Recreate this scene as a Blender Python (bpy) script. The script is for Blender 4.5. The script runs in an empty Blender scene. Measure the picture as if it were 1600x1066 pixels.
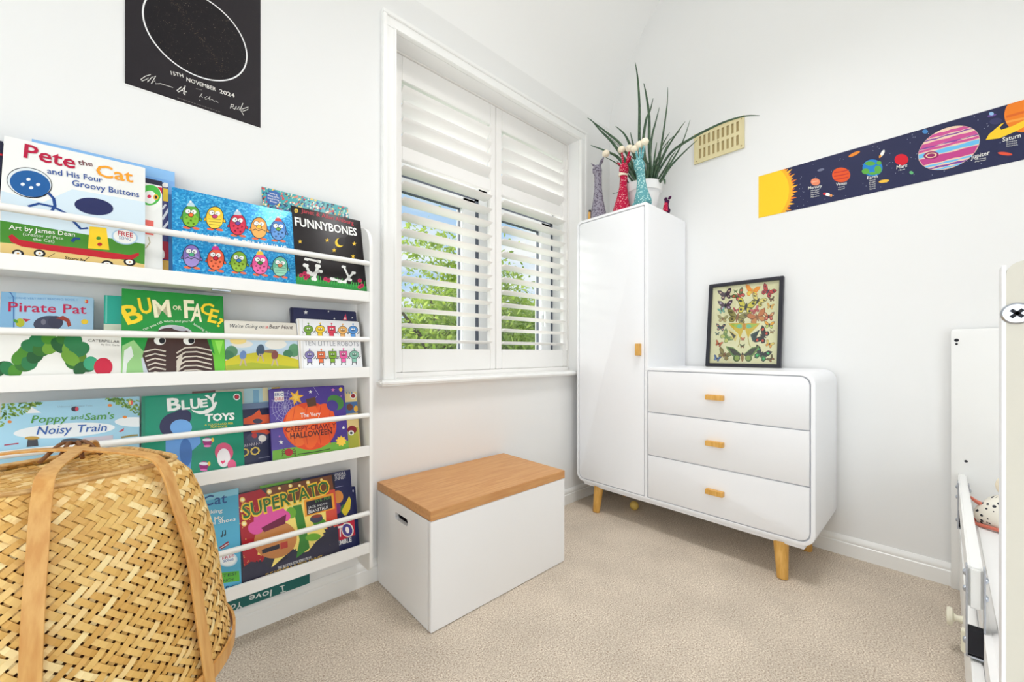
import bpy, bmesh, math, random
from mathutils import Matrix, Vector
from mathutils.geometry import tessellate_polygon

C = bpy.context.scene.collection
SC = bpy.context.scene
PI = math.pi

# ------------------------------------------------------------------ camera, sky, light, exposure
cam_d = bpy.data.cameras.new('camera'); cam = bpy.data.objects.new('camera', cam_d); C.objects.link(cam)
cam.location = (0, 0, .95); cam.rotation_euler = (PI/2, 0, math.radians(47.5-90))
cam_d.sensor_width = 36; cam_d.lens = 619/1600*36; cam_d.shift_y = .01144
cam_d.clip_start = .01; cam_d.clip_end = 200
SC.camera = cam
SC.view_settings.view_transform = 'Standard'; SC.view_settings.look = 'None'
SC.view_settings.exposure = -0.06; SC.view_settings.gamma = 1; SC.view_settings.use_curve_mapping = False
SC.cycles.max_bounces = 10; SC.cycles.diffuse_bounces = 6; SC.cycles.transparent_max_bounces = 16
SC.cycles.caustics_reflective = False; SC.cycles.caustics_refractive = False

def lin(c):
    f = lambda v: v/12.92 if v <= .04045 else ((v+.055)/1.055)**2.4
    if isinstance(c, str): c = [int(c[i:i+2], 16) for i in (0, 2, 4)]
    return tuple(f(v/255) for v in c)+(1,)

world = bpy.data.worlds.new('sky'); SC.world = world; world.use_nodes = True
nt = world.node_tree; N = nt.nodes; N.clear()
wo = N.new('ShaderNodeOutputWorld'); bg = N.new('ShaderNodeBackground'); bg.inputs[1].default_value = 1.1
tc = N.new('ShaderNodeTexCoord'); mp = N.new('ShaderNodeMapping'); mp.inputs['Scale'].default_value = (1, 1, 2.2)
nz = N.new('ShaderNodeTexNoise'); nz.inputs['Scale'].default_value = 4.5; nz.inputs['Detail'].default_value = 7
rp = N.new('ShaderNodeValToRGB'); e = rp.color_ramp.elements
e[0].position = .42; e[0].color = lin((182, 214, 247)); e[1].position = .6; e[1].color = (1, 1, 1, 1)
nt.links.new(tc.outputs['Generated'], mp.inputs[0]); nt.links.new(mp.outputs[0], nz.inputs['Vector'])
nt.links.new(nz.outputs[0], rp.inputs[0]); nt.links.new(rp.outputs[0], bg.inputs[0]); nt.links.new(bg.outputs[0], wo.inputs[0])

def light(name, kind, loc, aim, energy, color=(1, 1, 1), **kw):
    d = bpy.data.lights.new(name, kind); o = bpy.data.objects.new(name, d); C.objects.link(o)
    o.location = loc; o.rotation_euler = (Vector(aim)-Vector(loc)).to_track_quat('-Z', 'Y').to_euler()
    d.energy = energy; d.color = color
    for k, v in kw.items(): setattr(d, k, v)
    return o
light('sun', 'SUN', (-3, 8, 7), (1.0, 0, .2), 6.5, (1, .97, .92), angle=math.radians(50))
light('rear_fill_light', 'AREA', (-.1, -2.3, 1.1), (.2, 0, .95), 29, (.97, .985, 1), shape='RECTANGLE', size=1.9, size_y=1.95)  # added fill from behind the camera, set in an invented opening
light('side_fill_light', 'AREA', (-1.8, .3, 1.2), (1, .2, .9), 30, (.97, .985, 1), shape='RECTANGLE', size=1.5, size_y=1.5)  # added fill from the west side, through an invented window
light('ceiling_fill_light', 'AREA', (1.15, .4, 3.12), (1.15, .4, 0), 12.5, (.985, .985, 1), shape='DISK', size=.62, spread=math.radians(120))  # added downward fill under an invented ceiling lamp

# ------------------------------------------------------------------ materials
MATS = {}
def mat(name, col, rough=.5, metal=0, spec=.5, bump=None, noise=None, trans=0):
    """noise = (scale, colour2, stretch) mixes a second colour; bump = (scale, strength)."""
    m = bpy.data.materials.new(name); m.use_nodes = True; n = m.node_tree.nodes; L = m.node_tree.links
    b = n['Principled BSDF']; b.inputs['Roughness'].default_value = rough; b.inputs['Metallic'].default_value = metal
    b.inputs['Specular IOR Level'].default_value = spec
    col = lin(col); b.inputs['Base Color'].default_value = col
    t = n.new('ShaderNodeTexCoord')
    if noise:
        mp = n.new('ShaderNodeMapping'); mp.inputs['Scale'].default_value = noise[2]
        z = n.new('ShaderNodeTexNoise'); z.inputs['Scale'].default_value = noise[0]; z.inputs['Detail'].default_value = 6
        r = n.new('ShaderNodeValToRGB'); r.color_ramp.elements[0].color = col; r.color_ramp.elements[1].color = lin(noise[1])
        r.color_ramp.elements[0].position = noise[3] if len(noise) > 3 else .38; r.color_ramp.elements[1].position = noise[4] if len(noise) > 4 else .62
        L.new(t.outputs['Object'], mp.inputs[0]); L.new(mp.outputs[0], z.inputs['Vector']); L.new(z.outputs[0], r.inputs[0]); L.new(r.outputs[0], b.inputs['Base Color'])
    if bump:
        z = n.new('ShaderNodeTexNoise'); z.inputs['Scale'].default_value = bump[0]; z.inputs['Detail'].default_value = 4
        bp = n.new('ShaderNodeBump'); bp.inputs['Strength'].default_value = bump[1]; bp.inputs['Distance'].default_value = bump[2] if len(bump) > 2 else .002
        L.new(t.outputs['Object'], z.inputs['Vector']); L.new(z.outputs[0], bp.inputs['Height']); L.new(bp.outputs[0], b.inputs['Normal'])
    if trans:
        o = n['Material Output']; tr = n.new('ShaderNodeBsdfTranslucent'); tr.inputs[0].default_value = col; mx = n.new('ShaderNodeMixShader'); mx.inputs[0].default_value = trans
        L.new(b.outputs[0], mx.inputs[1]); L.new(tr.outputs[0], mx.inputs[2]); L.new(mx.outputs[0], o.inputs[0])
        for lk in list(b.outputs[0].links):
            pass
        if noise: L.new(r.outputs[0], tr.inputs[0])
    MATS[name] = m; return m
def attr_mat(name, rough, attr='Col', spec=.4):
    m = mat(name, 'ffffff', rough, spec=spec); n = m.node_tree.nodes
    a = n.new('ShaderNodeAttribute'); a.attribute_name = attr
    m.node_tree.links.new(a.outputs['Color'], n['Principled BSDF'].inputs['Base Color']); return m
M_WALL = mat('wall_paint', (238, 238, 237), .9, spec=.2, bump=(180, .05, .001))
M_CEIL = mat('ceiling_paint', (246, 246, 245), .95, spec=.1)
M_TRIM = mat('trim_gloss', (244, 244, 242), .35)
M_WHITE = mat('white_lacquer', (244, 245, 248), .32)
M_SHUT = mat('shutter_paint', (243, 241, 238), .4)
M_UPVC = mat('white_window_frame', (240, 241, 243), .3)
M_GASK = mat('grey_gasket', (92, 98, 112), .6)
M_SHELF = mat('white_shelf_paint', (242, 241, 238), .4)
M_BOX = mat('white_box_paint', (244, 244, 245), .45)
M_DARK = mat('dark_inside', (30, 30, 38), .8)
M_LEG = mat('beech_wood', (212, 158, 72), .45, noise=(14, (228, 178, 96), (9, 9, 1)))
M_OAK = mat('oak_wood', (196, 138, 84), .5, noise=(7, (214, 162, 106), (1.2, 16, 16), .3, .7), bump=(90, .08))
M_BAMB = attr_mat('bamboo_strip', .5)
M_STRAP = mat('bamboo_strap', (204, 146, 76), .45, noise=(9, (220, 170, 100), (9, 9, .5)))
M_BASE = mat('bamboo_fibre', (186, 142, 82), .65, noise=(16, (222, 186, 126), (2, 9, 2)))
M_HOLE_SHADE = mat('hole_shade_brown', (96, 60, 36), .9, spec=.1)  # dark brown stands in for shade inside the basket
M_TIE = mat('dark_cane', (120, 78, 42), .6)
M_STEEL = mat('screw_steel', (190, 195, 205), .3, 1)
M_BEIGE = mat('bed_end_panel', (212, 208, 196), .55, bump=(200, .08))
M_BED = mat('white_bed_paint', (242, 242, 240), .4)
M_SHEET = mat('white_sheet', (240, 239, 238), .9, spec=.1, bump=(30, .2, .004))
M_CREAM = mat('cream_plastic', (232, 228, 208), .45)
M_BLACK = mat('black_frame', (34, 34, 44), .35)
M_VENT = mat('cream_vent', (226, 214, 168), .5)
M_VENTD = mat('vent_shadow_gap', (176, 158, 112), .8)
M_POT = mat('white_glazed_pot', (240, 240, 240), .2)
M_SOIL = mat('dark_soil', (60, 45, 35), .95)
M_LEAF = mat('dark_green_leaf', (44, 74, 54), .4, noise=(60, (74, 104, 72), (1, 1, 1)))
M_POM = mat('cream_pompom', (250, 238, 214), .95, spec=.1, bump=(150, .6, .006))
M_PAGES = mat('book_pages', (232, 228, 216), .8, noise=(2, (215, 210, 196), (1, 1, 300)))
M_PRINT = attr_mat('printed_paper', .34)
M_MATTE = attr_mat('printed_matte_paper', .55, spec=.25)
M_GRASS = mat('lawn', (90, 120, 55), .9)
M_TREE = mat('tree_leaf', (124, 156, 46), .55, noise=(2.6, (206, 222, 104), (1, 1, 1), .35, .65), trans=.45)
M_BARK = mat('bark', (95, 80, 65), .9)
M_TOYBALL = mat('yellow_wood', (222, 188, 96), .5)
def fabric(name, c1, c2, scale, thr):
    m = mat(name, c1, .95, spec=.1); n = m.node_tree.nodes; L = m.node_tree.links
    t = n.new('ShaderNodeTexCoord'); v = n.new('ShaderNodeTexVoronoi'); v.inputs['Scale'].default_value = scale
    r = n.new('ShaderNodeValToRGB'); r.color_ramp.interpolation = 'CONSTANT'
    r.color_ramp.elements[0].color = lin(c2); r.color_ramp.elements[1].color = lin(c1); r.color_ramp.elements[1].position = thr
    L.new(t.outputs['Object'], v.inputs['Vector']); L.new(v.outputs['Distance'], r.inputs[0]); L.new(r.outputs[0], n['Principled BSDF'].inputs['Base Color']); return m
F_GREY = fabric('grey_flecked_felt', (150, 146, 158), (100, 92, 108), 95, .42)
F_RED = fabric('red_spotted_felt', (186, 36, 70), (240, 190, 190), 110, .27)
F_TEAL = fabric('teal_flecked_felt', (98, 158, 164), (176, 212, 210), 95, .36)
F_PLUM = fabric('plum_felt', (86, 40, 78), (60, 34, 60), 90, .3)
F_DOT = fabric('white_dotted_cotton', (240, 236, 224), (60, 62, 70), 62, .3)
M_CORAL = mat('coral_trim', (214, 120, 100), .9)
def glitter():
    m = mat('blue_foil_paper', (40, 160, 215), .28, .25); n = m.node_tree.nodes; L = m.node_tree.links
    t = n.new('ShaderNodeTexCoord'); v = n.new('ShaderNodeTexVoronoi'); v.inputs['Scale'].default_value = 240
    r = n.new('ShaderNodeValToRGB'); q = r.color_ramp.elements
    q[0].color = lin((18, 120, 190)); q[0].position = .1; q[1].color = lin((110, 205, 240)); q[1].position = .98
    x = q.new(.6); x.color = lin((36, 158, 216))
    L.new(t.outputs['Object'], v.inputs['Vector']); L.new(v.outputs['Color'], r.inputs[0]); L.new(r.outputs[0], n['Principled BSDF'].inputs['Base Color']); return m
M_FOIL = glitter()
def carpet():
    m = mat('beige_carpet', (186, 158, 136), 1, spec=.05); n = m.node_tree.nodes; L = m.node_tree.links; b = n['Principled BSDF']
    t = n.new('ShaderNodeTexCoord'); z = n.new('ShaderNodeTexNoise'); z.inputs['Scale'].default_value = 210; z.inputs['Detail'].default_value = 5; z.inputs['Roughness'].default_value = .7
    r = n.new('ShaderNodeValToRGB'); q = r.color_ramp.elements; q[0].position = .34; q[0].color = lin((158, 134, 115)); q[1].position = .68; q[1].color = lin((255, 246, 229))
    z2 = n.new('ShaderNodeTexNoise'); z2.inputs['Scale'].default_value = 5; z2.inputs['Detail'].default_value = 4
    mr = n.new('ShaderNodeMapRange'); mr.inputs['From Min'].default_value = .3; mr.inputs['From Max'].default_value = .7; mr.inputs['To Min'].default_value = .9; mr.inputs['To Max'].default_value = 1.06
    mx = n.new('ShaderNodeMix'); mx.data_type = 'RGBA'; mx.blend_type = 'MULTIPLY'; mx.inputs[0].default_value = 1
    bp = n.new('ShaderNodeBump'); bp.inputs['Strength'].default_value = .5; bp.inputs['Distance'].default_value = .005
    L.new(t.outputs['Object'], z.inputs['Vector']); L.new(t.outputs['Object'], z2.inputs['Vector']); L.new(z.outputs[0], r.inputs[0]); L.new(z2.outputs[0], mr.inputs[0])
    L.new(r.outputs[0], mx.inputs[6]); L.new(mr.outputs[0], mx.inputs[7]); L.new(mx.outputs[2], b.inputs['Base Color']); L.new(z.outputs[0], bp.inputs['Height']); L.new(bp.outputs[0], b.inputs['Normal']); return m
M_CARPET = carpet()
def glass():
    m = bpy.data.materials.new('window_glass'); m.use_nodes = True; n = m.node_tree.nodes; L = m.node_tree.links; n.clear()
    o = n.new('ShaderNodeOutputMaterial'); t = n.new('ShaderNodeBsdfTransparent'); t.inputs[0].default_value = (.97, .985, .98, 1)
    g = n.new('ShaderNodeBsdfGlossy'); g.inputs['Roughness'].default_value = .02; x = n.new('ShaderNodeMixShader'); x.inputs[0].default_value = .04
    L.new(t.outputs[0], x.inputs[1]); L.new(g.outputs[0], x.inputs[2]); L.new(x.outputs[0], o.inputs[0]); return m
M_GLASS = glass()
def glow(name, col, s):
    m = mat(name, col, .5); b = m.node_tree.nodes['Principled BSDF']; b.inputs['Emission Color'].default_value = lin(col); b.inputs['Emission Strength'].default_value = s; return m
M_GLOW = glow('fill_lamp_glow', (255, 248, 238), 3)  # emission for the added, unseen ceiling lamp

# ------------------------------------------------------------------ mesh helpers
ROOT = {}
def bm_box(bm, x0, y0, z0, x1, y1, z1, bev=0, seg=2):
    b2 = bmesh.new(); bmesh.ops.create_cube(b2, size=1)
    for v in b2.verts: v.co = ((x0+x1)/2+v.co.x*(x1-x0), (y0+y1)/2+v.co.y*(y1-y0), (z0+z1)/2+v.co.z*(z1-z0))
    if bev: bmesh.ops.bevel(b2, geom=b2.edges[:], offset=bev, segments=seg, affect='EDGES', clamp_overlap=True)
    join(bm, b2); return bm
def join(bm, b2):
    t = bpy.data.meshes.new('t'); b2.to_mesh(t); b2.free(); bm.from_mesh(t); bpy.data.meshes.remove(t)
def box(*a, **k): return bm_box(bmesh.new(), *a, **k)
def tube(bm, pts, radii, n=12, flat=1.0, cap=True):
    pts = [Vector(p) for p in pts]; rings = []; up = None
    for i, p in enumerate(pts):
        d = (pts[min(i+1, len(pts)-1)]-pts[max(i-1, 0)]).normalized()
        if up is None: up = Vector((0, 0, 1)) if abs(d.z) < .9 else Vector((1, 0, 0))
        s = d.cross(up).normalized(); up = s.cross(d).normalized()
        r = radii[i] if hasattr(radii, '__len__') else radii
        rings.append([bm.verts.new(p+(s*math.cos(a)*r+up*math.sin(a)*r*flat)) for a in (2*PI*k/n for k in range(n))])
    for a, b in zip(rings, rings[1:]):
        for k in range(n): bm.faces.new((a[k], a[(k+1) % n], b[(k+1) % n], b[k]))
    if cap: bm.faces.new(rings[0][::-1]); bm.faces.new(rings[-1])
    return bm
def lathe(bm, prof, n=32, cx=0, cy=0, cap=True):
    rings = [[bm.verts.new((cx+r*math.cos(2*PI*k/n), cy+r*math.sin(2*PI*k/n), z)) for k in range(n)] for r, z in prof]
    for a, b in zip(rings, rings[1:]):
        for k in range(n): bm.faces.new((a[k], a[(k+1) % n], b[(k+1) % n], b[k]))
    if cap: bm.faces.new(rings[0][::-1]); bm.faces.new(rings[-1])
    return bm
def ball(bm, c, r, sx=1, sy=1, sz=1, n=16):
    m = Matrix.Translation(c) @ Matrix.Diagonal((sx, sy, sz, 1)); bmesh.ops.create_uvsphere(bm, u_segments=n, v_segments=max(6, n//2), radius=r, matrix=m); return bm
def rpoly(pts):
    """pts: (x, y, radius) corners, counter-clockwise -> rounded outline"""
    out = []; n = len(pts)
    for i in range(n):
        p = Vector(pts[i][:2]); a = Vector(pts[i-1][:2])-p; b = Vector(pts[(i+1) % n][:2])-p; r = pts[i][2]
        if r <= 0: out.append(tuple(p)); continue
        a.normalize(); b.normalize(); ang = a.angle(b); d = r/math.tan(ang/2); c = p+(a+b).normalized()*(r/math.sin(ang/2))
        s = p+a*d-c; e2 = p+b*d-c; t0 = math.atan2(s.y, s.x); t1 = math.atan2(e2.y, e2.x); dt = (t1-t0+PI) % (2*PI)-PI
        for k in range(7): t = t0+dt*k/6; out.append((c.x+r*math.cos(t), c.y+r*math.sin(t)))
    return out
def inset(poly, d):
    out = []; n = len(poly)
    for i in range(n):
        p = Vector(poly[i]); a = (p-Vector(poly[i-1])).normalized(); b = (Vector(poly[(i+1) % n])-p).normalized()
        na = Vector((-a.y, a.x)); nb = Vector((-b.y, b.x)); m = na+nb
        m = m/max(m.length_squared/2, .3) if m.length else na
        out.append(tuple(p+m*d))
    return out
def prism(bm, poly, d0, d1, axes, bev=0):
    """closed outline poly (counter-clockwise) pushed from depth d0 to d1; axes(a, b, depth) -> xyz"""
    rings = [(inset(poly, bev), d0), (inset(poly, bev*.3), d0+(d1-d0)/abs(d1-d0)*bev*.3), (poly, d0+(d1-d0)/abs(d1-d0)*bev)] if bev else [(poly, d0)]
    rings += [(poly, d1)]
    rs = [[bm.verts.new(axes(a, b, d)) for a, b in P] for P, d in rings]; n = len(poly)
    for a, b in zip(rs, rs[1:]):
        for k in range(n): bm.faces.new((a[k], a[(k+1) % n], b[(k+1) % n], b[k]))
    for r in (rs[0], rs[-1]):
        for t in tessellate_polygon([[v.co for v in r]]): bm.faces.new([r[i] for i in t])
    bmesh.ops.recalc_face_normals(bm, faces=bm.faces[:]); return bm
def ribbon(bm, pts, side, w, th):
    """flat strip of width w along pts; side(i) = unit width direction"""
    pts = [Vector(p) for p in pts]; rs = []
    for i, p in enumerate(pts):
        d = (pts[min(i+1, len(pts)-1)]-pts[max(i-1, 0)]).normalized(); s = Vector(side(i)); s = (s-d*s.dot(d)).normalized(); u = d.cross(s)
        rs.append([bm.verts.new(p+s*a*w/2+u*b*th/2) for a, b in ((-1, -.5), (-.94, 1), (.94, 1), (1, -.5), (.94, -1), (-.94, -1))])
    for a, b in zip(rs, rs[1:]):
        for k in range(6): bm.faces.new((a[k], a[(k+1) % 6], b[(k+1) % 6], b[k]))
    bm.faces.new(rs[0][::-1]); bm.faces.new(rs[-1]); return bm
def smooth_path(pts, n=6):
    pts = [Vector(p) for p in pts]; out = []
    for i in range(len(pts)-1):
        p0 = pts[max(i-1, 0)]; p1 = pts[i]; p2 = pts[i+1]; p3 = pts[min(i+2, len(pts)-1)]
        for k in range(n):
            t = k/n; out.append(.5*((2*p1)+(p2-p0)*t+(2*p0-5*p1+4*p2-p3)*t*t+(3*p1-p0-3*p2+p3)*t**3))
    return out+[pts[-1]]
def meshify(name, bm, m, angle=35):
    me = bpy.data.meshes.new(name); bmesh.ops.recalc_face_normals(bm, faces=bm.faces[:]); bm.to_mesh(me); bm.free()
    for k in (m if isinstance(m, (list, tuple)) else [m]): me.materials.append(k)
    if angle:
        for p in me.polygons: p.use_smooth = True
        me.set_sharp_from_angle(angle=math.radians(angle))
    return me
def tag(o, label, cat, group=None):
    o['label'] = label; o['category'] = cat
    if group: o['group'] = group
    return o
def thing(name, label, cat, loc=(0, 0, 0), rot=(0, 0, 0), group=None):
    o = bpy.data.objects.new(name, None); C.objects.link(o); o.location = loc; o.rotation_euler = rot; o.empty_display_size = .05
    ROOT[o.name] = Matrix.LocRotScale(Vector(loc), __import__('mathutils').Euler(rot), None)
    return tag(o, label, cat, group)
def part(name, bm, m, parent, label=None, angle=35, local=False):
    """bm is in room coordinates unless local; becomes a child mesh of parent"""
    me = bm if isinstance(bm, bpy.types.Mesh) else meshify(name, bm, m, angle)
    r = parent
    while r.parent: r = r.parent
    if not local: me.transform(ROOT[r.name].inverted())
    o = bpy.data.objects.new(name, me); C.objects.link(o); o.parent = parent
    if label: o['label'] = label
    return o
def solo(name, bm, m, label, cat, group=None, angle=35, origin=None):
    me = bm if isinstance(bm, bpy.types.Mesh) else meshify(name, bm, m, angle)
    o = bpy.data.objects.new(name, me); C.objects.link(o)
    if origin: me.transform(Matrix.Translation(-Vector(origin))); o.location = origin
    ROOT[o.name] = Matrix.Translation(origin or (0, 0, 0))
    return tag(o, label, cat, group)
def struct(name, bm, m, parent=None, angle=35):
    me = meshify(name, bm, m, angle); o = bpy.data.objects.new(name, me); C.objects.link(o); o.parent = parent
    if not parent: o['kind'] = 'structure'
    return o

# ------------------------------------------------------------------ printed artwork
TXT = {}
def text_mesh(s, bold):
    if (s, bold) in TXT: return TXT[s, bold]
    cu = bpy.data.curves.new('t', 'FONT'); cu.body = s; cu.size = 1; cu.resolution_u = 2; cu.offset = bold*.008; cu.fill_mode = 'FRONT'
    ob = bpy.data.objects.new('t', cu); C.objects.link(ob); dg = bpy.context.evaluated_depsgraph_get()
    me = bpy.data.meshes.new_from_object(ob.evaluated_get(dg)); vs = [v.co.to_2d() for v in me.vertices]; fs = [tuple(p.vertices) for p in me.polygons]
    bpy.data.meshes.remove(me); bpy.data.objects.remove(ob); bpy.data.curves.remove(cu)
    x0 = min(v.x for v in vs); x1 = max(v.x for v in vs)
    TXT[s, bold] = ([((v.x-x0)/(x1-x0), v.y/.73) for v in vs], fs); return TXT[s, bold]
def clip(poly, w, h):
    for ax, lim, sg in ((0, 0, 1), (0, w, -1), (1, 0, 1), (1, h, -1)):
        out = []
        for i in range(len(poly)):
            a, b = poly[i-1], poly[i]; da, db = (a[ax]-lim)*sg, (b[ax]-lim)*sg
            if (da >= 0) != (db >= 0):
                t = da/(da-db); out.append((a[0]+(b[0]-a[0])*t, a[1]+(b[1]-a[1])*t))
            if db >= 0: out.append(b)
        poly = out
        if len(poly) < 3: return []
    return poly
STEP = 2.2e-5
class Print:
    def __init__(s): s.v = []; s.f = []; s.c = []
    def add(s, pts, faces, z, col):
        o = len(s.v); s.v += [(x, y, z) for x, y in pts]; s.f += [tuple(o+i for i in f) for f in faces]; s.c += [col]*len(faces)
    def poly(s, pts, z, col):
        if len(pts) < 3: return
        s.add(pts, tessellate_polygon([[Vector((x, y, 0)) for x, y in pts]]), z, col)
    def mesh(s, name, m):
        me = bpy.data.meshes.new(name); fs = []
        for f in s.f:   # all prints face the reader
            a, b, c = (s.v[i] for i in f[:3]); cr = (b[0]-a[0])*(c[1]-a[1])-(b[1]-a[1])*(c[0]-a[0])
            fs.append(f if cr >= 0 else f[::-1])
        me.from_pydata(s.v, [], fs); me.materials.append(m); at = me.attributes.new('Col', 'FLOAT_COLOR', 'FACE')
        at.data.foreach_set('color', [k for c in s.c for k in c]); return me
def draw(src, w, h, z0):
    pic, let = Print(), Print(); layer = 0; mg = .0012
    cl = lambda p: [(x+mg*0, y) for x, y in clip(p, w, h)]
    for item in src.split('|'):
        kind, ink, lay, body = item.split(' ', 3); col = lin(INKS[int(ink)]); layer = int(lay) or layer+1; z = z0+STEP*layer
        if kind == 'T':
            a = body.split(' ', 7); x, y, ang, ww, hh, bold, sh = (float(k) for k in a[:7]); x /= 4000; y /= 4000; ww /= 4000; hh /= 10000
            vs, fs = text_mesh(a[7], bold); ca, sa = math.cos(ang), math.sin(ang)
            P = [((u*ww+v*hh*sh), v*hh) for u, v in vs]; P = [(x+p*ca-q*sa, y+p*sa+q*ca) for p, q in P]
            if all(-.001 < p < w+.001 and -.001 < q < h+.001 for p, q in P): let.add(P, fs, z+STEP*12, col)
            else:
                for f in fs: let.poly(clip([P[i] for i in f], w, h), z+STEP*12, col)
            continue
        a = [float(k) for k in body.split()]
        if kind == 'P': pic.poly(cl([(a[i]/4000, a[i+1]/4000) for i in range(0, len(a), 2)]), z, col)
        elif kind == 'E':
            x, y, rx, ry, t = a[0]/4000, a[1]/4000, a[2]/10000, a[3]/10000, a[4]; n = 8 if rx < .0012 else (14 if rx < .006 else (26 if rx < .03 else 72))
            pic.poly(cl([(x+rx*math.cos(k)*math.cos(t)-ry*math.sin(k)*math.sin(t), y+rx*math.cos(k)*math.sin(t)+ry*math.sin(k)*math.cos(t)) for k in (2*PI*i/n for i in range(n))]), z, col)
        elif kind == 'L':
            wd = a[0]/10000; p = [Vector((a[i]/4000, a[i+1]/4000)) for i in range(1, len(a), 2)]; L, R = [], []
            for i, q in enumerate(p):
                d = (p[min(i+1, len(p)-1)]-p[max(i-1, 0)]); d = d.normalized() if d.length else Vector((1, 0)); nn = Vector((-d.y, d.x))*wd/2; L.append(q+nn); R.append(q-nn)
            for i in range(len(p)-1): pic.poly(cl([tuple(k) for k in (L[i], L[i+1], R[i+1], R[i])]), z+(i % 2)*STEP*.3, col)
    return pic, let

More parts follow.
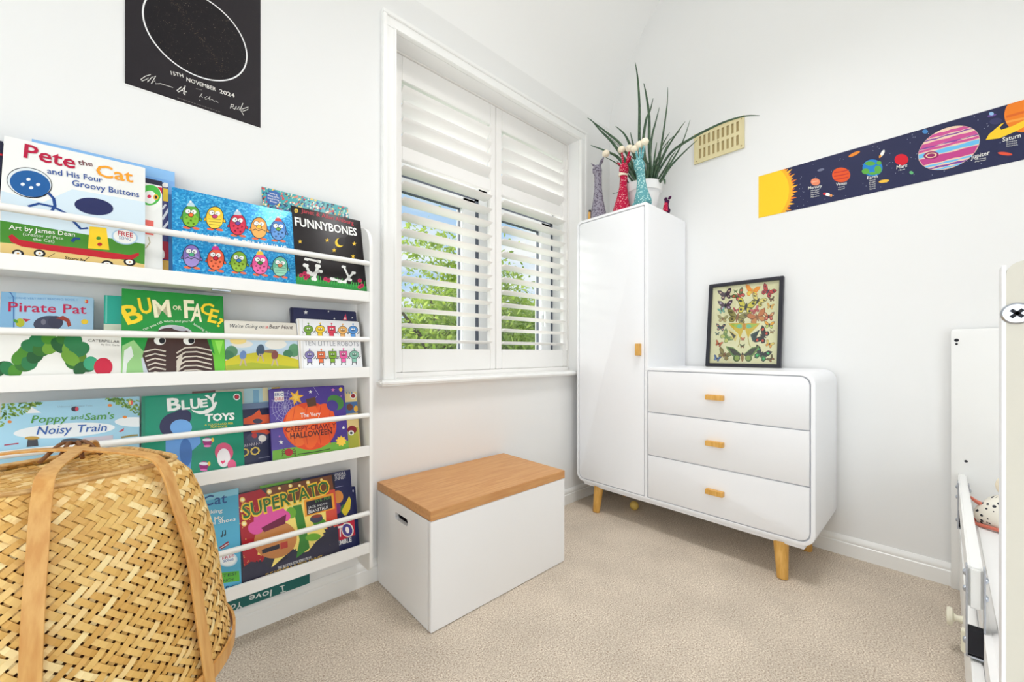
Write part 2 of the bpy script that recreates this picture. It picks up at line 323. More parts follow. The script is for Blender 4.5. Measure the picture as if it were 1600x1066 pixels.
# ------------------------------------------------------------------ the books and printed sheets: sizes in metres, artwork as flat inked shapes
# P polygon, E ellipse, L line, T lettering, each with its ink colour; lengths in 1/4 mm (sizes in 1/10 mm)
BOOKS = [
({'name': 'picture_book', 'label': 'large white picture book with red and orange title and blue button, top shelf left', 'shelf': 1, 'loc': [-0.2621, 1.4845, 1.1555], 'lean': 13, 'w': 0.2542, 'h': 0.3376, 'th': 0.006, 'base': (240, 240, 236), 'rad': 0.002, 'mat': 'print', 'hard': 0},
 'P 0 0 2 750 268 703 458 905 1022 916 1016 384 14 422|P 1 0 9 443 1016 402 1012 144 18 203|P 2 0 18 220 282 228 572 225 1012 158 1013 -25 26 2|L 3 0 15 304 107 358 170|L 3 0 16 534 92 594 173|E 4 0 128 128 96 91 1.6|E 5 0 126 128 59 56 1.6|E 6 0 128 128 23 19 1.2|E 4 0 261 153 98 95 1.5|E 5 0 259 152 60 59 1.4|E 6 0 261 153 23 20 1.1|E 4 0 725 115 111 106 -3|E 5 0 723 114 69 65 -3|E 6 0 725 115 26 22 -2.3|E 4 0 894 167 118 109 -2.9|E 5 0 892 167 73 67 -2.9|E 6 0 894 167 27 23 -2.4|P 7 0 64 293 86 317 127 272 281 255 572 257 894 246 965 289 968 256 917 201 762 178 376 189 147 202 81 237|P 8 0 590 515 712 527 737 277 582 267|E 9 0 656 396 51 40 1.2|E 10 0 666 327 52 42 1.1|E 11 0 620 752 356 243 -3|L 12 0 63 470 317 489 360 524 360|E 4 0 177 890 414 359 1.4|E 13 0 176 891 394 345 1.3|E 14 0 181 880 361 319 1.3|E 15 0 166 923 46 32 1.2|E 15 0 132 858 45 32 1.3|E 15 0 230 886 46 33 1.2|E 15 0 186 837 45 33 1.2|L 12 0 56 298 816 335 762 346 685 327 624|L 12 0 54 173 630 240 680 335 671 424 618 527 473 578 493|E 16 0 855 454 260 228 -2.8|E 5 0 855 454 226 195 -2.9|T 17 0 800 460 -0.018 117 145 1 0 FREE|T 18 0 809 419 -0.029 93 93 0 0 SONG|T 19 0 126 1155 -0.027 349 403 2 0 Pete|T 20 0 497 1204 0.160 108 154 1 0 the|T 21 0 629 1116 0.047 290 372 2 0 Cat|T 22 0 285 1030 0.056 393 167 1 0 and His Four|T 22 0 457 946 0.025 511 181 1 0 Groovy Buttons|T 23 0 65 363 0.032 424 123 1 0 Art by James Dean|T 24 0 152 319 0.022 259 84 0 0 (creator of Pete|T 24 0 216 278 0.025 137 84 0 0 the Cat)|T 25 0 426 120 -0.049 145 94 1 0 Story by'),
({'name': 'picture_book', 'label': 'white picture book with a red top and green arch, behind the blue button book', 'shelf': 1, 'loc': [-0.14, 1.493, 1.1555], 'lean': 13, 'w': 0.1684, 'h': 0.3089, 'th': 0.006, 'base': (238, 238, 234), 'rad': 0.002, 'mat': 'print', 'hard': 0},
 'P 26 0 399 1268 694 1268 694 1248 399 1248|P 27 0 399 1249 694 1249 694 1172 399 1172|P 28 0 399 1046 693 1046 693 1153 399 1153|E 5 0 562 989 448 282 1.4|E 29 0 568 1027 343 222 1.3|E 5 0 568 1000 213 134 1.4|E 30 0 562 1007 58 41 1.2|E 31 0 620 1015 91 57 1.4|E 4 0 620 1015 56 28 1.5|P 32 0 529 530 599 530 599 709 529 709|L 33 0 26 532 358 568 435 556 503'),
({'name': 'picture_book', 'label': 'navy picture book with yellow bands and white stripes, sliver beside the arch book', 'shelf': 1, 'loc': [-0.12, 1.501, 1.1555], 'lean': 13, 'w': 0.1619, 'h': 0.3096, 'th': 0.005, 'base': (40, 44, 110), 'rad': 0.002, 'mat': 'print', 'hard': 0},
 'E 5 0 628 1212 98 71 -2.2|P 34 0 602 996 665 996 665 1165 602 1165|L 35 0 55 594 754 658 918|L 35 0 54 593 626 657 751|L 35 0 46 594 883 626 956|P 36 0 592 261 660 261 660 481 592 481|E 37 0 598 321 134 37 1.6|P 38 0 585 48 659 48 659 248 585 248'),
({'name': 'picture_book', 'label': 'tall light blue picture book standing at the back of the top shelf', 'shelf': 1, 'loc': [-0.2224, 1.508, 1.1555], 'lean': 13, 'w': 0.2803, 'h': 0.3546, 'th': 0.008, 'base': (112, 168, 228), 'rad': 0.002, 'mat': 'print', 'hard': 1},
 'P 39 0 0 1286 1120 1286 1120 1452 0 1452'),
({'name': 'picture_book', 'label': 'thin navy and red picture book at the far left end of the top shelf', 'shelf': 1, 'loc': [-0.42, 1.493, 1.1555], 'lean': 13, 'w': 0.1553, 'h': 0.3234, 'th': 0.008, 'base': (30, 32, 62), 'rad': 0.002, 'mat': 'print', 'hard': 0},
 'P 40 0 538 1134 630 1134 630 1154 538 1154'),
({'name': 'picture_book', 'label': 'glittery blue picture book with ten cartoon birds on the top shelf', 'shelf': 1, 'loc': [0.0499, 1.4845, 1.1555], 'lean': 13, 'w': 0.3219, 'h': 0.2957, 'th': 0.009, 'base': (40, 160, 215), 'rad': 0.002, 'mat': 'glitter', 'hard': 0},
 'E 4 0 91 813 99 35 -2|E 41 0 91 813 79 24 -2|E 4 0 256 829 82 45 2|E 41 0 256 829 65 32 2.1|E 42 0 132 684 84 40 -3.1|E 42 0 217 695 86 40 -3.1|E 4 0 173 844 387 210 1.4|E 41 0 173 844 361 193 1.4|E 43 0 175 789 221 162 1.2|E 44 9 133 810 37 27 1.2|E 44 9 172 788 37 27 1.2|E 44 9 213 818 37 27 1.2|E 44 9 146 748 36 27 1.2|E 44 9 198 750 37 27 1.2|E 44 9 176 835 37 27 1.2|E 4 0 146 901 95 67 1.2|E 5 0 146 901 79 57 1.2|E 5 0 200 905 80 58 1.2|E 4 0 153 902 21 14 1.3|E 4 0 194 903 21 14 1.3|E 4 0 173 860 81 62 -2.3|E 45 0 173 860 64 49 -2.4|P 46 0 132 965 147 1007 170 1036 199 1022 215 980|E 5 0 172 1034 38 27 1.2|E 4 1 317 850 103 37 -2|E 47 0 317 850 83 26 -2|E 4 0 494 867 86 48 2|E 47 0 494 867 68 34 2.1|E 42 0 359 716 89 41 -3.1|E 42 0 450 728 92 41 -3.1|E 4 0 405 882 401 224 1.4|E 47 0 405 882 375 206 1.4|E 48 0 407 825 231 171 1.1|L 49 0 26 344 852 469 869|L 49 0 26 343 816 468 832|L 49 0 26 342 779 467 794|E 4 0 376 941 99 71 1.2|E 5 0 376 941 83 60 1.1|E 5 0 434 946 84 61 1.1|E 4 0 384 943 22 15 1.3|E 4 0 428 944 22 15 1.3|E 4 0 405 899 86 64 -2.4|E 50 0 405 899 68 51 -2.4|E 4 1 552 816 102 37 -2.1|E 51 0 552 816 82 26 -2.1|E 4 0 731 831 84 48 2|E 51 0 731 831 67 34 2.1|E 42 0 594 685 90 40 -3.1|E 42 0 686 697 93 41 -3.1|E 4 0 641 848 393 226 1.4|E 51 0 641 848 367 208 1.4|E 52 0 642 792 228 172 1.1|E 53 9 597 814 38 28 1.1|E 53 9 639 791 38 29 1.1|E 53 9 684 822 38 29 1.1|E 53 9 610 751 38 28 1.1|E 53 9 666 753 38 29 1.1|E 53 9 644 838 38 29 1.1|E 4 0 612 905 98 72 1.1|E 5 0 612 905 82 60 1.1|E 5 0 671 910 83 61 1.1|E 4 0 620 907 21 15 1.2|E 4 0 664 908 21 15 1.2|E 4 0 642 864 86 64 -2.5|E 54 0 642 864 68 50 -2.5|P 55 0 599 970 615 1013 641 1042 672 1028 689 986|E 5 0 642 1041 39 29 1.1|E 4 1 782 821 104 38 -2.1|E 56 0 782 821 83 27 -2.1|E 4 0 968 835 85 50 2.1|E 56 0 968 835 68 35 2.1|E 42 0 824 689 94 40 -3.1|E 42 0 920 701 96 41 -3.1|E 4 0 875 853 398 235 1.4|E 56 0 875 853 371 216 1.4|E 57 0 876 797 233 177 1|L 58 0 40 800 800 834 828 866 810 904 840 948 821|E 4 0 846 911 99 74 1.1|E 5 0 846 911 83 62 1|E 5 0 906 916 84 63 1|E 4 0 854 913 22 15 1.2|E 4 0 900 914 22 15 1.2|E 4 0 876 870 89 65 -2.5|E 59 0 876 870 70 51 -2.5|E 4 1 1006 839 105 38 -2.1|E 60 0 1006 839 84 27 -2.1|E 4 0 1196 852 85 51 2.1|E 60 0 1196 852 68 36 2.1|E 42 0 1048 708 96 40 -3.1|E 42 0 1146 720 99 41 -3.1|E 4 0 1101 872 398 240 1.4|E 60 0 1101 872 371 220 1.4|E 61 0 1102 816 235 179 1|E 62 9 1054 837 39 30 1|E 62 9 1098 815 39 30 1|E 62 9 1146 845 40 30 0.9|E 62 9 1067 774 39 30 1|E 62 9 1126 776 39 30 0.9|E 62 9 1104 862 39 30 1|E 4 0 1071 930 100 75 1|E 5 0 1071 930 84 63 1|E 5 0 1134 934 85 64 1|E 4 0 1079 931 22 15 1.2|E 4 0 1127 932 22 16 1.2|E 4 0 1102 888 90 65 -2.5|E 63 0 1102 888 72 51 -2.6|P 64 0 1058 995 1076 1038 1104 1068 1136 1053 1154 1010|E 5 0 1105 1066 40 30 1|E 4 1 93 307 93 35 -2|E 65 0 93 307 74 25 -2|E 4 0 255 310 82 42 2|E 65 0 255 310 65 30 2.1|E 42 0 132 179 82 38 3.1|E 42 0 216 184 84 39 3.1|E 4 0 173 330 370 208 1.5|E 65 0 173 330 345 191 1.5|E 66 0 175 277 208 163 1.2|L 67 0 38 109 285 138 309 166 291 198 316 238 295|E 4 0 146 387 90 67 1.3|E 5 0 146 387 75 57 1.2|E 5 0 199 388 76 58 1.2|E 4 0 153 388 20 14 1.4|E 4 0 194 386 20 14 1.4|E 4 0 173 346 76 62 -2.4|E 68 0 173 346 60 49 -2.5|E 4 1 318 303 94 36 -2|E 69 0 318 303 75 25 -2.1|E 4 0 486 306 83 44 2|E 69 0 486 306 66 31 2.1|E 42 0 358 175 85 38 3.1|E 42 0 445 180 87 39 3.1|E 4 0 402 327 371 215 1.4|E 69 0 402 327 346 197 1.4|E 70 0 404 274 210 167 1.2|E 71 9 361 297 35 28 1.2|E 71 9 400 273 35 28 1.2|E 71 9 442 299 35 28 1.1|E 71 9 374 236 35 28 1.2|E 71 9 426 235 35 28 1.2|E 71 9 404 318 35 28 1.2|E 4 0 374 384 90 69 1.2|E 5 0 374 384 76 59 1.2|E 5 0 429 384 76 60 1.2|E 4 0 381 385 20 14 1.3|E 4 0 423 383 20 14 1.3|E 4 0 402 343 78 63 -2.5|E 72 0 402 343 62 50 -2.5|P 73 0 361 447 376 487 400 513 429 497 446 455|E 5 0 401 511 36 28 1.1|E 4 1 551 310 94 36 -2.1|E 74 0 551 310 75 25 -2.1|E 4 0 722 311 82 45 2.1|E 74 0 722 311 65 31 2.1|E 42 0 591 184 87 38 3.1|E 42 0 679 189 89 38 3.1|E 4 0 636 334 368 220 1.4|E 74 0 636 334 344 202 1.4|E 75 0 638 281 210 169 1.1|E 76 9 594 305 35 28 1.1|E 76 9 635 281 35 28 1.1|E 76 9 677 307 35 28 1.1|E 76 9 607 244 35 28 1.1|E 76 9 660 243 35 28 1.1|E 76 9 639 325 35 28 1.1|E 4 0 608 390 90 70 1.1|E 5 0 608 390 75 60 1.1|E 5 0 665 391 76 60 1.1|E 4 0 616 392 20 14 1.3|E 4 0 659 390 20 15 1.3|E 4 0 637 350 79 63 -2.6|E 77 0 637 350 63 50 -2.6|E 4 1 776 316 98 38 -2.1|E 78 0 776 316 78 27 -2.1|E 4 0 958 317 85 47 2.1|E 78 0 958 317 68 33 2.1|E 42 0 817 185 92 39 3.1|E 42 0 911 191 94 40 3.1|E 4 0 867 341 381 233 1.4|E 78 0 867 341 355 214 1.4|E 79 0 868 286 219 178 1|E 80 9 822 310 36 29 1|E 80 9 864 286 37 30 1|E 80 9 910 312 37 30 1|E 80 9 835 248 36 30 1|E 80 9 891 247 37 30 1|E 80 9 870 332 37 30 1|E 4 0 838 399 94 74 1.1|E 5 0 838 399 79 63 1.1|E 5 0 898 399 79 64 1|E 4 0 846 400 20 15 1.2|E 4 0 891 398 21 15 1.2|E 4 0 867 357 84 65 -2.6|E 81 0 867 357 67 51 -2.6|P 82 0 824 463 842 504 868 531 899 514 916 472|E 5 0 870 529 38 30 1|E 4 1 1005 316 97 38 -2.1|E 83 0 1005 316 77 27 -2.1|E 4 0 1189 316 83 47 2.1|E 83 0 1189 316 66 33 2.1|E 42 0 1046 190 93 38 3.1|E 42 0 1141 195 95 39 3.1|E 4 0 1097 341 372 234 1.4|E 83 0 1097 341 347 214 1.4|E 84 0 1098 288 216 177 0.9|L 85 0 24 1033 318 1164 324|L 85 0 24 1032 284 1162 288|L 85 0 24 1030 250 1160 254|E 4 0 1068 398 92 74 1|E 5 0 1068 398 78 62 1|E 5 0 1129 398 78 63 0.9|E 4 0 1076 399 20 15 1.2|E 4 0 1122 397 20 15 1.2|E 4 0 1098 356 84 64 -2.6|E 86 0 1098 356 67 50 -2.7|T 87 31 88 534 0.015 1102 271 1 0 TEN LITTLE PENGUINS'),
({'name': 'picture_book', 'label': 'black picture book with white title and yellow crescent moon, top shelf right', 'shelf': 1, 'loc': [0.3696, 1.4845, 1.1555], 'lean': 13, 'w': 0.2451, 'h': 0.3232, 'th': 0.006, 'base': (30, 24, 26), 'rad': 0.002, 'mat': 'print', 'hard': 0},
 'E 88 0 61 1225 88 56 1.3|E 4 0 61 1220 49 24 1.4|P 89 0 -2 225 253 215 563 209 992 202 978 -69 -24 -72|L 90 0 33 -1 177 -6 258|L 90 4 33 33 176 33 262|L 90 4 34 67 176 75 232|L 90 4 34 101 175 88 273|L 90 4 34 136 174 131 239|L 90 4 34 171 174 196 256|L 90 4 34 206 173 225 256|L 90 4 34 242 173 252 235|L 90 4 34 278 172 290 278|L 90 4 35 314 171 322 269|L 90 4 35 351 171 362 229|L 90 4 35 388 170 405 261|L 90 4 35 425 169 421 224|L 90 4 35 462 169 484 254|L 90 4 35 500 168 518 278|L 90 4 36 539 167 556 280|L 90 4 36 577 166 581 270|L 90 4 36 616 166 623 279|L 90 4 36 656 165 677 228|L 90 4 36 695 164 684 231|L 90 4 36 735 164 763 250|L 90 4 37 776 163 788 239|L 90 4 37 816 162 824 243|L 90 4 37 857 162 859 254|L 90 4 37 899 161 913 276|L 90 4 37 941 160 960 278|E 91 9 69 251 78 63 1|E 92 0 69 251 29 23 1.1|E 91 9 116 286 79 63 1|E 92 0 116 286 30 23 1.1|E 91 9 156 254 79 64 1|E 92 0 156 254 30 23 1.1|E 91 9 125 220 78 64 1|E 92 0 125 220 29 23 1.1|E 91 9 386 240 82 67 0.9|E 92 0 386 240 31 24 1.1|E 91 9 427 226 82 67 0.9|E 92 0 427 226 31 25 1|E 91 9 882 281 90 72 -2.4|E 92 0 882 281 33 27 0.9|E 91 9 910 204 90 73 -2.4|E 92 0 910 204 33 27 0.9|E 91 9 872 175 89 72 -2.4|E 92 0 872 175 33 27 0.9|L 5 5 92 137 414 179 307|E 5 5 123 411 72 55 1.1|E 5 0 151 408 72 56 1.1|E 5 5 165 305 72 56 1.1|E 5 0 193 302 72 56 1.1|L 5 5 93 297 428 234 224|E 5 5 282 425 74 57 1.1|E 5 0 311 422 74 58 1.1|E 5 5 219 222 72 57 1.1|E 5 0 248 218 72 57 1.1|L 5 5 80 198 287 322 351|E 5 5 185 285 63 49 1.1|E 5 0 210 282 63 50 1.1|E 5 5 309 349 65 50 1.1|E 5 0 335 346 65 51 1.1|L 5 5 73 660 473 734 278|E 5 5 648 471 59 46 1|E 5 0 672 469 59 46 1|E 5 5 721 277 59 47 1|E 5 0 745 274 59 47 0.9|L 5 5 74 800 397 652 232|E 5 5 788 395 60 47 0.9|E 5 0 812 393 60 47 0.9|E 5 5 640 230 58 46 1|E 5 0 664 228 58 46 1|L 5 5 83 482 257 587 236|E 5 5 468 255 66 52 1|E 5 0 495 252 66 52 1|E 5 5 573 234 67 53 1|E 5 0 600 231 67 53 1|L 5 5 75 152 507 312 500|E 5 5 141 505 59 45 1.1|E 5 0 164 503 59 45 1.1|E 5 5 300 498 61 47 1.1|E 5 0 324 495 61 47 1.1|E 93 0 630 852 204 152 1|E 94 0 659 875 185 138 1|P 95 0 87 795 93 772 116 776 97 756 102 732 84 743 65 724 73 751 56 763 78 768|P 95 0 456 894 462 869 487 874 466 853 471 827 452 839 430 819 439 847 421 860 446 866|P 95 0 854 918 860 892 887 896 864 874 869 848 848 860 825 839 835 868 815 882 842 888|P 95 0 544 752 550 727 576 732 554 711 559 685 540 697 518 678 527 706 509 719 534 724|P 95 0 817 705 823 679 850 684 827 662 833 636 812 648 789 628 799 657 779 671 806 676|T 96 0 125 1216 -0.027 743 176 0 0 Janet & Allan Ahlberg|T 97 0 36 994 0.030 873 335 3 0 FUNNYBONES'),
({'name': 'picture_book', 'label': 'teal picture book with a tiny crowd pattern behind the black book, top shelf', 'shelf': 1, 'loc': [0.2836, 1.495, 1.1555], 'lean': 13, 'w': 0.291, 'h': 0.3737, 'th': 0.004, 'base': (70, 165, 170), 'rad': 0.002, 'mat': 'print', 'hard': 0},
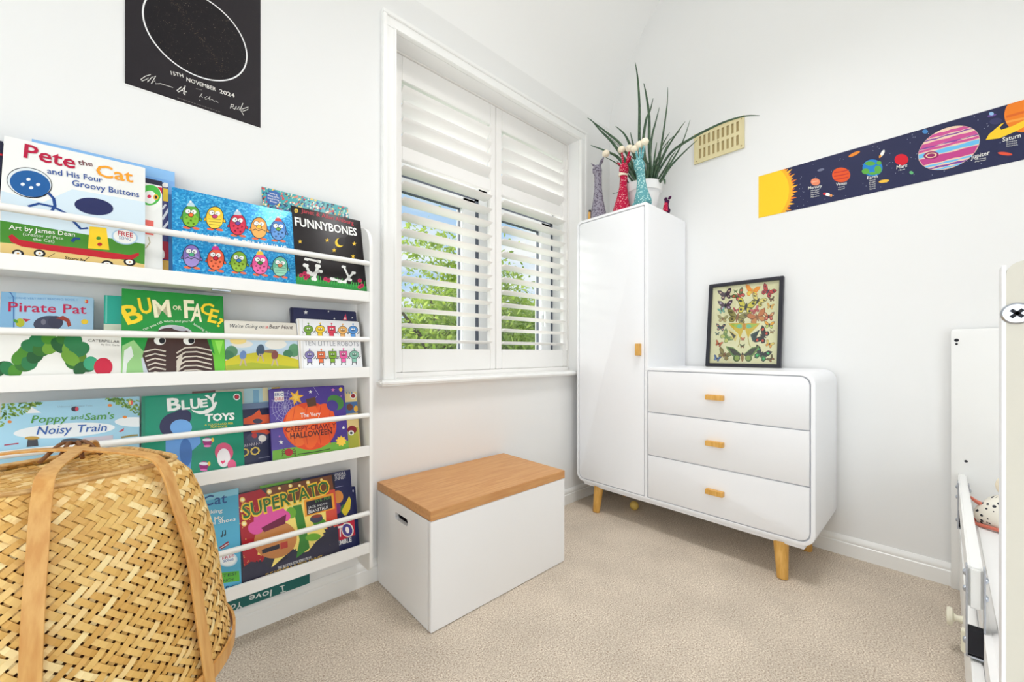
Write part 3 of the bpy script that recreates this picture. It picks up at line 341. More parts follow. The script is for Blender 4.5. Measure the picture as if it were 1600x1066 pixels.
 'E 98 0 672 1247 37 18 0.5|E 99 0 700 1196 56 23 1.1|E 100 0 104 1408 31 21 1.2|E 99 0 405 1248 45 17 1.3|E 100 0 -6 1226 53 29 1.3|E 100 0 171 1388 47 25 1.2|E 101 1 1067 1255 41 24 1.1|E 102 0 152 1464 44 30 1.2|E 103 0 789 1464 45 35 1|E 104 0 509 1263 48 24 0.5|E 98 0 376 1359 39 30 1.3|E 105 0 11 1469 54 26 1.3|E 106 1 248 1234 36 21 1|E 103 0 872 1450 47 23 1.4|E 103 0 92 1381 45 26 1.4|E 103 0 590 1385 52 22 0.8|E 106 0 800 1385 28 20 -2.2|E 100 0 575 1356 39 31 0.9|E 104 1 718 1438 41 33 0.8|E 105 0 1122 1296 56 33 1.2|E 101 0 466 1438 36 24 -2.5|E 106 0 946 1164 52 39 1|E 105 0 283 1340 51 16 0.9|E 103 0 175 1201 40 17 1|E 99 1 590 1325 52 33 1|E 103 0 721 1240 47 30 0.8|E 102 0 265 1185 38 32 -2.5|E 102 0 958 1329 38 23 1.1|E 103 0 531 1272 45 23 0.8|E 105 0 932 1370 53 37 -2.1|E 98 1 1092 1312 41 36 2.9|E 99 0 966 1392 54 34 1.1|E 101 0 866 1295 43 25 0.6|E 100 0 271 1180 37 18 0.9|E 104 0 221 1275 56 35 1.2|E 105 0 1018 1449 49 28 1|E 99 1 364 1279 37 24 1.3|E 102 0 -2 1363 50 31 1.1|E 98 0 580 1180 32 26 1.6|E 103 0 352 1304 43 29 1.3|E 105 0 703 1366 41 18 1|E 99 0 208 1443 51 22 1.4|E 98 1 106 1314 38 19 0.6|E 100 0 395 1350 41 26 1|E 105 0 397 1219 38 25 -1.9|E 103 0 532 1353 48 28 1.4|E 106 0 150 1476 27 18 1.1|E 98 0 413 1334 52 22 0.7|E 105 1 256 1402 36 28 1.3|E 99 0 1138 1311 34 16 1.1|E 98 0 777 1286 38 16 0.8|E 104 0 917 1442 40 24 0.6|E 104 0 1002 1304 57 27 0.8|E 106 0 747 1178 56 36 1|E 102 1 744 1253 53 26 1.1|E 102 0 -3 1253 39 26 1.2|E 106 0 164 1274 42 34 1.3|E 100 0 591 1470 30 20 1.1|E 101 0 1078 1374 65 41 0.9|E 100 0 42 1233 49 26 1.3|E 106 1 1000 1156 50 19 1|E 104 0 161 1296 43 26 0.9|E 99 0 288 1309 53 30 1.2|E 106 0 460 1386 58 25 1.1|E 105 0 51 1276 46 25 1.2|E 100 0 1072 1302 48 22 1.1|E 105 1 831 1317 58 35 1|E 104 0 415 1443 34 24 1.6|E 106 0 94 1446 52 18 1|E 104 0 331 1239 37 26 1.1|E 100 0 1078 1342 44 25 1.4|E 101 0 530 1418 35 22 1.1|E 101 1 670 1373 52 23 1.1|E 103 0 304 1290 44 25 1|E 99 0 821 1356 34 16 1.2|E 103 0 515 1190 36 16 0.5|E 106 0 675 1347 34 25 1.1|E 106 0 64 1224 32 16 1.2|E 100 1 166 1396 54 14 1.1|E 104 0 838 1382 52 32 1|E 103 0 1088 1447 52 24 0.7|E 104 0 169 1422 45 26 1|E 102 0 1029 1250 40 21 1.3|E 100 0 1141 1328 35 21 1.2|E 102 1 656 1253 27 15 0.8|E 98 0 440 1470 54 33 1|E 100 0 1064 1246 51 35 1.2|E 104 0 54 1410 48 24 1.4|E 104 0 936 1338 62 37 1.1|E 100 0 762 1278 31 27 0.8|E 105 1 106 1320 52 26 1.2|E 106 0 14 1323 47 22 1|E 102 0 139 1480 46 32 -2.3|E 106 0 604 1441 48 18 0.6|E 99 0 331 1444 45 26 0.8|E 102 0 1102 1262 51 18 1.4|E 103 1 206 1396 41 22 1.7|E 104 0 394 1246 48 34 1.1|E 104 0 622 1344 51 32 1.1|E 105 0 910 1360 39 23 1.2|E 104 0 535 1382 51 16 0.9|E 105 0 30 1468 39 30 1.1|E 98 1 1098 1481 43 27 1|E 105 0 8 1310 32 24 1.8|E 106 0 170 1269 39 29 1.2|E 100 0 348 1346 40 24 1.1|E 98 0 842 1180 43 28 1.2|E 104 0 122 1228 25 17 1.2|E 103 1 238 1269 32 22 1.1|E 103 0 204 1313 50 30 1.1|E 104 0 896 1218 42 30 1|E 104 0 932 1324 40 18 0.7|E 103 0 284 1202 40 24 1|E 104 0 94 1424 42 16 0.9|E 104 1 921 1479 47 30 1|E 106 0 583 1266 53 38 1.1|E 98 0 758 1268 36 21 -2.6|E 100 0 14 1255 27 18 1.2|E 101 0 371 1304 56 20 1.2|E 99 0 799 1462 56 34 0.7|E 98 1 748 1214 40 22 0.6|E 98 0 238 1188 53 24 0.8|E 98 0 392 1251 55 34 1|E 98 0 413 1450 59 29 1.2|E 102 0 102 1395 41 20 1.5|E 105 0 76 1360 27 18 1.1|E 101 1 921 1196 43 26 0.9|E 102 0 1030 1385 61 18 1.1|E 102 0 452 1438 46 27 1.2|E 103 0 192 1303 31 25 1.9|E 103 0 925 1171 44 20 1|E 106 0 1011 1189 40 26 1.8|E 103 1 113 1382 34 22 1.5|E 105 0 807 1220 53 36 -2.5|E 99 0 670 1176 53 23 1.2|E 99 0 342 1430 57 19 1|E 103 0 -3 1194 24 15 1.2|E 106 0 353 1255 49 31 1.1|E 103 1 116 1339 31 29 1.3|E 99 0 136 1211 34 25 1.2|E 104 0 952 1314 63 21 1.1|E 99 0 802 1438 43 28 1.1|E 100 0 939 1204 38 19 0.6|E 103 0 -1 1256 33 22 1.9|E 99 1 1082 1195 32 19 -2.7|E 99 0 469 1336 49 34 1.2|E 105 0 509 1478 53 23 1|E 104 0 635 1197 39 20 0.8|E 101 0 900 1215 50 31 -1.9|E 105 0 830 1195 33 23 0.9|E 101 1 76 1372 33 22 1.1|E 99 0 294 1279 49 31 1.2|E 101 0 765 1474 44 29 -2.6|E 106 0 917 1170 33 20 0.6|E 105 0 1080 1476 42 28 -2.8|E 100 0 718 1377 39 21 -2.7|E 99 1 782 1456 42 17 1.1|E 106 0 1026 1303 43 35 1.8|E 101 0 270 1317 38 17 0.8|E 101 0 2 1255 46 17 1.2|E 100 0 313 1237 38 14 1.1|E 106 0 21 1394 25 17 0.8|E 101 1 618 1397 42 33 -2.7|E 106 0 1071 1460 37 17 0.8|E 98 0 97 1329 38 21 1.1|E 100 0 67 1482 32 20 1.5|E 103 0 111 1218 34 32 -2.9|E 102 0 867 1243 29 21 1|E 102 1 164 1245 46 30 0.7|E 104 0 936 1290 45 34 -2.5|E 106 0 480 1267 47 30 1.2|E 98 0 435 1355 46 28 1.2|E 99 0 1093 1449 51 35 1.1|E 98 0 794 1386 53 37 1.1|E 99 1 694 1214 37 24 1|E 103 0 304 1214 54 25 1|E 102 0 160 1418 45 20 1.1|E 101 0 144 1185 41 22 1.1|E 105 0 194 1207 39 28 1.2|E 102 0 1044 1438 45 31 -2.3|E 105 1 225 1410 45 25 0.7|E 102 0 310 1451 53 23 1|E 99 0 515 1261 44 25 1.7|E 102 0 357 1452 46 32 1.1|E 103 0 1116 1357 39 34 0.9|E 99 0 349 1454 33 23 -2.4|E 99 1 438 1464 52 20 0.7|E 99 0 1014 1317 31 27 1|E 99 0 1068 1305 41 33 0.9|E 105 0 75 1369 33 25 1.8|E 98 0 76 1189 28 21 1.2|E 104 0 476 1228 37 22 0.6|E 100 1 398 1287 52 21 1|E 106 0 146 1467 39 21 0.8|E 105 0 698 1403 37 32 1.3|E 105 0 839 1288 43 30 -2.2|E 100 0 856 1340 33 19 1.2|E 105 0 471 1290 42 32 1.1|E 104 1 997 1277 48 29 1.1|E 106 0 20 1312 39 26 1.1|E 103 0 1050 1392 39 17 0.9|E 105 0 306 1370 30 21 1|E 105 0 30 1338 48 20 0.9|E 106 0 438 1223 49 22 1|E 104 1 781 1286 42 20 1.4|E 103 0 875 1233 46 16 0.9|E 105 0 123 1422 41 25 1.5|E 100 0 713 1361 59 30 1.2|E 98 0 248 1463 45 21 1.2|E 98 0 92 1316 40 28 1.3|E 104 1 62 1405 26 16 1.3|E 106 0 860 1451 60 37 1|E 106 0 306 1461 46 32 1.1|E 104 0 954 1282 44 32 1|E 100 0 1102 1252 40 19 1.3|E 101 0 232 1483 28 16 0.7|E 99 1 407 1244 48 34 1.1|E 101 0 425 1344 39 32 1.8|E 102 0 202 1275 48 33 0.9|E 98 0 886 1349 54 37 1|E 102 0 196 1384 52 29 1.3|E 105 0 908 1167 31 24 1.1|E 102 1 385 1440 42 19 0.8|E 98 0 1075 1237 53 30 0.6|E 106 0 793 1198 27 19 1.1|E 106 0 647 1243 41 23 0.6|E 101 0 335 1186 39 17 1|E 102 0 928 1410 44 19 0.7|E 103 1 524 1458 52 16 1.1|E 104 0 328 1220 46 21 1.3|E 99 0 564 1459 44 15 1|E 102 0 476 1437 43 30 -2.2|E 99 0 546 1207 29 28 1.3|E 101 0 442 1434 38 16 1.2|E 99 1 749 1336 46 34 0.9|E 104 0 1098 1251 61 31 1.1|E 98 0 481 1206 39 24 0.8|E 100 0 616 1341 41 29 1.1|E 104 0 132 1351 36 20 1|E 106 0 646 1429 37 18 0.9|E 104 1 634 1262 29 16 0.9|E 104 0 292 1282 35 23 1.1|E 101 0 557 1170 47 34 1.1|E 103 0 180 1340 33 27 2.2|E 103 0 276 1203 55 34 1.1|E 105 0 952 1157 56 19 0.9|E 101 1 379 1428 49 14 1.1|E 98 0 203 1436 35 23 1.2|E 100 0 912 1269 58 33 0.8|E 98 0 28 1449 35 20 1|E 104 0 158 1202 26 17 1.1|E 103 0 202 1205 33 29 1.6|E 100 1 34 1447 46 15 1.4|E 103 0 1014 1275 41 32 -2.6|E 105 0 285 1464 50 21 0.6|E 100 0 853 1332 53 36 1|E 101 0 1033 1300 34 31 1.7|E 105 0 766 1484 31 18 1.1|E 106 1 378 1188 45 15 1.5|E 103 0 1078 1311 48 26 0.6|E 105 0 886 1388 49 32 1.1|E 99 0 1030 1298 36 22 0.9|E 105 0 636 1395 57 20 1.3|E 106 0 637 1260 42 20 1.1|E 106 1 260 1301 46 31 1.1|E 98 0 696 1302 45 24 -2.8|E 102 0 172 1435 46 24 0.7|E 100 0 660 1377 46 25 1.2|E 104 0 95 1206 36 27 1.9|E 102 0 199 1266 52 22 1.4|E 100 1 364 1269 33 14 1.2|E 102 0 1014 1339 37 20 -2.7|E 106 0 421 1207 47 21 -1.7|E 100 0 417 1298 48 25 1.1|E 105 0 754 1366 52 37 1.1|E 104 0 781 1410 62 22 1|E 105 1 504 1218 44 30 1.2|E 100 0 468 1307 42 25 -2.6|E 106 0 79 1251 44 27 0.8|E 105 0 147 1336 50 34 1.1|E 105 0 63 1356 48 33 1.2|E 98 0 854 1312 56 32 0.8|E 106 1 1110 1320 62 38 1|E 104 0 853 1293 31 25 -2.5|E 102 0 1062 1393 54 21 1|E 106 0 64 1335 38 18 1.2|E 105 0 465 1386 36 19 1.2|E 102 0 1030 1231 48 18 1.1|E 104 1 568 1285 51 18 1.3|E 98 0 460 1245 35 33 3|E 101 0 188 1353 30 20 1.2|E 99 0 566 1360 33 27 2.9|E 105 0 488 1200 51 25 0.6|E 98 0 288 1350 38 15 0.7|E 98 1 1148 1453 39 36 0.9|E 98 0 106 1412 41 26 1.1|E 103 0 736 1317 49 21 1.4|E 106 0 673 1352 35 22 1.1|E 106 0 531 1418 31 23 -2.4|E 102 0 1005 1294 48 37 1.4|E 105 1 506 1468 37 17 0.6|E 100 0 649 1418 54 31 1|E 106 0 221 1197 52 26 1.1|E 99 0 166 1374 45 25 -1.8|E 100 0 329 1200 33 16 0.9|E 104 0 1025 1259 44 32 1.2|E 101 1 958 1360 38 25 1|E 104 0 1077 1286 32 23 1.1|E 98 0 1033 1343 46 31 0.9|E 100 0 458 1424 45 23 1.1|E 105 0 331 1414 34 23 1.1|E 104 0 532 1431 40 30 0.8|E 99 1 522 1181 46 21 1|E 106 0 517 1270 34 22 -2.6|E 104 0 278 1287 48 31 1.2|E 104 0 446 1435 45 30 1.1|E 98 0 848 1209 42 24 0.8|E 100 0 1024 1252 54 33 0.8|E 100 1 1132 1379 54 32 1.1|E 101 0 938 1391 41 33 0.8|E 101 0 336 1183 42 25 0.9|E 99 0 276 1460 29 15 1.1|E 103 0 714 1451 45 38 1.1|E 102 0 504 1367 58 17 0.9|E 99 1 828 1307 57 28 1.3|E 100 0 288 1292 39 30 1|E 106 0 849 1415 42 29 -2.4|E 100 0 633 1233 56 28 1|E 105 0 538 1450 44 29 0.8|E 105 0 655 1325 41 29 1.1|E 104 1 751 1360 61 25 0.9|E 101 0 487 1334 37 33 1.1|E 101 0 828 1264 45 21 0.4|E 104 0 814 1260 55 20 0.9|E 101 0 1069 1376 42 40 0.5|E 99 0 122 1278 41 27 1.2|E 101 1 998 1180 41 34 0.8|E 100 0 378 1180 38 19 -2.7|E 101 0 330 1473 46 33 1.1|E 105 0 653 1180 41 15 1.2|E 102 0 942 1262 46 28 1|E 105 0 71 1224 39 26 1|E 103 1 620 1282 38 27 -2.8|E 104 0 967 1210 37 29 1|E 103 0 26 1412 45 16 0.8|E 103 0 504 1399 47 35 1.2|E 105 0 246 1425 37 26 1.8|E 102 0 690 1480 48 34 -2.3|E 105 1 13 1262 52 16 1.2|E 103 0 364 1451 32 20 1|E 103 0 578 1275 40 19 1.2|E 105 0 259 1381 56 35 1.1|E 99 0 1135 1217 63 40 1.1|E 103 0 122 1262 42 23 0.5|E 106 1 1064 1410 41 32 -2.6|E 103 0 158 1230 34 25 1.5|E 103 0 1089 1471 43 26 0.9|E 103 0 2 1344 45 27 1.1|E 106 0 1140 1220 45 33 1.1|E 106 0 75 1268 33 29 1.7|E 99 1 256 1230 39 21 1.1|E 102 0 1154 1420 47 30 -1.9|E 103 0 82 1460 35 22 1.4|E 102 0 702 1203 32 29 0.6|E 100 0 1135 1337 52 37 1|E 100 0 213 1308 34 24 1.1|E 101 1 362 1228 35 27 1.1|E 101 0 550 1434 50 33 1|E 101 0 665 1209 56 17 1.1|E 98 0 23 1289 34 19 0.8|E 100 0 703 1379 47 33 -2.4|E 103 0 164 1453 39 30 1.4|E 100 1 602 1272 39 25 1.3|E 101 0 780 1428 44 27 1.1|E 104 0 172 1195 40 24 1.6|E 102 0 650 1485 45 29 1.7|E 104 0 408 1175 38 18 0.8|E 106 0 160 1457 47 32 1.1|E 106 1 760 1166 50 19 1.1|E 102 0 486 1301 56 31 1.2|E 101 0 102 1278 43 23 1.4|E 106 0 962 1260 46 26 1|E 106 0 498 1382 54 16 0.6|E 102 0 21 1232 42 24 0.6|E 101 1 67 1296 27 18 1.1|E 106 0 646 1223 54 20 1.1|E 100 0 180 1241 37 28 1.9|E 98 0 67 1201 50 22 1.3|E 103 0 270 1261 45 20 0.9|E 101 0 383 1276 46 17 0.9|E 104 1 977 1195 33 24 1|E 100 0 1146 1346 44 25 1.1|E 105 0 604 1184 47 28 0.9|E 98 0 901 1252 52 26 -2.7|E 103 0 739 1396 54 19 1.2|E 106 0 946 1480 43 33 0.8|E 104 1 378 1188 48 20 0.5|E 99 0 86 1476 26 15 1|E 102 0 460 1316 38 26 1.1|E 99 0 32 1201 32 18 0.8|E 100 0 371 1478 53 17 1.3|E 98 0 135 1259 35 21 0.9|E 105 1 305 1347 48 19 0.5|E 100 0 1152 1404 55 35 1.1|E 106 0 698 1293 45 33 1.1|E 105 0 219 1203 50 35 1.2|E 100 0 832 1312 47 37 1.1|E 105 0 184 1217 45 34 1.2|E 102 1 482 1286 50 28 0.6|E 100 0 865 1248 45 20 1.1|E 100 0 202 1196 35 17 1.2|E 99 0 496 1374 50 29 1.1|E 100 0 657 1433 54 33 1|E 102 0 629 1484 48 22 0.7|E 98 1 141 1303 52 18 1.3|E 101 0 1102 1416 64 41 1.1|E 103 0 912 1274 36 16 0.7|E 99 0 320 1350 45 18 0.4|E 99 0 849 1390 47 18 1.1|E 99 0 505 1393 33 15 1|E 107 11 137 1360 303 206 1.2|T 5 0 92 1409 -0.053 96 65 1 0 WITH A|T 5 0 68 1368 -0.027 140 65 1 0 SPECIAL EXTRA|T 5 0 66 1329 -0.032 140 64 1 0 SEARCH AT THE|T 5 0 94 1290 -0.086 81 64 1 0 BACK!'),
({'name': 'picture_book', 'label': 'white picture book with just its top showing behind the glittery blue book', 'shelf': 1, 'loc': [0.3238, 1.5005, 1.1555], 'lean': 13, 'w': 0.0804, 'h': 0.3158, 'th': 0.004, 'base': (235, 235, 230), 'rad': 0.002, 'mat': 'print', 'hard': 0},
 ''),
({'name': 'picture_book', 'label': 'thin navy picture book peeping over the glittery blue book, top shelf', 'shelf': 1, 'loc': [0.1941, 1.506, 1.1555], 'lean': 13, 'w': 0.0897, 'h': 0.3, 'th': 0.004, 'base': (32, 36, 70), 'rad': 0.002, 'mat': 'print', 'hard': 0},
 ''),
({'name': 'board_book', 'label': 'light blue board book with pink title at the left end of the second shelf', 'shelf': 2, 'loc': [-0.2668, 1.512, 0.8705], 'lean': 12, 'w': 0.1563, 'h': 0.2346, 'th': 0.014, 'base': (168, 205, 232), 'rad': 0.006, 'mat': 'print', 'hard': 0},
 'P 108 0 -9 446 92 446 92 976 -9 976|L 109 0 16 23 946 58 932 78 882 90 573|T 110 0 49 870 0.041 455 57 0 0 USBORNE VERY FIRST READING: BOOK 1|E 111 0 311 629 252 203 -2.8|E 112 0 357 649 161 128 1.5|E 113 0 277 644 73 42 1.6|P 114 0 356 685 408 719 452 684 468 616 445 599 431 655 391 680|E 115 0 127 628 110 71 1.6|E 116 0 99 644 54 31 2.2|P 117 0 140 672 193 666 163 638|E 118 0 562 662 70 64 1.4|E 119 0 572 888 57 32 1.6|E 120 0 566 890 32 14 1.6|T 121 0 50 740 0.020 524 255 1 0 Pirate Pat'),
({'name': 'board_book', 'label': 'white board book with a green leafy arch and red disc, second shelf left', 'shelf': 2, 'loc': [-0.262, 1.4845, 0.8705], 'lean': 12, 'w': 0.2069, 'h': 0.1317, 'th': 0.016, 'base': (238, 236, 230), 'rad': 0.004, 'mat': 'print', 'hard': 0},
 'E 122 0 20 169 202 118 -2|E 123 0 64 174 175 110 1.8|E 124 0 110 148 168 109 -1.6|E 125 0 162 196 153 132 2.3|E 124 0 136 283 198 125 -1.9|E 123 0 196 232 201 130 -1.6|E 124 0 165 345 172 113 -1.9|E 122 0 229 295 198 132 -1.8|E 123 0 195 395 164 147 1.9|E 125 0 268 358 177 149 1.6|E 123 0 241 447 163 139 1.9|E 126 0 324 378 179 126 -1.9|E 124 0 313 474 162 128 1.6|E 122 0 382 398 217 123 2|E 125 0 422 477 173 142 -2.2|E 126 0 459 372 213 144 -1.7|E 123 0 475 445 204 157 1.4|E 127 0 513 293 191 139 1.9|E 125 0 496 228 200 176 1.6|E 127 0 540 214 190 135 1.6|E 123 0 520 359 214 170 -2.1|E 126 0 461 267 226 130 2.1|E 122 0 533 161 179 121 -1.9|E 122 0 585 186 164 140 1.4|E 128 0 603 212 183 130 1.6|E 129 0 694 173 243 171 1.6|T 130 0 581 443 -0.053 232 76 0 0 CATERPILLAR|T 131 0 677 407 -0.070 135 45 0 0 by Eric Carle'),
({'name': 'picture_book', 'label': 'turquoise hardback with a cream band behind the large green book, second shelf', 'shelf': 2, 'loc': [-0.0906, 1.506, 0.8705], 'lean': 12, 'w': 0.2506, 'h': 0.2433, 'th': 0.022, 'base': (40, 165, 145), 'rad': 0.002, 'mat': 'print', 'hard': 1},
 'P 132 0 -114 -86 382 -86 382 646 -114 646|L 133 0 29 18 971 19 656'),
({'name': 'picture_book', 'label': 'large green picture book with yellow and white capital title, second shelf', 'shelf': 2, 'loc': [-0.0556, 1.4845, 0.8705], 'lean': 12, 'w': 0.2281, 'h': 0.2635, 'th': 0.007, 'base': (36, 146, 62), 'rad': 0.002, 'mat': 'print', 'hard': 0},
 "P 134 0 9 403 98 468 190 319 169 205 257 32 -3 30|P 135 0 24 347 78 404 98 291 49 208 40 83 11 71|P 136 0 159 262 220 319 283 203 262 75 180 78|P 137 0 735 486 919 490 908 55 785 60 755 296|P 138 0 817 476 900 478 860 296|P 139 0 735 486 782 487 813 303 768 355|E 140 0 454 574 379 197 3|E 141 0 453 529 420 227 3|E 142 0 482 614 170 61 2.9|P 143 0 212 493 739 506 796 287 817 -8 236 19 169 290|L 144 14 39 179 334 273 366 364 340|L 144 0 41 457 319 537 385 641 392 785 350|L 144 14 39 190 282 273 313 364 287|L 144 0 41 457 265 536 331 640 337 784 294|L 144 14 39 200 230 273 261 363 234|L 144 0 41 456 212 536 276 640 282 783 238|L 144 14 39 210 179 273 209 363 181|L 144 0 41 456 159 535 222 639 227 782 182|L 144 14 39 220 128 272 158 363 129|L 144 0 40 456 106 534 169 638 172 780 126|L 144 14 39 231 76 272 106 362 77|L 144 0 40 455 53 534 115 637 118 779 70|P 144 0 456 230 514 331 501 199 455 53|E 5 0 314 466 126 123 1.1|E 4 0 333 466 89 65 1.5|E 5 0 572 471 134 129 -2.6|E 4 0 593 472 92 70 1.5|T 145 0 49 642 0.367 150 549 3 0 B|T 145 0 150 775 0.140 106 470 3 0 U|T 146 0 268 740 0.103 150 532 3 0 M|T 146 0 428 843 -0.021 80 132 2 0 OR|T 146 0 532 750 0.030 97 571 3 0 F|T 146 0 593 719 -0.059 104 566 3 0 A|T 145 0 674 814 -0.178 125 383 3 0 C|T 145 0 748 716 -0.224 89 446 3 0 E|T 145 0 832 662 -0.312 53 293 3 0 ?|T 24 0 179 579 0.542 186 74 0 0 can you tell|T 24 0 349 682 0.053 253 77 0 0 which end you're|T 24 0 610 669 -0.644 186 75 0 0 looking at?"),
({'name': 'board_book', 'label': 'cream board book with a painted yellow hill, between the green book and the robot book', 'shelf': 2, 'loc': [0.1732, 1.4845, 0.8705], 'lean': 12, 'w': 0.2046, 'h': 0.1862, 'th': 0.012, 'base': (226, 220, 208), 'rad': 0.005, 'mat': 'print', 'hard': 0},
 "P 147 0 4 292 819 292 819 490 4 490|E 148 0 182 435 287 117 -3.1|E 149 0 558 440 317 164 -3.1|E 150 0 140 481 221 117 -3.1|E 151 0 67 341 184 160 1.5|E 152 0 29 295 152 144 -3|E 153 0 770 359 232 177 1.4|E 154 0 694 309 147 139 -2.6|E 155 0 484 334 206 81 -3.1|P 156 0 -3 220 128 295 362 334 580 309 823 224 809 -42 -8 -4|P 157 0 -4 160 278 200 810 124 802 -41 -8 -4|E 158 15 185 294 147 89 1.4|L 159 0 39 177 248 149 156|L 159 0 39 194 248 213 152|E 160 15 376 358 200 114 1.4|L 159 0 40 368 310 338 215|L 159 0 40 385 310 405 211|E 161 15 537 293 155 97 1.4|L 159 0 40 528 244 496 148|L 159 0 41 546 244 567 144|T 162 0 46 646 0.018 380 136 0 0.25 We're Going on|T 163 0 439 654 -0.007 33 140 0 0.25 a|T 164 0 486 654 0.012 279 143 0 0.25 Bear Hunt"),
({'name': 'board_book', 'label': 'navy board book with white stars behind the robot book, second shelf', 'shelf': 2, 'loc': [0.367, 1.505, 0.8705], 'lean': 12, 'w': 0.2303, 'h': 0.2458, 'th': 0.016, 'base': (40, 44, 82), 'rad': 0.006, 'mat': 'print', 'hard': 0},
 'P 165 0 -6 55 33 55 33 982 -6 982|P 5 0 198 957 204 933 228 934 208 917 214 893 196 906 176 890 184 916 167 930 190 932|P 5 0 511 971 514 960 524 961 515 953 518 942 509 948 500 940 504 952 495 958 506 960|P 5 0 588 868 591 856 604 856 593 848 596 835 586 842 576 834 580 847 571 854 583 855|P 5 0 858 895 861 883 873 884 863 876 866 864 856 870 846 863 850 875 842 882 854 883|P 166 0 712 834 760 938 774 838|E 5 0 746 861 44 35 1.2'),
({'name': 'board_book', 'label': 'white board book with ten small robots, right end of the second shelf', 'shelf': 2, 'loc': [0.3796, 1.4845, 0.8705], 'lean': 12, 'w': 0.2175, 'h': 0.204, 'th': 0.014, 'base': (240, 240, 242), 'rad': 0.006, 'mat': 'print', 'hard': 0},
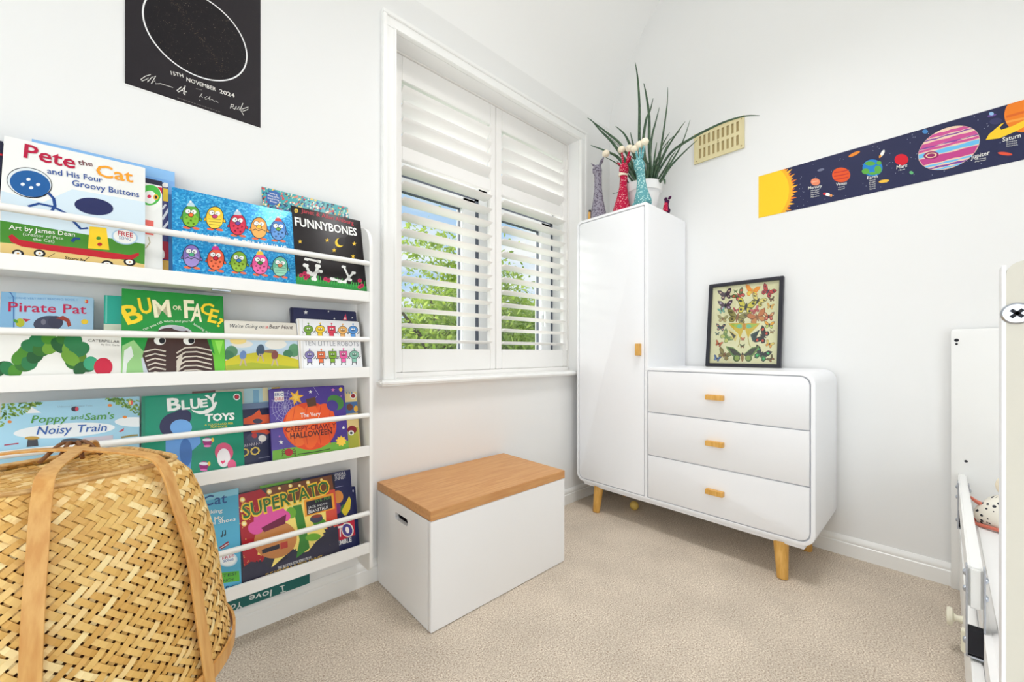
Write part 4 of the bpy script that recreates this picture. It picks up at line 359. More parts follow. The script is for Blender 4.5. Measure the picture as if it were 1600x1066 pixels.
 'P 167 0 10 56 33 56 33 814 10 814|L 168 0 13 74 806 49 72|L 169 0 22 84 601 62 634|L 169 0 22 197 604 225 646|L 169 0 22 147 717 148 748|E 170 0 148 748 32 27 1.2|L 169 0 26 119 558 107 513|L 169 0 26 156 560 166 514|P 169 0 107 550 172 550 172 619 107 619|P 170 0 113 556 166 556 166 614 113 614|E 169 0 144 664 165 145 -2.7|E 170 0 144 664 148 129 -2.8|P 171 0 114 644 174 644 174 687 114 687|E 5 0 130 674 27 23 1.2|E 5 0 158 675 27 23 1.2|L 169 0 13 130 651 156 652|L 169 3 22 238 606 215 640|L 169 0 22 355 610 384 652|L 169 0 22 304 724 306 756|E 118 0 306 756 32 28 1.1|L 169 0 27 274 563 262 517|L 169 0 27 313 564 323 518|P 169 0 262 554 329 554 329 624 262 624|P 118 0 268 561 323 561 323 619 268 619|E 169 0 300 670 171 148 -2.7|E 118 0 300 670 153 131 -2.8|P 172 0 269 650 332 650 332 694 269 694|E 5 0 286 680 27 24 1.1|E 5 0 316 682 28 24 1.1|L 169 0 13 286 657 312 658|L 169 3 23 393 608 369 643|L 169 0 23 514 612 545 655|L 169 0 23 461 728 464 761|E 173 0 464 761 33 29 1.1|L 169 0 27 430 564 417 516|L 169 0 27 470 565 481 518|P 169 0 418 554 487 554 487 626 418 626|P 173 0 424 562 480 562 480 621 424 621|P 169 0 401 617 515 617 515 729 401 729|P 173 0 407 624 508 624 508 722 407 722|P 174 0 426 653 490 653 490 697 426 697|E 5 0 443 684 28 25 1.1|E 5 0 474 685 28 25 1.1|L 169 0 14 443 660 470 661|L 169 3 23 550 604 525 639|L 169 0 23 676 608 708 652|L 169 0 23 621 726 624 760|E 175 0 624 760 34 30 1|L 169 0 28 588 559 574 511|L 169 0 28 630 560 640 512|P 169 0 576 550 647 550 647 623 576 623|P 175 0 582 557 640 557 640 618 582 618|E 169 0 617 670 183 154 -2.8|E 175 0 617 670 165 137 -2.8|P 176 0 584 650 651 650 651 695 584 695|E 5 0 602 681 29 25 1|E 5 0 634 682 29 25 1|L 169 0 14 602 657 630 658|L 169 3 23 701 612 676 648|L 169 0 24 832 616 865 661|L 169 0 24 776 737 778 771|E 177 0 778 771 35 30 0.9|L 169 0 28 740 567 726 518|L 169 0 28 784 568 794 520|P 169 0 728 557 801 557 801 632 728 632|P 177 0 734 564 794 564 794 626 734 626|E 169 0 771 680 190 157 -2.8|E 177 0 771 680 171 139 -2.9|P 178 0 737 659 806 659 806 705 737 705|E 5 0 756 691 30 26 0.9|E 5 0 788 692 30 26 0.9|L 169 0 14 756 666 784 668|L 169 3 21 79 235 57 270|L 169 0 22 191 234 218 274|L 169 0 22 141 346 143 377|E 179 0 143 377 30 27 1.3|L 169 0 26 114 192 102 148|L 169 0 26 151 192 161 147|P 169 0 102 181 166 181 166 252 102 252|P 179 0 108 188 160 188 160 247 108 247|E 169 0 138 295 160 145 -2.9|E 179 0 138 295 144 128 -2.9|P 180 0 108 274 168 274 168 319 108 319|E 5 0 125 305 26 23 1.3|E 5 0 153 305 26 23 1.3|L 169 0 13 125 283 150 283|L 169 3 22 230 230 207 265|L 169 0 22 346 229 374 269|L 169 0 22 294 343 296 375|E 181 0 296 375 31 28 1.2|L 169 0 26 265 186 253 142|L 169 0 26 304 186 314 140|P 169 0 253 175 319 175 319 247 253 247|P 181 0 259 182 313 182 313 242 259 242|P 169 0 237 234 346 234 346 346 237 346|P 181 0 243 241 340 241 340 340 243 340|P 182 0 260 270 322 270 322 315 260 315|E 5 0 277 301 26 24 1.2|E 5 0 306 301 27 24 1.2|L 169 0 13 278 278 303 278|L 169 3 22 383 232 359 268|L 169 0 22 503 231 533 272|L 169 0 22 451 347 453 379|E 74 0 453 379 32 29 1.1|L 169 0 26 420 188 407 142|L 169 0 27 460 187 470 141|P 169 0 408 176 476 176 476 250 408 250|P 74 0 414 183 470 183 470 244 414 244|P 169 0 391 236 504 236 504 350 391 350|P 74 0 397 243 497 243 497 343 397 343|P 183 0 416 272 479 272 479 318 416 318|E 5 0 433 304 27 25 1.1|E 5 0 463 304 27 25 1.1|L 169 0 13 433 281 460 281|L 169 3 22 534 234 509 270|L 169 0 23 658 233 690 274|L 169 0 23 604 351 607 384|E 184 0 607 384 33 30 1|L 169 0 27 572 189 558 142|L 169 0 27 613 188 623 141|P 169 0 559 177 630 177 630 252 559 252|P 184 0 566 184 623 184 623 246 566 246|P 169 0 542 238 658 238 658 354 542 354|P 184 0 549 246 652 246 652 347 549 347|P 185 0 568 275 633 275 633 322 568 322|E 5 0 586 308 28 25 1.1|E 5 0 617 308 28 26 1|L 169 0 14 586 284 613 284|L 169 3 23 690 232 664 269|L 169 0 23 819 231 851 273|L 169 0 23 763 352 766 385|E 186 0 766 385 33 31 0.9|L 169 0 27 729 186 714 139|L 169 0 28 772 186 782 138|P 169 0 716 174 789 174 789 250 716 250|P 186 0 723 182 782 182 782 245 723 245|E 169 0 759 296 185 156 -3|E 186 0 759 296 167 137 -3|P 187 0 725 274 793 274 793 322 725 322|E 5 0 744 307 28 26 0.9|E 5 0 776 307 29 26 0.9|L 169 0 14 744 283 772 283|T 188 21 78 428 -0.002 757 198 1 0 TEN LITTLE ROBOTS'),
({'name': 'picture_book', 'label': 'sky blue picture book with green and blue title and leafy corners, third shelf left', 'shelf': 3, 'loc': [-0.2635, 1.4845, 0.5725], 'lean': 12, 'w': 0.2439, 'h': 0.2601, 'th': 0.007, 'base': (165, 210, 232), 'rad': 0.002, 'mat': 'print', 'hard': 0},
 "E 189 0 434 729 870 183 3.1|E 189 0 934 756 390 132 3|P 190 0 157 930 191 992 257 926|E 191 6 110 968 38 22 -2|E 192 0 199 1013 29 15 -1.9|E 193 0 200 1004 35 21 -3.1|E 193 0 182 996 56 12 -1.9|E 191 6 218 1018 34 20 -2.1|E 193 0 54 992 39 19 -2.4|E 193 0 250 1017 44 18 -2.3|E 193 0 66 1033 30 26 -2.4|E 193 6 239 1020 36 21 -1.7|E 191 0 91 938 29 17 2|E 194 0 62 1030 28 14 1.9|E 193 0 32 902 28 18 -1.6|E 192 6 136 992 45 26 -3|E 192 0 92 985 29 17 1.7|E 193 0 146 943 35 15 2.1|E 192 0 156 1028 32 14 2.2|E 193 6 78 996 24 15 2.4|E 191 0 1 964 31 16 2|E 192 0 30 968 29 16 2.5|E 192 0 178 1025 38 21 3.1|E 193 6 14 1039 29 19 1.6|E 191 0 173 1018 33 14 2.3|E 193 0 13 999 33 21 -1.9|E 191 0 0 987 27 14 -2.4|E 193 6 131 932 43 18 1.9|E 192 0 162 982 35 29 3|E 193 0 85 996 24 19 1.8|E 193 0 180 1016 28 17 2|E 192 6 224 1018 42 28 -2.6|E 191 0 169 971 45 15 3|E 191 0 3 896 44 17 -1.9|E 191 0 158 954 48 17 2.3|E 193 6 142 995 35 21 -2.5|E 193 0 16 1044 46 16 2|E 194 0 58 1043 25 21 2.1|E 191 0 186 1016 33 19 -2.9|E 192 6 60 932 44 19 2.7|E 191 0 74 1022 39 20 -1.8|E 192 0 18 832 32 14 1.9|E 191 0 206 1019 51 19 2.1|E 193 6 152 1009 32 20 2.3|E 193 0 66 984 42 17 -2.2|E 192 0 190 1020 53 23 -2|E 194 0 25 935 50 21 -2.2|E 193 6 114 1018 53 16 -1.9|E 192 0 55 903 42 18 2|E 191 0 23 847 26 17 2.2|E 194 0 226 1025 38 21 -2.1|E 193 6 178 983 38 19 1.8|E 194 0 244 1023 38 18 -1.8|E 194 0 121 1036 34 26 3|E 193 0 8 864 30 14 2.9|E 191 6 170 970 30 17 2.1|E 191 0 208 1009 45 20 2.2|E 192 0 106 967 35 25 2.6|E 192 0 74 982 28 16 2.8|E 191 6 65 959 36 20 2.6|E 191 0 9 827 41 22 -1.9|E 191 0 18 1013 43 19 1.9|E 192 0 64 963 41 18 1.9|E 193 6 229 1024 36 17 1.9|E 193 0 32 887 27 12 -1.8|E 192 0 69 922 43 13 2.4|E 194 0 28 942 53 17 2.1|E 192 6 5 903 34 25 2.6|E 192 0 50 1006 34 18 2|E 194 0 224 1026 56 14 2.3|E 192 0 43 1028 22 16 -2.7|E 192 6 107 916 33 17 2.1|E 194 0 22 926 53 22 -2|E 192 0 124 952 55 16 -1.9|E 191 0 188 1002 28 15 -2.1|E 193 6 209 999 41 15 2.5|E 191 0 14 1028 30 22 -3|E 193 0 145 1037 41 18 -3.1|E 192 0 182 1011 46 13 2.2|E 191 6 75 1030 36 16 2.7|E 194 0 83 924 55 19 2.2|E 194 0 202 1017 55 20 2.3|E 192 0 189 1013 21 20 2.7|E 193 6 0 967 32 21 2|E 192 0 82 940 49 13 1.9|E 191 0 158 979 49 14 2.7|E 191 0 182 1020 38 23 2.4|E 194 6 -1 990 41 22 3|E 193 0 978 904 56 25 -2|E 193 0 872 933 37 32 -2.7|E 193 0 979 848 41 24 -2.5|E 194 6 816 1003 52 16 2|E 193 0 891 923 31 17 -1.9|E 191 0 749 1009 25 21 -2.7|E 194 0 868 940 32 26 1.7|E 192 6 838 934 31 15 2.2|E 192 0 961 989 48 18 2.7|E 193 0 832 1008 36 19 -2.8|E 194 0 745 1021 44 27 -2.7|E 192 6 914 899 60 27 -2.4|E 194 0 738 1014 38 22 2.3|E 194 0 900 994 53 19 -2.5|E 193 0 982 835 48 16 -2.5|E 192 6 714 1035 49 14 -2.1|E 194 0 894 947 41 22 -2.7|E 193 0 842 1012 62 20 2.2|E 191 0 941 889 48 17 2.2|E 194 6 808 980 42 23 2.1|E 193 0 757 1008 39 21 2.9|E 191 0 825 978 42 24 -1.9|E 193 0 765 1004 55 21 2.3|E 192 6 797 972 36 28 -2.6|E 194 0 738 1017 39 28 -2.4|E 192 0 794 1004 35 23 -1.7|E 192 0 894 942 49 23 -2.9|E 192 6 749 1014 38 22 2|E 193 0 783 1028 56 19 2|E 193 0 887 918 45 21 2.9|E 193 0 798 1010 57 17 2.7|E 191 6 746 1012 37 17 2.3|E 191 0 851 946 37 29 -2.5|E 193 0 744 1020 46 32 -2.9|E 193 0 937 908 66 24 2.1|E 194 6 975 892 49 31 -3|E 192 0 822 1014 64 20 -2.3|E 194 0 762 1014 32 31 2.6|E 192 0 910 976 61 16 -2.1|E 193 6 833 973 34 20 -2.8|E 191 0 869 953 49 18 -2.3|E 194 0 783 1020 45 31 2.8|E 191 0 945 934 57 22 2.9|E 192 6 975 922 44 18 -2.2|E 194 0 930 864 66 14 2.1|E 194 0 956 860 40 21 -3|E 194 0 951 944 38 25 2|E 194 6 742 1014 41 17 2.8|E 192 0 755 1025 53 17 -2.5|E 191 0 906 1006 55 16 2.4|E 193 0 856 970 66 18 2.1|E 192 6 731 1019 25 23 2.6|E 194 0 972 833 36 18 -2.6|E 194 0 835 960 29 17 2.5|E 193 0 894 921 46 17 -2.9|E 193 6 904 987 53 13 1.9|E 192 0 929 985 35 23 2.8|E 191 0 788 1010 47 16 -2.3|E 194 0 810 1020 63 22 2.4|E 193 6 798 975 33 22 -1.9|E 192 0 881 1000 40 29 2.6|E 192 0 731 1030 66 20 2.3|E 192 0 800 973 56 23 2.2|E 191 6 812 1002 47 27 2.6|E 192 0 794 980 57 21 -1.9|E 195 0 59 859 37 31 2.2|E 195 0 740 958 43 38 2.6|E 195 0 857 818 44 38 2.6|E 196 0 904 973 68 48 1.7|E 197 0 898 976 60 19 1.6|E 198 0 484 944 70 61 2.6|E 199 0 497 942 57 30 1.6|P 200 0 812 666 853 700 849 668 826 658|L 201 0 28 34 639 121 643|P 202 0 177 675 238 678 246 600 172 600|E 203 0 204 683 119 41 3|E 204 0 474 613 201 72 3|P 205 0 545 455 768 455 768 634 545 634|L 206 0 45 831 599 906 608 964 606|T 207 0 364 970 -0.041 246 44 0 0 Usborne Farmyard Tales|T 208 0 192 831 -0.057 237 194 1 0.1 Poppy|T 208 0 452 835 -0.030 90 119 0 0.1 and|T 208 0 554 818 -0.036 216 186 1 0.1 Sam's|T 209 0 231 711 -0.052 228 212 1 0.1 Noisy|T 209 0 496 698 -0.053 220 202 1 0.1 Train"),
({'name': 'board_book', 'label': 'teal board book with white bubble title and pink teacups, third shelf', 'shelf': 3, 'loc': [-0.0158, 1.4845, 0.5725], 'lean': 12, 'w': 0.2378, 'h': 0.2595, 'th': 0.014, 'base': (24, 142, 112), 'rad': 0.008, 'mat': 'print', 'hard': 0},
 'P 210 0 -7 -294 31 -294 31 1093 -7 1093|E 211 0 280 688 357 314 1.2|E 211 0 344 754 267 234 -2|E 212 0 343 644 258 227 2.5|P 61 0 204 520 515 530 521 436 439 357 422 91 202 101|E 213 0 382 349 405 141 1.6|E 214 0 585 441 133 110 1.9|E 215 0 585 464 118 46 3|E 216 0 636 456 66 34 1.6|E 217 0 584 389 91 32 3|E 214 0 546 166 132 107 1.9|E 215 0 546 188 116 45 2.9|E 216 0 596 178 64 33 1.6|E 217 0 545 115 90 31 2.9|E 218 0 746 288 296 224 1.8|E 219 0 740 223 283 163 1.6|E 220 0 820 123 162 110 1.7|P 221 0 708 182 723 194 732 177 745 194 757 176 728 148|T 5 0 222 849 0.051 123 377 4 0 B|T 5 0 350 853 0.047 78 280 4 0 L|T 5 0 431 853 0.028 92 312 4 0 U|T 5 0 523 863 0.059 76 249 4 0 E|T 5 0 598 860 0.209 118 379 4 0 Y|P 5 0 438 846 482 825 549 819 626 853 674 921 692 910 659 825 594 780 519 780 457 813|T 5 0 565 688 -0.037 298 222 5 0 TOYS|T 222 0 561 634 -0.043 291 62 0 0 A TOUCH-AND-FEEL|T 222 0 621 600 -0.046 166 62 0 0 PLAYBOOK|E 5 0 894 963 106 91 1.7|E 223 0 894 963 76 66 1.7|E 224 0 894 963 56 50 1.7'),
({'name': 'picture_book', 'label': 'dark navy picture book with orange animal and gold letters, between the teal and pumpkin books', 'shelf': 3, 'loc': [0.205, 1.5, 0.5725], 'lean': 12, 'w': 0.1101, 'h': 0.2155, 'th': 0.006, 'base': (30, 34, 70), 'rad': 0.002, 'mat': 'print', 'hard': 0},
 'P 225 0 -70 1095 418 1066 410 874 -76 870|P 226 0 -76 870 410 874 407 789 -78 784|P 227 0 84 667 189 707 262 772 286 696 385 696 380 582 219 581 82 597|E 228 0 238 619 133 81 3|E 229 0 268 472 266 101 3|E 230 0 231 406 308 160 3|E 231 0 283 389 120 107 2.4|E 232 0 197 437 84 75 2.1|L 233 0 15 84 305 90 341 97 316|L 233 0 15 109 306 115 342 123 318|L 233 0 15 134 307 140 344 148 319|L 233 0 15 160 308 166 345 174 320|L 233 0 15 186 309 192 346 200 321|L 233 0 15 212 310 218 348 226 322|L 233 0 15 238 312 244 349 252 324|L 233 0 15 264 313 271 350 278 325|T 234 0 24 188 0.001 227 266 2 0 OO|L 235 0 20 230 140 358 141'),
({'name': 'picture_book', 'label': 'pastel picture book with a blue and cream top edge, behind the teal board book', 'shelf': 3, 'loc': [0.0975, 1.5075, 0.5725], 'lean': 12, 'w': 0.2378, 'h': 0.2638, 'th': 0.005, 'base': (205, 200, 180), 'rad': 0.002, 'mat': 'print', 'hard': 0},
 'P 236 0 532 828 845 828 845 1083 532 1083|P 237 0 635 841 699 841 699 1034 635 1034|P 238 0 744 874 810 874 810 1060 744 1060|P 239 0 855 991 974 991 974 1074 855 1074|P 240 0 2 1024 232 1024 232 1075 2 1075'),
({'name': 'board_book', 'label': 'purple board book with a large orange pumpkin, third shelf right', 'shelf': 3, 'loc': [0.2977, 1.4845, 0.5725], 'lean': 12, 'w': 0.2479, 'h': 0.2604, 'th': 0.014, 'base': (78, 58, 146), 'rad': 0.007, 'mat': 'print', 'hard': 0},
 'P 63 0 9 222 222 228 619 220 994 208 983 -52 2 42|L 241 0 12 182 782 366 765|L 241 2 12 182 782 342 664|L 241 2 12 182 782 286 587|L 241 2 12 182 782 211 551|L 241 2 12 182 782 132 560|L 241 2 12 182 782 64 613|L 241 2 12 182 782 19 698|L 241 2 12 182 782 6 798|L 241 2 12 182 782 27 897|L 241 2 12 182 782 79 974|L 241 2 12 182 782 152 1015|L 241 2 12 182 782 233 1010|L 241 2 12 182 782 305 958|L 241 2 12 182 782 352 871|L 241 0 11 227 778 221 753 208 734 189 724 169 726 152 739 140 760 137 786 143 811 156 830 174 840 194 838 212 825 224 804 227 778|L 241 3 11 264 774 253 729 228 695 195 678 159 682 128 705 108 744 102 790 112 834 136 869 169 886 205 884 236 860 258 821 264 774|L 241 3 11 300 771 285 705 250 656 201 632 149 637 104 671 75 726 67 793 81 857 115 907 163 933 215 929 261 896 292 839 300 771|L 241 3 11 338 768 317 682 270 616 207 585 139 593 81 638 43 710 32 796 50 880 94 946 157 980 225 975 286 931 326 857 338 768|L 242 0 12 560 1040 621 922|L 242 0 12 510 818 598 901|E 243 7 491 489 888 814 2.6|E 244 0 332 509 695 391 1.6|E 245 0 668 489 750 397 1.5|E 246 0 491 489 794 305 1.5|L 247 12 16 308 792 256 539 281 261|L 247 12 17 467 778 412 520 436 237|L 247 12 17 643 762 584 500 608 210|L 247 12 17 782 749 721 483 744 189|P 248 0 448 868 577 892 586 767 470 755|E 249 0 851 789 312 255 2.4|E 250 0 804 747 214 190 2.3|P 251 0 356 1012 358 938 425 926 367 888 392 818 333 854 292 797 289 871 224 883 280 921 256 990 314 954|P 252 0 340 958 340 921 374 915 345 896 358 861 328 879 307 850 306 888 274 893 302 912 289 947 319 929|P 5 0 516 1000 522 980 541 978 525 966 529 946 514 959 498 948 504 968 490 981 509 980|P 253 0 828 1010 834 988 857 986 838 973 843 950 826 964 806 952 814 974 798 990 820 988|P 5 0 115 352 122 328 144 324 125 312 131 287 113 304 94 292 102 315 84 333 107 330|P 5 0 938 436 944 415 964 412 947 401 951 380 935 394 917 384 925 404 909 419 930 417|P 254 0 100 413 102 401 113 400 104 394 107 382 98 390 90 384 93 395 85 403 96 402|P 255 0 937 890 940 880 950 880 941 874 943 864 936 870 928 865 931 875 924 881 933 881|E 256 0 937 978 77 63 1.5|P 5 0 60 864 176 864 176 1001 60 1001|T 257 0 67 941 -0.033 103 107 2 0 ERIC|T 96 0 61 884 -0.043 110 106 2 0 CARLE|E 258 0 200 170 130 116 2.2|L 259 21 21 200 170 135 226 119 191|L 259 21 21 200 170 134 193 118 159|L 259 21 21 200 170 132 164 116 130|L 259 21 21 200 170 270 204 283 164|L 259 21 21 200 170 268 171 282 131|L 259 21 21 200 170 267 142 280 102|P 260 0 894 298 912 267 944 271 939 238 968 219 943 199 955 166 921 168 910 137 884 160 856 146 850 179 818 187 834 215 812 242 843 252 842 286 874 272|L 261 0 31 308 126 510 122 730 130|T 5 0 366 617 -0.008 262 165 1 0 The Very|T 262 0 172 440 -0.031 659 184 2 0 CREEPY-CRAWLY|T 263 0 227 342 -0.002 545 205 2 0 HALLOWEEN'),
({'name': 'board_book', 'label': 'yellow and blue board book with a red car, right end of the third shelf', 'shelf': 3, 'loc': [0.45, 1.5035, 0.5725], 'lean': 12, 'w': 0.1468, 'h': 0.2304, 'th': 0.01, 'base': (222, 196, 110), 'rad': 0.005, 'mat': 'print', 'hard': 0},
 'P 264 0 394 750 616 750 616 961 394 961|P 265 0 380 570 602 570 602 770 380 770|P 266 0 368 344 584 344 584 594 368 594|P 267 0 351 -7 567 -7 567 374 351 374|E 5 0 533 859 120 115 3.1|E 268 0 533 859 84 79 3.1|E 269 0 477 346 177 151 2.9|E 5 0 461 301 106 92 2.8|E 106 0 461 299 53 46 2.8|E 270 0 468 691 131 117 1.6|E 271 0 561 658 120 84 1.5|P 272 0 430 899 451 899 451 934 430 934|P 272 0 468 897 488 897 488 932 468 932|P 272 0 505 894 526 894 526 930 505 930'),
({'name': 'picture_book', 'label': 'light blue picture book with blue and white handwriting beside the bamboo basket, bottom shelf', 'shelf': 4, 'loc': [-0.03, 1.4845, 0.2055], 'lean': 12, 'w': 0.2448, 'h': 0.3114, 'th': 0.007, 'base': (92, 180, 215), 'rad': 0.002, 'mat': 'print', 'hard': 0},
 'P 273 0 -82 1169 972 1169 972 1489 -82 1489|T 274 0 605 1111 -0.066 244 314 1 0 Cat|T 5 0 564 1014 -0.096 240 120 1 0 Rocking|T 5 0 634 912 -0.027 178 120 1 0 in My|T 5 0 526 876 -0.055 408 119 1 0 School Shoes|L 4 0 20 794 707 799 766 830 765 828 713|E 4 0 787 705 32 23 2.5|E 4 0 818 712 33 23 2.5|P 275 0 757 580 852 630 863 586 782 552|L 5 0 20 770 567 856 600|E 276 0 842 414 276 194 2.5|E 277 0 842 414 228 159 2.5|T 278 0 788 428 -0.001 120 79 1 0 FREE|T 279 0 795 394 -0.071 104 74 1 0 SONG|P 280 0 764 284 955 242 958 122 768 163|T 281 0 783 227 -0.160 141 87 1 0 TES!|T 281 0 778 167 -0.156 113 87 1 0 INCH|T 282 0 816 64 -0.010 106 125 1 0 Dean'),
({'name': 'picture_book', 'label': 'red and yellow comic-style picture book with green title, bottom shelf', 'shelf': 4, 'loc': [0.2137, 1.4845, 0.2055], 'lean': 12, 'w': 0.2985, 'h': 0.2951, 'th': 0.006, 'base': (36, 34, 52), 'rad': 0.002, 'mat': 'print', 'hard': 0},
 'P 283 0 -15 1161 250 1175 534 820 235 266 33 254|P 284 0 263 998 848 1087 1189 963 1217 404 790 79 508 260 326 152 390 298 183 366|P 285 0 308 1173 1155 1178 1174 918 623 932 300 967|P 286 0 1047 971 1189 963 1209 359 1034 410|E 287 6 56 1044 14 11 2.4|E 287 0 4 803 20 16 2.1|E 287 0 194 906 16 12 2.4|E 287 6 40 1046 20 11 1.6|E 287 0 194 402 18 11 2.6|E 287 0 62 596 20 15 1.9|E 287 6 230 1016 19 15 1.9|E 287 0 126 962 15 11 2.6|E 287 0 220 344 16 12 2.4|E 287 6 222 594 21 16 2.1|E 287 0 120 760 17 13 2.2|E 287 0 31 877 17 10 2.7|E 287 6 -6 617 16 11 1.8|E 287 0 112 823 19 12 2.7|E 287 0 100 947 16 12 2.5|E 287 6 70 492 17 11 1.8|E 287 0 236 1002 14 10 1.8|E 287 0 182 569 15 11 1.9|E 287 6 32 746 18 9 1.6|E 287 0 207 273 21 15 1.9|E 287 0 -5 901 20 16 2.2|E 287 6 80 325 19 14 1.9|E 287 0 69 965 14 11 2.5|E 287 0 72 312 13 9 2.5|E 287 6 4 1000 17 13 2.5|E 287 0 71 1046 19 14 2.6|E 287 0 50 1084 13 9 1.8|E 287 6 173 975 16 10 1.7|E 287 0 36 295 16 10 1.8|E 287 0 191 744 20 14 2.6|E 287 6 50 782 15 9 1.7|E 287 0 39 383 18 13 2.4|E 287 0 -1 929 13 10 2|E 287 6 35 401 12 9 2.2|E 287 0 228 598 20 14 2.6|E 287 0 218 525 20 15 2.1|E 287 6 125 1036 20 11 1.6|E 287 0 209 298 18 12 1.8|E 287 0 191 543 19 14 2.4|E 287 6 151 518 20 12 1.7|E 288 10 41 1091 88 69 2|E 289 0 41 1091 49 38 2|E 288 10 50 789 88 68 2|E 289 0 50 789 49 37 2|E 288 10 28 952 49 38 2|E 289 0 28 952 27 21 2|E 288 10 346 1120 86 70 2|E 289 0 346 1120 47 39 2|E 288 10 467 1138 59 48 2|E 289 0 467 1138 32 27 2|E 288 10 602 1142 72 60 2.1|E 289 0 602 1142 39 33 2.1|E 288 10 829 1138 74 63 2.1|E 289 0 829 1138 41 35 2.1|E 288 10 1011 1135 57 49 2.2|E 289 0 1011 1135 31 27 2.2|E 288 10 718 1120 55 46 2.1|E 289 0 718 1120 30 25 2.1|P 290 0 16 260 107 309 272 233 307 159 464 189 588 234 777 216 892 315 1032 387 1200 433 1223 27 786 -7 8 24|P 290 0 208 300 224 262 253 273 252 236 286 227 270 199 301 174 273 161 293 126 260 131 265 93 234 116 224 84 202 119 178 101 170 139 139 138 146 171 115 188 136 209 111 240 142 243 128 281 161 266 164 303 191 274|P 290 0 592 324 606 292 632 301 631 269 661 262 647 238 674 217 649 206 667 176 637 180 641 148 614 168 604 140 585 170 564 154 557 186 529 186 536 214 508 228 527 246 505 272 532 275 521 307 550 295 552 326 576 301|P 290 0 937 319 953 282 986 292 984 254 1022 246 1004 217 1037 192 1006 179 1027 143 990 149 996 110 961 133 949 101 926 136 899 118 891 156 856 156 866 189 831 206 855 227 828 258 862 262 848 300 884 286 887 322 917 293|P 290 0 1120 479 1141 430 1183 445 1182 396 1231 386 1206 349 1250 317 1209 300 1237 253 1189 260 1195 210 1150 240 1134 198 1104 243 1069 219 1059 268 1013 266 1026 310 980 331 1012 358 977 397 1021 403 1003 451 1050 434 1055 481 1093 444|P 291 0 620 865 726 861 773 531 800 254 626 178 680 402|E 292 0 852 384 254 122 2.9|E 292 0 594 782 196 150 1.9|E 293 0 951 549 234 143 2.7|E 294 0 398 487 658 548 2.5|P 295 0 231 413 435 422 436 364 235 360|P 296 0 445 349 532 349 532 430 445 430|E 297 0 274 780 327 255 2.4|E 297 0 412 808 335 263 2.4|E 297 0 176 701 238 184 2.4|E 297 0 501 762 220 172 2.5|E 297 0 335 850 234 185 2.4|P 298 0 236 684 532 776 516 659 268 622|E 299 0 910 618 214 135 2.9|E 300 0 917 651 179 57 3|P 284 0 1067 218 1068 216 1069 215 1068 215 1068 213 1067 214 1066 214 1066 215 1065 216 1066 216|T 301 0 30 838 0.092 1100 500 7 0 SUPERTATO|T 302 0 44 851 0.085 1070 455 2 0 SUPERTATO|P 303 0 761 910 1161 916 1170 690 764 680|P 304 0 788 880 1130 885 1138 706 791 696|T 305 0 912 838 0.032 206 117 0 0 EVIL PEA|T 306 0 813 775 0.015 102 91 0 0 JACK|T 306 0 931 777 0.021 138 70 0 0 AND THE|T 307 0 809 712 0.014 272 115 0 0 BEANSTALK|T 308 0 402 109 0.008 408 90 0 0 THE BLOCKBUSTER SERIES FROM|T 309 0 261 60 0.006 696 127 0 0 SUE HENDRA & PAUL LINNET'),
({'name': 'picture_book', 'label': 'dark green picture book showing only its top edge behind the comic-style book, bottom shelf', 'shelf': 4, 'loc': [0.2749, 1.4925, 0.2055], 'lean': 12, 'w': 0.1256, 'h': 0.3024, 'th': 0.006, 'base': (48, 100, 50), 'rad': 0.002, 'mat': 'print', 'hard': 0},
 'P 63 0 -6 1084 394 1084 394 1236 -6 1236'),
({'name': 'picture_book', 'label': 'navy and red picture book with white capital lettering, right end of the bottom shelf', 'shelf': 4, 'loc': [0.33, 1.4995, 0.2055], 'lean': 12, 'w': 0.2476, 'h': 0.2973, 'th': 0.006, 'base': (42, 46, 92), 'rad': 0.002, 'mat': 'print', 'hard': 0},
 'P 310 0 635 419 999 438 999 217 620 189|E 311 0 778 826 236 190 1.8|E 312 0 752 662 197 153 1.8|E 313 0 854 623 184 133 1.7|P 314 0 848 540 816 609 900 735 943 799 966 731 940 601 880 531|E 315 0 882 319 284 205 2|E 316 0 879 320 238 166 2|E 317 0 879 320 126 64 1.8|T 318 0 738 259 -0.052 68 386 3 0 T|T 319 0 735 1118 0.046 180 136 0 0 HENDRA|T 319 0 583 1062 0.025 333 134 0 0 PAUL LINNET|T 307 0 598 145 -0.013 332 162 2 0 ASSEMBLE|L 320 0 18 744 968 867 966'),
({'name': 'board_book', 'label': 'thick navy board book behind the navy and red book, bottom shelf', 'shelf': 4, 'loc': [0.42, 1.5075, 0.2055], 'lean': 12, 'w': 0.1742, 'h': 0.2285, 'th': 0.016, 'base': (34, 40, 90), 'rad': 0.006, 'mat': 'print', 'hard': 0},
 'E 321 0 658 849 50 26 1.6'),
]
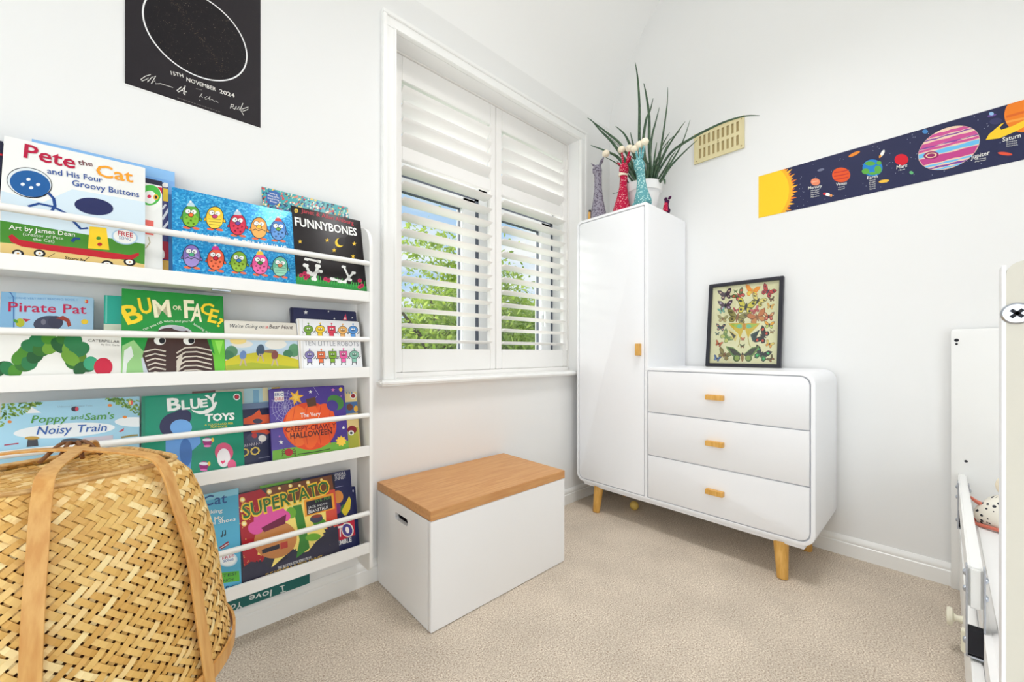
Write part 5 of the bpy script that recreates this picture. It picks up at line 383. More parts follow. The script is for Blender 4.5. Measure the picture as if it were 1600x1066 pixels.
PRINTS = {
'poster': (0.338, 0.478,
 'E 308 0 672 916 1318 1318 0|E 322 0 672 916 1280 1280 0|E 323 0 906 860 4 4 0|E 323 3 1036 1132 4 4 0|E 324 3 986 976 7 7 0|E 324 3 390 776 3 3 0|E 325 3 692 565 7 7 0|E 326 3 967 732 5 5 0|E 324 3 734 771 7 7 0|E 323 3 827 975 3 3 0|E 323 3 462 628 4 4 0|E 326 3 291 819 7 7 0|E 327 3 924 1255 7 7 0|E 325 3 988 623 5 5 0|E 323 3 255 1125 3 3 0|E 325 3 528 1255 7 7 0|E 323 3 788 1255 5 5 0|E 326 3 306 894 4 4 0|E 325 3 920 754 5 5 0|E 325 3 903 966 7 7 0|E 324 3 596 651 4 4 0|E 326 3 977 1189 4 4 0|E 326 3 937 1337 3 3 0|E 323 3 343 1223 7 7 0|E 327 3 980 1284 7 7 0|E 326 3 954 1071 5 5 0|E 326 3 1089 1007 5 5 0|E 324 3 854 839 4 4 0|E 326 3 1133 1108 4 4 0|E 326 3 512 669 5 5 0|E 326 3 964 851 7 7 0|E 326 3 836 753 4 4 0|E 324 3 881 876 3 3 0|E 324 3 557 826 7 7 0|E 326 3 343 1221 7 7 0|E 327 3 594 518 3 3 0|E 324 3 252 992 5 5 0|E 326 3 995 1023 7 7 0|E 326 3 713 1079 3 3 0|E 327 3 867 557 3 3 0|E 327 3 669 417 4 4 0|E 324 3 512 1235 4 4 0|E 326 3 641 889 5 5 0|E 323 3 1154 860 5 5 0|E 325 3 548 985 5 5 0|E 325 3 416 660 5 5 0|E 324 3 987 1174 5 5 0|E 325 3 405 758 4 4 0|E 327 3 466 739 5 5 0|E 325 3 311 636 7 7 0|E 327 3 770 716 3 3 0|E 325 3 910 1025 7 7 0|E 325 3 356 602 5 5 0|E 325 3 792 681 5 5 0|E 323 3 332 544 5 5 0|E 327 3 675 1166 7 7 0|E 327 3 770 684 4 4 0|E 326 3 731 616 7 7 0|E 327 3 742 1044 7 7 0|E 323 3 781 444 3 3 0|E 326 3 516 554 3 3 0|E 325 3 905 664 3 3 0|E 326 3 560 1056 5 5 0|E 326 3 902 531 4 4 0|E 326 3 400 1220 4 4 0|E 325 3 324 664 4 4 0|E 325 3 500 1130 3 3 0|E 327 3 946 1155 5 5 0|E 324 3 855 1194 4 4 0|E 326 3 738 592 4 4 0|E 325 3 801 850 4 4 0|E 327 3 830 968 4 4 0|E 325 3 246 749 5 5 0|E 324 3 631 444 3 3 0|E 323 3 1020 768 4 4 0|E 323 3 720 1151 4 4 0|E 324 3 500 984 5 5 0|E 327 3 971 790 5 5 0|E 324 3 1089 872 5 5 0|E 323 3 752 491 5 5 0|E 323 3 917 829 5 5 0|E 327 3 1023 852 5 5 0|E 324 3 260 727 4 4 0|E 326 3 397 550 5 5 0|E 325 3 981 985 5 5 0|E 327 3 578 634 4 4 0|E 323 3 1130 958 7 7 0|E 324 3 940 1192 3 3 0|E 327 3 364 912 5 5 0|E 325 3 357 1306 3 3 0|E 323 3 840 1221 7 7 0|E 325 3 499 1167 7 7 0|E 326 3 459 693 4 4 0|E 325 3 419 501 3 3 0|E 325 3 682 1006 7 7 0|E 325 3 389 801 4 4 0|E 324 3 763 520 5 5 0|E 325 3 646 1300 5 5 0|E 326 3 352 922 7 7 0|E 323 3 229 1095 3 3 0|E 324 3 427 737 5 5 0|E 327 3 415 1147 4 4 0|E 326 3 226 904 3 3 0|E 325 3 482 594 4 4 0|E 323 3 515 1029 3 3 0|E 323 3 616 937 5 5 0|E 326 3 952 875 4 4 0|E 326 3 429 620 3 3 0|E 326 3 455 1316 7 7 0|E 326 3 812 716 4 4 0|E 324 3 1021 886 3 3 0|E 323 3 869 1179 5 5 0|E 326 3 222 1106 5 5 0|E 326 3 505 640 5 5 0|E 323 3 544 926 4 4 0|E 325 3 727 811 5 5 0|E 326 3 625 1192 7 7 0|E 323 3 542 486 4 4 0|E 324 3 695 749 4 4 0|E 326 3 504 1308 7 7 0|E 327 3 376 905 7 7 0|E 325 3 1000 564 4 4 0|E 323 3 284 993 5 5 0|E 323 3 880 1251 4 4 0|E 323 3 525 622 5 5 0|E 325 3 286 754 3 3 0|E 323 3 1008 900 4 4 0|E 326 3 329 1172 5 5 0|E 326 3 710 600 3 3 0|E 324 3 867 671 7 7 0|E 327 3 283 947 4 4 0|E 327 3 736 922 5 5 0|E 327 3 366 947 3 3 0|E 324 3 970 1175 5 5 0|E 323 3 814 941 3 3 0|E 325 3 603 1018 7 7 0|E 325 3 1055 829 3 3 0|E 323 3 330 986 3 3 0|E 324 3 311 897 7 7 0|E 323 3 932 660 3 3 0|E 323 3 384 664 5 5 0|E 324 3 276 740 3 3 0|E 323 3 810 1224 5 5 0|E 324 3 954 1019 5 5 0|E 324 3 675 1050 7 7 0|E 324 3 924 822 3 3 0|E 325 3 392 620 3 3 0|E 326 3 845 1044 4 4 0|E 327 3 456 936 4 4 0|E 324 3 280 1077 3 3 0|E 327 3 549 1258 7 7 0|E 324 3 341 726 5 5 0|E 326 3 885 777 4 4 0|E 324 3 253 1131 3 3 0|E 325 3 959 1222 4 4 0|E 327 3 924 728 7 7 0|E 324 3 757 536 7 7 0|E 323 3 750 462 4 4 0|E 327 3 617 1248 4 4 0|E 325 3 442 884 5 5 0|E 325 3 748 1044 7 7 0|E 323 3 520 1381 7 7 0|E 323 3 268 652 4 4 0|E 323 3 686 788 7 7 0|E 324 3 915 797 3 3 0|E 326 3 591 1241 7 7 0|E 325 3 337 923 7 7 0|E 326 3 514 1317 3 3 0|E 325 3 734 877 7 7 0|E 325 3 669 972 3 3 0|E 326 3 854 1280 7 7 0|E 326 3 1134 1074 3 3 0|E 323 3 1018 1169 4 4 0|E 325 3 378 1264 5 5 0|E 323 3 698 1377 4 4 0|E 324 3 486 724 3 3 0|E 324 3 840 1060 5 5 0|E 326 3 650 1109 5 5 0|E 327 3 199 879 4 4 0|E 325 3 470 1338 4 4 0|E 326 3 663 988 3 3 0|E 325 3 801 539 4 4 0|E 323 3 406 842 3 3 0|E 327 3 854 966 4 4 0|E 325 3 390 1019 5 5 0|E 323 3 529 438 5 5 0|E 323 3 1013 900 5 5 0|E 327 3 223 826 3 3 0|E 327 3 414 1309 3 3 0|E 324 3 936 916 7 7 0|E 327 3 1158 800 4 4 0|E 323 3 506 482 3 3 0|E 327 3 920 511 4 4 0|E 323 3 255 764 7 7 0|E 327 3 574 1241 7 7 0|E 326 3 665 563 7 7 0|E 324 3 344 1082 7 7 0|E 327 3 1034 1065 4 4 0|E 324 3 254 745 7 7 0|E 325 3 649 1199 3 3 0|E 324 3 712 1382 5 5 0|E 324 3 440 1318 4 4 0|E 325 3 1069 669 4 4 0|E 323 3 924 1314 4 4 0|E 324 3 1107 779 4 4 0|E 323 3 954 664 5 5 0|E 324 3 831 1138 3 3 0|E 327 3 920 1094 5 5 0|E 327 3 414 555 4 4 0|E 326 3 1062 1041 5 5 0|E 323 3 640 648 3 3 0|E 323 3 360 561 7 7 0|E 324 3 707 885 5 5 0|E 325 3 507 641 7 7 0|E 324 3 922 765 4 4 0|E 326 3 436 1028 4 4 0|E 324 3 652 627 3 3 0|E 325 3 704 1252 5 5 0|E 324 3 994 920 3 3 0|E 326 3 728 1319 3 3 0|E 323 3 410 687 4 4 0|E 326 3 181 935 3 3 0|E 327 3 585 1281 5 5 0|E 325 3 576 1022 7 7 0|E 326 3 693 1285 4 4 0|E 326 3 991 1016 7 7 0|E 324 3 1060 640 3 3 0|E 324 3 680 729 5 5 0|E 324 3 351 1231 3 3 0|E 325 3 423 1302 7 7 0|E 326 3 397 966 4 4 0|E 327 3 794 978 3 3 0|E 326 3 1114 1008 3 3 0|E 324 3 756 1300 7 7 0|E 327 3 906 1058 5 5 0|E 327 3 827 1147 7 7 0|E 323 3 650 1214 7 7 0|E 326 3 1110 996 3 3 0|E 324 3 754 1337 4 4 0|E 327 3 844 575 3 3 0|E 324 3 661 1128 4 4 0|E 324 3 680 1400 5 5 0|E 324 3 895 683 3 3 0|E 324 3 872 918 3 3 0|E 324 3 388 1280 3 3 0|E 326 3 947 1101 5 5 0|E 323 3 981 658 7 7 0|E 326 3 421 1058 3 3 0|E 324 3 990 1295 4 4 0|E 325 3 261 1049 7 7 0|E 325 3 986 735 5 5 0|E 325 3 269 698 3 3 0|E 325 3 792 1115 4 4 0|E 323 3 627 1060 7 7 0|E 327 3 841 1111 7 7 0|E 323 3 998 862 7 7 0|E 325 3 945 989 4 4 0|E 324 3 536 562 4 4 0|E 323 3 1065 1130 3 3 0|E 327 3 712 957 4 4 0|E 323 3 1061 788 7 7 0|E 325 3 1069 785 5 5 0|E 324 3 989 970 7 7 0|E 324 3 558 1262 4 4 0|E 325 3 331 1268 3 3 0|E 326 3 979 783 7 7 0|E 323 3 1104 817 5 5 0|E 323 3 790 712 4 4 0|E 323 3 665 1221 3 3 0|E 324 3 643 977 3 3 0|E 326 3 408 661 5 5 0|E 323 3 954 1314 4 4 0|E 327 3 382 602 5 5 0|E 326 3 412 1278 5 5 0|E 324 3 560 848 5 5 0|E 323 3 670 553 7 7 0|E 324 3 338 796 3 3 0|E 325 3 505 1267 4 4 0|E 327 3 502 902 3 3 0|E 326 3 280 1104 4 4 0|E 324 3 714 1007 4 4 0|E 326 3 427 792 3 3 0|E 325 3 1051 673 3 3 0|E 327 3 984 1184 4 4 0|E 325 3 1164 856 7 7 0|E 327 3 860 558 5 5 0|E 324 3 800 650 4 4 0|E 324 3 965 846 7 7 0|E 326 3 1016 1051 7 7 0|E 327 3 704 1234 5 5 0|E 323 3 635 552 4 4 0|E 325 3 190 800 3 3 0|E 323 3 1030 1075 7 7 0|E 327 3 888 987 4 4 0|E 327 3 909 849 5 5 0|E 324 3 583 629 3 3 0|E 325 3 378 868 3 3 0|E 327 3 757 1326 7 7 0|E 325 3 764 1407 4 4 0|E 323 3 454 714 7 7 0|E 325 3 934 1120 7 7 0|E 327 3 588 570 4 4 0|E 325 3 494 832 4 4 0|E 326 3 660 948 7 7 0|E 325 3 941 1138 7 7 0|E 323 3 1146 915 7 7 0|E 323 3 1094 951 4 4 0|E 326 3 604 1100 3 3 0|E 324 3 320 956 4 4 0|E 327 3 538 1227 7 7 0|E 324 3 512 608 3 3 0|E 325 3 645 450 5 5 0|E 327 3 281 855 5 5 0|E 326 3 645 463 4 4 0|E 325 3 805 1343 7 7 0|E 325 3 1014 629 3 3 0|E 324 3 728 1047 7 7 0|E 326 3 574 995 4 4 0|E 323 3 544 892 4 4 0|E 325 3 724 585 3 3 0|E 326 3 773 639 5 5 0|E 325 3 591 1342 5 5 0|E 325 3 884 956 4 4 0|E 325 3 722 1338 3 3 0|E 325 3 783 1398 4 4 0|E 327 3 426 530 3 3 0|E 323 3 889 1274 4 4 0|E 326 3 378 990 3 3 0|E 327 3 589 583 7 7 0|E 326 3 552 1361 7 7 0|E 324 3 612 864 5 5 0|E 324 3 486 1376 4 4 0|E 326 3 592 506 4 4 0|E 326 3 784 1172 5 5 0|E 324 3 451 910 7 7 0|E 323 3 926 1125 4 4 0|E 327 3 488 472 4 4 0|E 327 3 675 674 7 7 0|E 325 3 912 1010 4 4 0|E 325 3 428 708 5 5 0|E 325 3 300 1135 5 5 0|E 326 3 1006 1200 3 3 0|E 323 3 430 532 4 4 0|E 326 3 584 913 4 4 0|E 323 3 428 872 7 7 0|E 325 3 356 885 3 3 0|E 326 3 205 770 7 7 0|E 324 3 642 1075 4 4 0|E 324 3 1010 792 3 3 0|E 323 3 563 1283 7 7 0|E 326 3 801 849 4 4 0|E 324 3 1021 956 7 7 0|E 326 3 523 912 4 4 0|E 327 3 384 520 3 3 0|E 325 3 1050 1148 4 4 0|E 323 3 758 1398 5 5 0|E 325 3 960 1268 7 7 0|E 324 3 806 984 4 4 0|E 323 3 466 1073 4 4 0|E 327 3 1033 1162 4 4 0|E 327 3 524 1164 3 3 0|E 325 3 666 752 4 4 0|E 326 3 1070 691 4 4 0|E 327 3 527 1130 5 5 0|E 325 3 523 461 3 3 0|E 324 3 715 1060 3 3 0|E 326 3 689 1217 3 3 0|E 323 3 660 822 4 4 0|E 324 3 867 564 5 5 0|E 326 3 734 1118 3 3 0|E 323 3 517 1222 5 5 0|E 327 3 533 870 7 7 0|E 327 3 1174 920 5 5 0|E 323 3 812 1126 3 3 0|E 324 3 952 836 7 7 0|E 326 3 442 1170 5 5 0|E 325 3 499 1306 5 5 0|E 327 3 566 508 7 7 0|E 325 3 391 924 7 7 0|E 323 3 1024 1268 3 3 0|E 327 3 634 613 5 5 0|E 324 3 934 734 4 4 0|E 327 3 442 931 5 5 0|E 327 3 829 756 4 4 0|E 324 3 636 1164 4 4 0|E 324 3 1088 1102 3 3 0|E 325 3 824 983 5 5 0|E 325 3 1141 1015 4 4 0|E 325 3 632 658 3 3 0|E 326 3 768 1170 4 4 0|E 324 3 312 622 5 5 0|E 327 3 278 1131 3 3 0|E 327 3 711 714 3 3 0|E 325 3 432 862 3 3 0|E 325 3 487 521 7 7 0|E 326 3 867 874 7 7 0|E 323 3 250 794 4 4 0|E 326 3 951 652 3 3 0|E 324 3 1032 1037 5 5 0|E 326 3 698 1413 7 7 0|E 324 3 528 855 7 7 0|E 327 3 991 1303 7 7 0|E 323 3 773 448 7 7 0|E 323 3 368 572 5 5 0|E 324 3 940 1310 5 5 0|E 323 3 1133 761 3 3 0|E 324 3 430 1072 3 3 0|E 327 3 429 1179 5 5 0|E 324 3 407 894 7 7 0|E 327 3 718 872 5 5 0|E 326 3 754 462 7 7 0|E 327 3 451 582 7 7 0|E 324 3 568 1016 3 3 0|E 326 3 605 544 5 5 0|E 327 3 758 776 5 5 0|E 324 3 904 1195 3 3 0|E 327 3 367 1030 5 5 0|E 326 3 366 1110 3 3 0|E 323 3 1028 1165 5 5 0|E 327 3 688 1176 3 3 0|E 323 3 610 1181 5 5 0|E 324 3 656 1170 3 3 0|E 323 3 797 511 4 4 0|E 326 3 219 800 4 4 0|E 324 3 668 1286 3 3 0|E 324 3 854 1350 3 3 0|E 325 3 1058 1140 7 7 0|E 325 3 275 1052 7 7 0|E 327 3 874 742 3 3 0|E 324 3 327 1243 5 5 0|E 325 3 930 948 4 4 0|E 323 3 674 573 5 5 0|E 328 0 422 1194 7 6 0|E 329 4 644 930 7 6 0|E 329 4 492 1176 7 6 0|E 329 4 614 979 7 6 0|E 328 4 802 686 7 6 0|E 329 4 864 674 7 6 0|E 329 4 510 1124 7 6 0|E 328 4 530 1011 7 6 0|E 329 4 918 652 7 6 0|E 329 4 892 626 7 6 0|E 330 4 851 692 7 6 0|E 329 4 551 1161 7 6 0|E 328 4 536 1070 7 6 0|E 329 4 582 1071 7 6 0|E 328 4 465 1199 7 6 0|E 329 4 867 617 7 6 0|E 328 4 757 837 7 6 0|E 328 4 500 1118 7 6 0|E 328 4 445 1202 7 6 0|E 328 4 483 1185 7 6 0|E 328 4 597 1059 7 6 0|E 330 4 892 578 7 6 0|E 328 4 430 1220 7 6 0|E 328 4 635 916 7 6 0|E 329 4 938 610 7 6 0|E 329 4 415 1184 7 6 0|E 329 4 489 1172 7 6 0|E 330 4 459 1179 7 6 0|E 328 4 890 602 7 6 0|E 328 4 408 1168 7 6 0|E 330 4 590 950 7 6 0|E 329 4 405 1204 7 6 0|E 330 4 694 844 7 6 0|E 329 4 914 651 7 6 0|E 330 4 837 728 7 6 0|E 330 4 804 765 7 6 0|E 328 4 746 771 7 6 0|E 328 4 515 1107 7 6 0|E 328 4 630 922 7 6 0|E 330 4 920 599 7 6 0|E 330 4 409 1184 7 6 0|E 330 4 902 571 7 6 0|E 328 4 602 997 7 6 0|E 328 4 418 1215 7 6 0|E 328 4 717 852 7 6 0|E 330 4 771 866 7 6 0|E 329 4 776 774 7 6 0|E 329 4 655 944 7 6 0|E 330 4 741 906 7 6 0|E 330 4 572 1028 7 6 0|E 329 4 834 703 7 6 0|E 330 4 806 766 7 6 0|E 330 4 776 757 7 6 0|E 330 4 511 1157 7 6 0|E 329 4 700 889 7 6 0|E 328 4 504 1072 7 6 0|E 328 4 914 628 7 6 0|E 328 4 774 818 7 6 0|E 329 4 864 721 7 6 0|E 329 4 615 970 7 6 0|E 330 4 796 795 7 6 0|E 328 4 496 1194 7 6 0|E 330 4 917 680 7 6 0|E 330 4 819 754 7 6 0|E 330 4 474 1179 7 6 0|E 330 4 717 837 7 6 0|E 330 4 521 1025 7 6 0|E 328 4 549 1030 7 6 0|E 328 4 890 579 7 6 0|E 329 4 703 902 7 6 0|E 328 4 782 805 7 6 0|E 330 4 513 1087 7 6 0|E 329 4 522 1138 7 6 0|E 328 4 841 744 7 6 0|E 328 4 665 980 7 6 0|E 330 4 666 955 7 6 0|E 328 4 614 948 7 6 0|E 329 4 829 697 7 6 0|E 328 4 487 1212 7 6 0|E 330 4 445 1179 7 6 0|E 330 4 673 909 7 6 0|E 329 4 795 843 7 6 0|E 329 4 817 819 7 6 0|E 328 4 767 792 7 6 0|E 328 4 588 1040 7 6 0|E 328 4 454 1138 7 6 0|E 330 4 870 715 7 6 0|E 329 4 481 1143 7 6 0|E 328 4 804 755 7 6 0|E 328 4 370 1270 7 6 0|E 328 4 522 1158 7 6 0|E 330 4 805 732 7 6 0|E 328 4 959 582 7 6 0|E 328 4 748 824 7 6 0|E 328 4 475 1148 7 6 0|E 330 4 920 578 7 6 0|E 328 4 815 750 7 6 0|E 328 4 686 857 7 6 0|E 330 4 479 1146 7 6 0|E 330 4 472 1197 7 6 0|E 330 4 842 709 7 6 0|E 330 4 864 670 7 6 0|E 328 4 624 986 7 6 0|E 330 4 673 931 7 6 0|E 329 4 851 642 7 6 0|E 329 4 477 1120 7 6 0|E 329 4 680 896 7 6 0|E 328 4 572 1083 7 6 0|E 329 4 576 1076 7 6 0|E 329 4 829 736 7 6 0|E 330 4 760 822 7 6 0|E 328 4 580 1091 7 6 0|E 329 4 612 1045 7 6 0|E 330 4 542 1048 7 6 0|E 329 4 951 606 7 6 0|E 330 4 752 827 7 6 0|E 329 4 466 1203 7 6 0|E 330 4 862 739 7 6 0|E 329 4 557 993 7 6 0|E 330 4 856 667 7 6 0|E 329 4 556 1139 7 6 0|E 329 4 529 1096 7 6 0|E 330 4 580 1081 7 6 0|E 328 4 540 1128 7 6 0|E 328 4 826 750 7 6 0|E 330 4 950 631 7 6 0|E 329 4 714 892 7 6 0|E 328 4 604 990 7 6 0|E 330 4 477 1129 7 6 0|E 328 4 600 1008 7 6 0|E 330 4 452 1188 7 6 0|E 328 4 440 1136 7 6 0|E 329 4 512 979 7 6 0|E 329 4 580 1091 7 6 0|E 329 4 525 1102 7 6 0|E 330 4 722 821 7 6 0|E 330 4 647 936 7 6 0|E 328 4 579 1030 7 6 0|E 330 4 512 1188 7 6 0|E 330 4 379 1304 7 6 0|E 329 4 901 590 7 6 0|E 330 4 1007 592 7 6 0|E 329 4 657 969 7 6 0|E 329 4 736 929 7 6 0|E 328 4 764 756 7 6 0|E 330 4 713 876 7 6 0|E 330 4 564 988 7 6 0|E 329 4 886 630 7 6 0|E 330 4 528 1059 7 6 0|E 329 4 691 904 7 6 0|L 331 3 3 370 724 375 759|L 331 3 3 832 686 749 667|L 331 3 3 556 583 582 429|L 331 3 3 354 776 284 912|L 331 3 3 620 1096 590 1138|L 331 3 3 673 905 645 924|L 331 3 3 730 660 805 653|L 331 3 3 943 1065 999 947|L 331 3 3 387 650 351 686|L 331 3 3 802 1264 812 1266|L 331 3 3 1027 852 1066 892|L 331 3 3 282 948 300 1045|L 331 3 3 1080 990 1024 976|L 331 3 3 435 744 390 787|L 331 3 3 949 753 874 843|L 331 3 3 410 608 398 501|L 331 3 3 438 804 409 805|L 331 3 3 1018 1065 961 1093|L 331 3 3 958 1116 948 1107|L 331 3 3 636 594 649 589|L 331 3 3 1036 857 1025 986|L 331 3 3 566 1278 485 1302|L 331 3 3 352 679 349 707|L 331 3 3 468 977 455 1041|L 331 3 3 908 1016 992 1020|L 331 3 3 882 754 934 735|L 331 3 3 765 831 834 764|L 331 3 3 1052 922 992 980|L 331 3 3 304 1017 278 1080|L 331 3 3 862 1228 845 1264|L 331 3 3 741 1073 795 1080|L 331 3 3 743 722 763 690|L 331 3 3 379 1037 345 988|L 331 3 3 420 599 520 572|L 331 3 3 841 1181 897 1085|L 331 3 3 716 628 649 691|L 331 3 3 659 1224 714 1238|L 331 3 3 473 752 492 707|L 331 3 3 863 1210 954 1283|L 331 3 3 572 1301 568 1394|L 331 3 3 550 731 600 812|L 331 3 3 834 1283 872 1311|L 331 3 3 756 1254 632 1298|L 331 3 3 365 997 410 1059|L 331 3 3 529 1176 481 1188|L 331 3 3 342 748 312 735|T 332 11 409 293 0.174 118 117 1 0 15TH|T 332 0 554 283 0.011 298 129 1 0 NOVEMBER|T 332 0 890 281 0.062 164 134 1 0 2024|L 332 0 15 222 207 176 167 134 106 145 93 184 132 200 160 193 103 231 178 267 210 226 100 262 154 267 116 310 139 424 142|L 332 0 20 506 188 462 121 474 108 510 149 537 199 542 220 525 112 537 98 542 151 498 144 559 146|L 332 0 12 709 196 681 136 696 168 714 144|L 332 0 12 761 180 738 157 742 133 776 161 789 196 784 145 813 165 831 148 852 164 876 148|L 332 0 12 681 100 692 95|L 332 0 17 1018 192 1006 126|L 332 0 17 1012 186 1042 192 1040 167 1015 157 1051 135|L 332 0 17 1054 133 1073 188 1079 143 1104 194 1107 145|L 332 0 17 1147 257 1116 158 1141 176 1208 231 1202 194 1147 148 1121 150 1156 96|L 333 21 16 468 36 486 36|L 333 21 16 494 36 512 36|L 333 21 16 520 36 538 36|L 333 21 16 546 36 565 36|L 333 21 16 572 36 591 36|L 333 21 16 599 36 618 36|L 333 21 16 626 36 645 36|L 333 21 16 653 36 672 36|L 333 21 16 680 36 699 36|L 333 21 16 707 36 726 36|L 333 21 16 735 36 754 36|L 333 21 16 762 36 782 36|L 333 21 16 790 36 810 36|L 333 21 16 819 36 838 36|L 333 21 16 847 36 867 36|L 333 21 17 876 36 896 36|L 333 0 20 646 229 709 238'),
'strip': (1, 0.224,
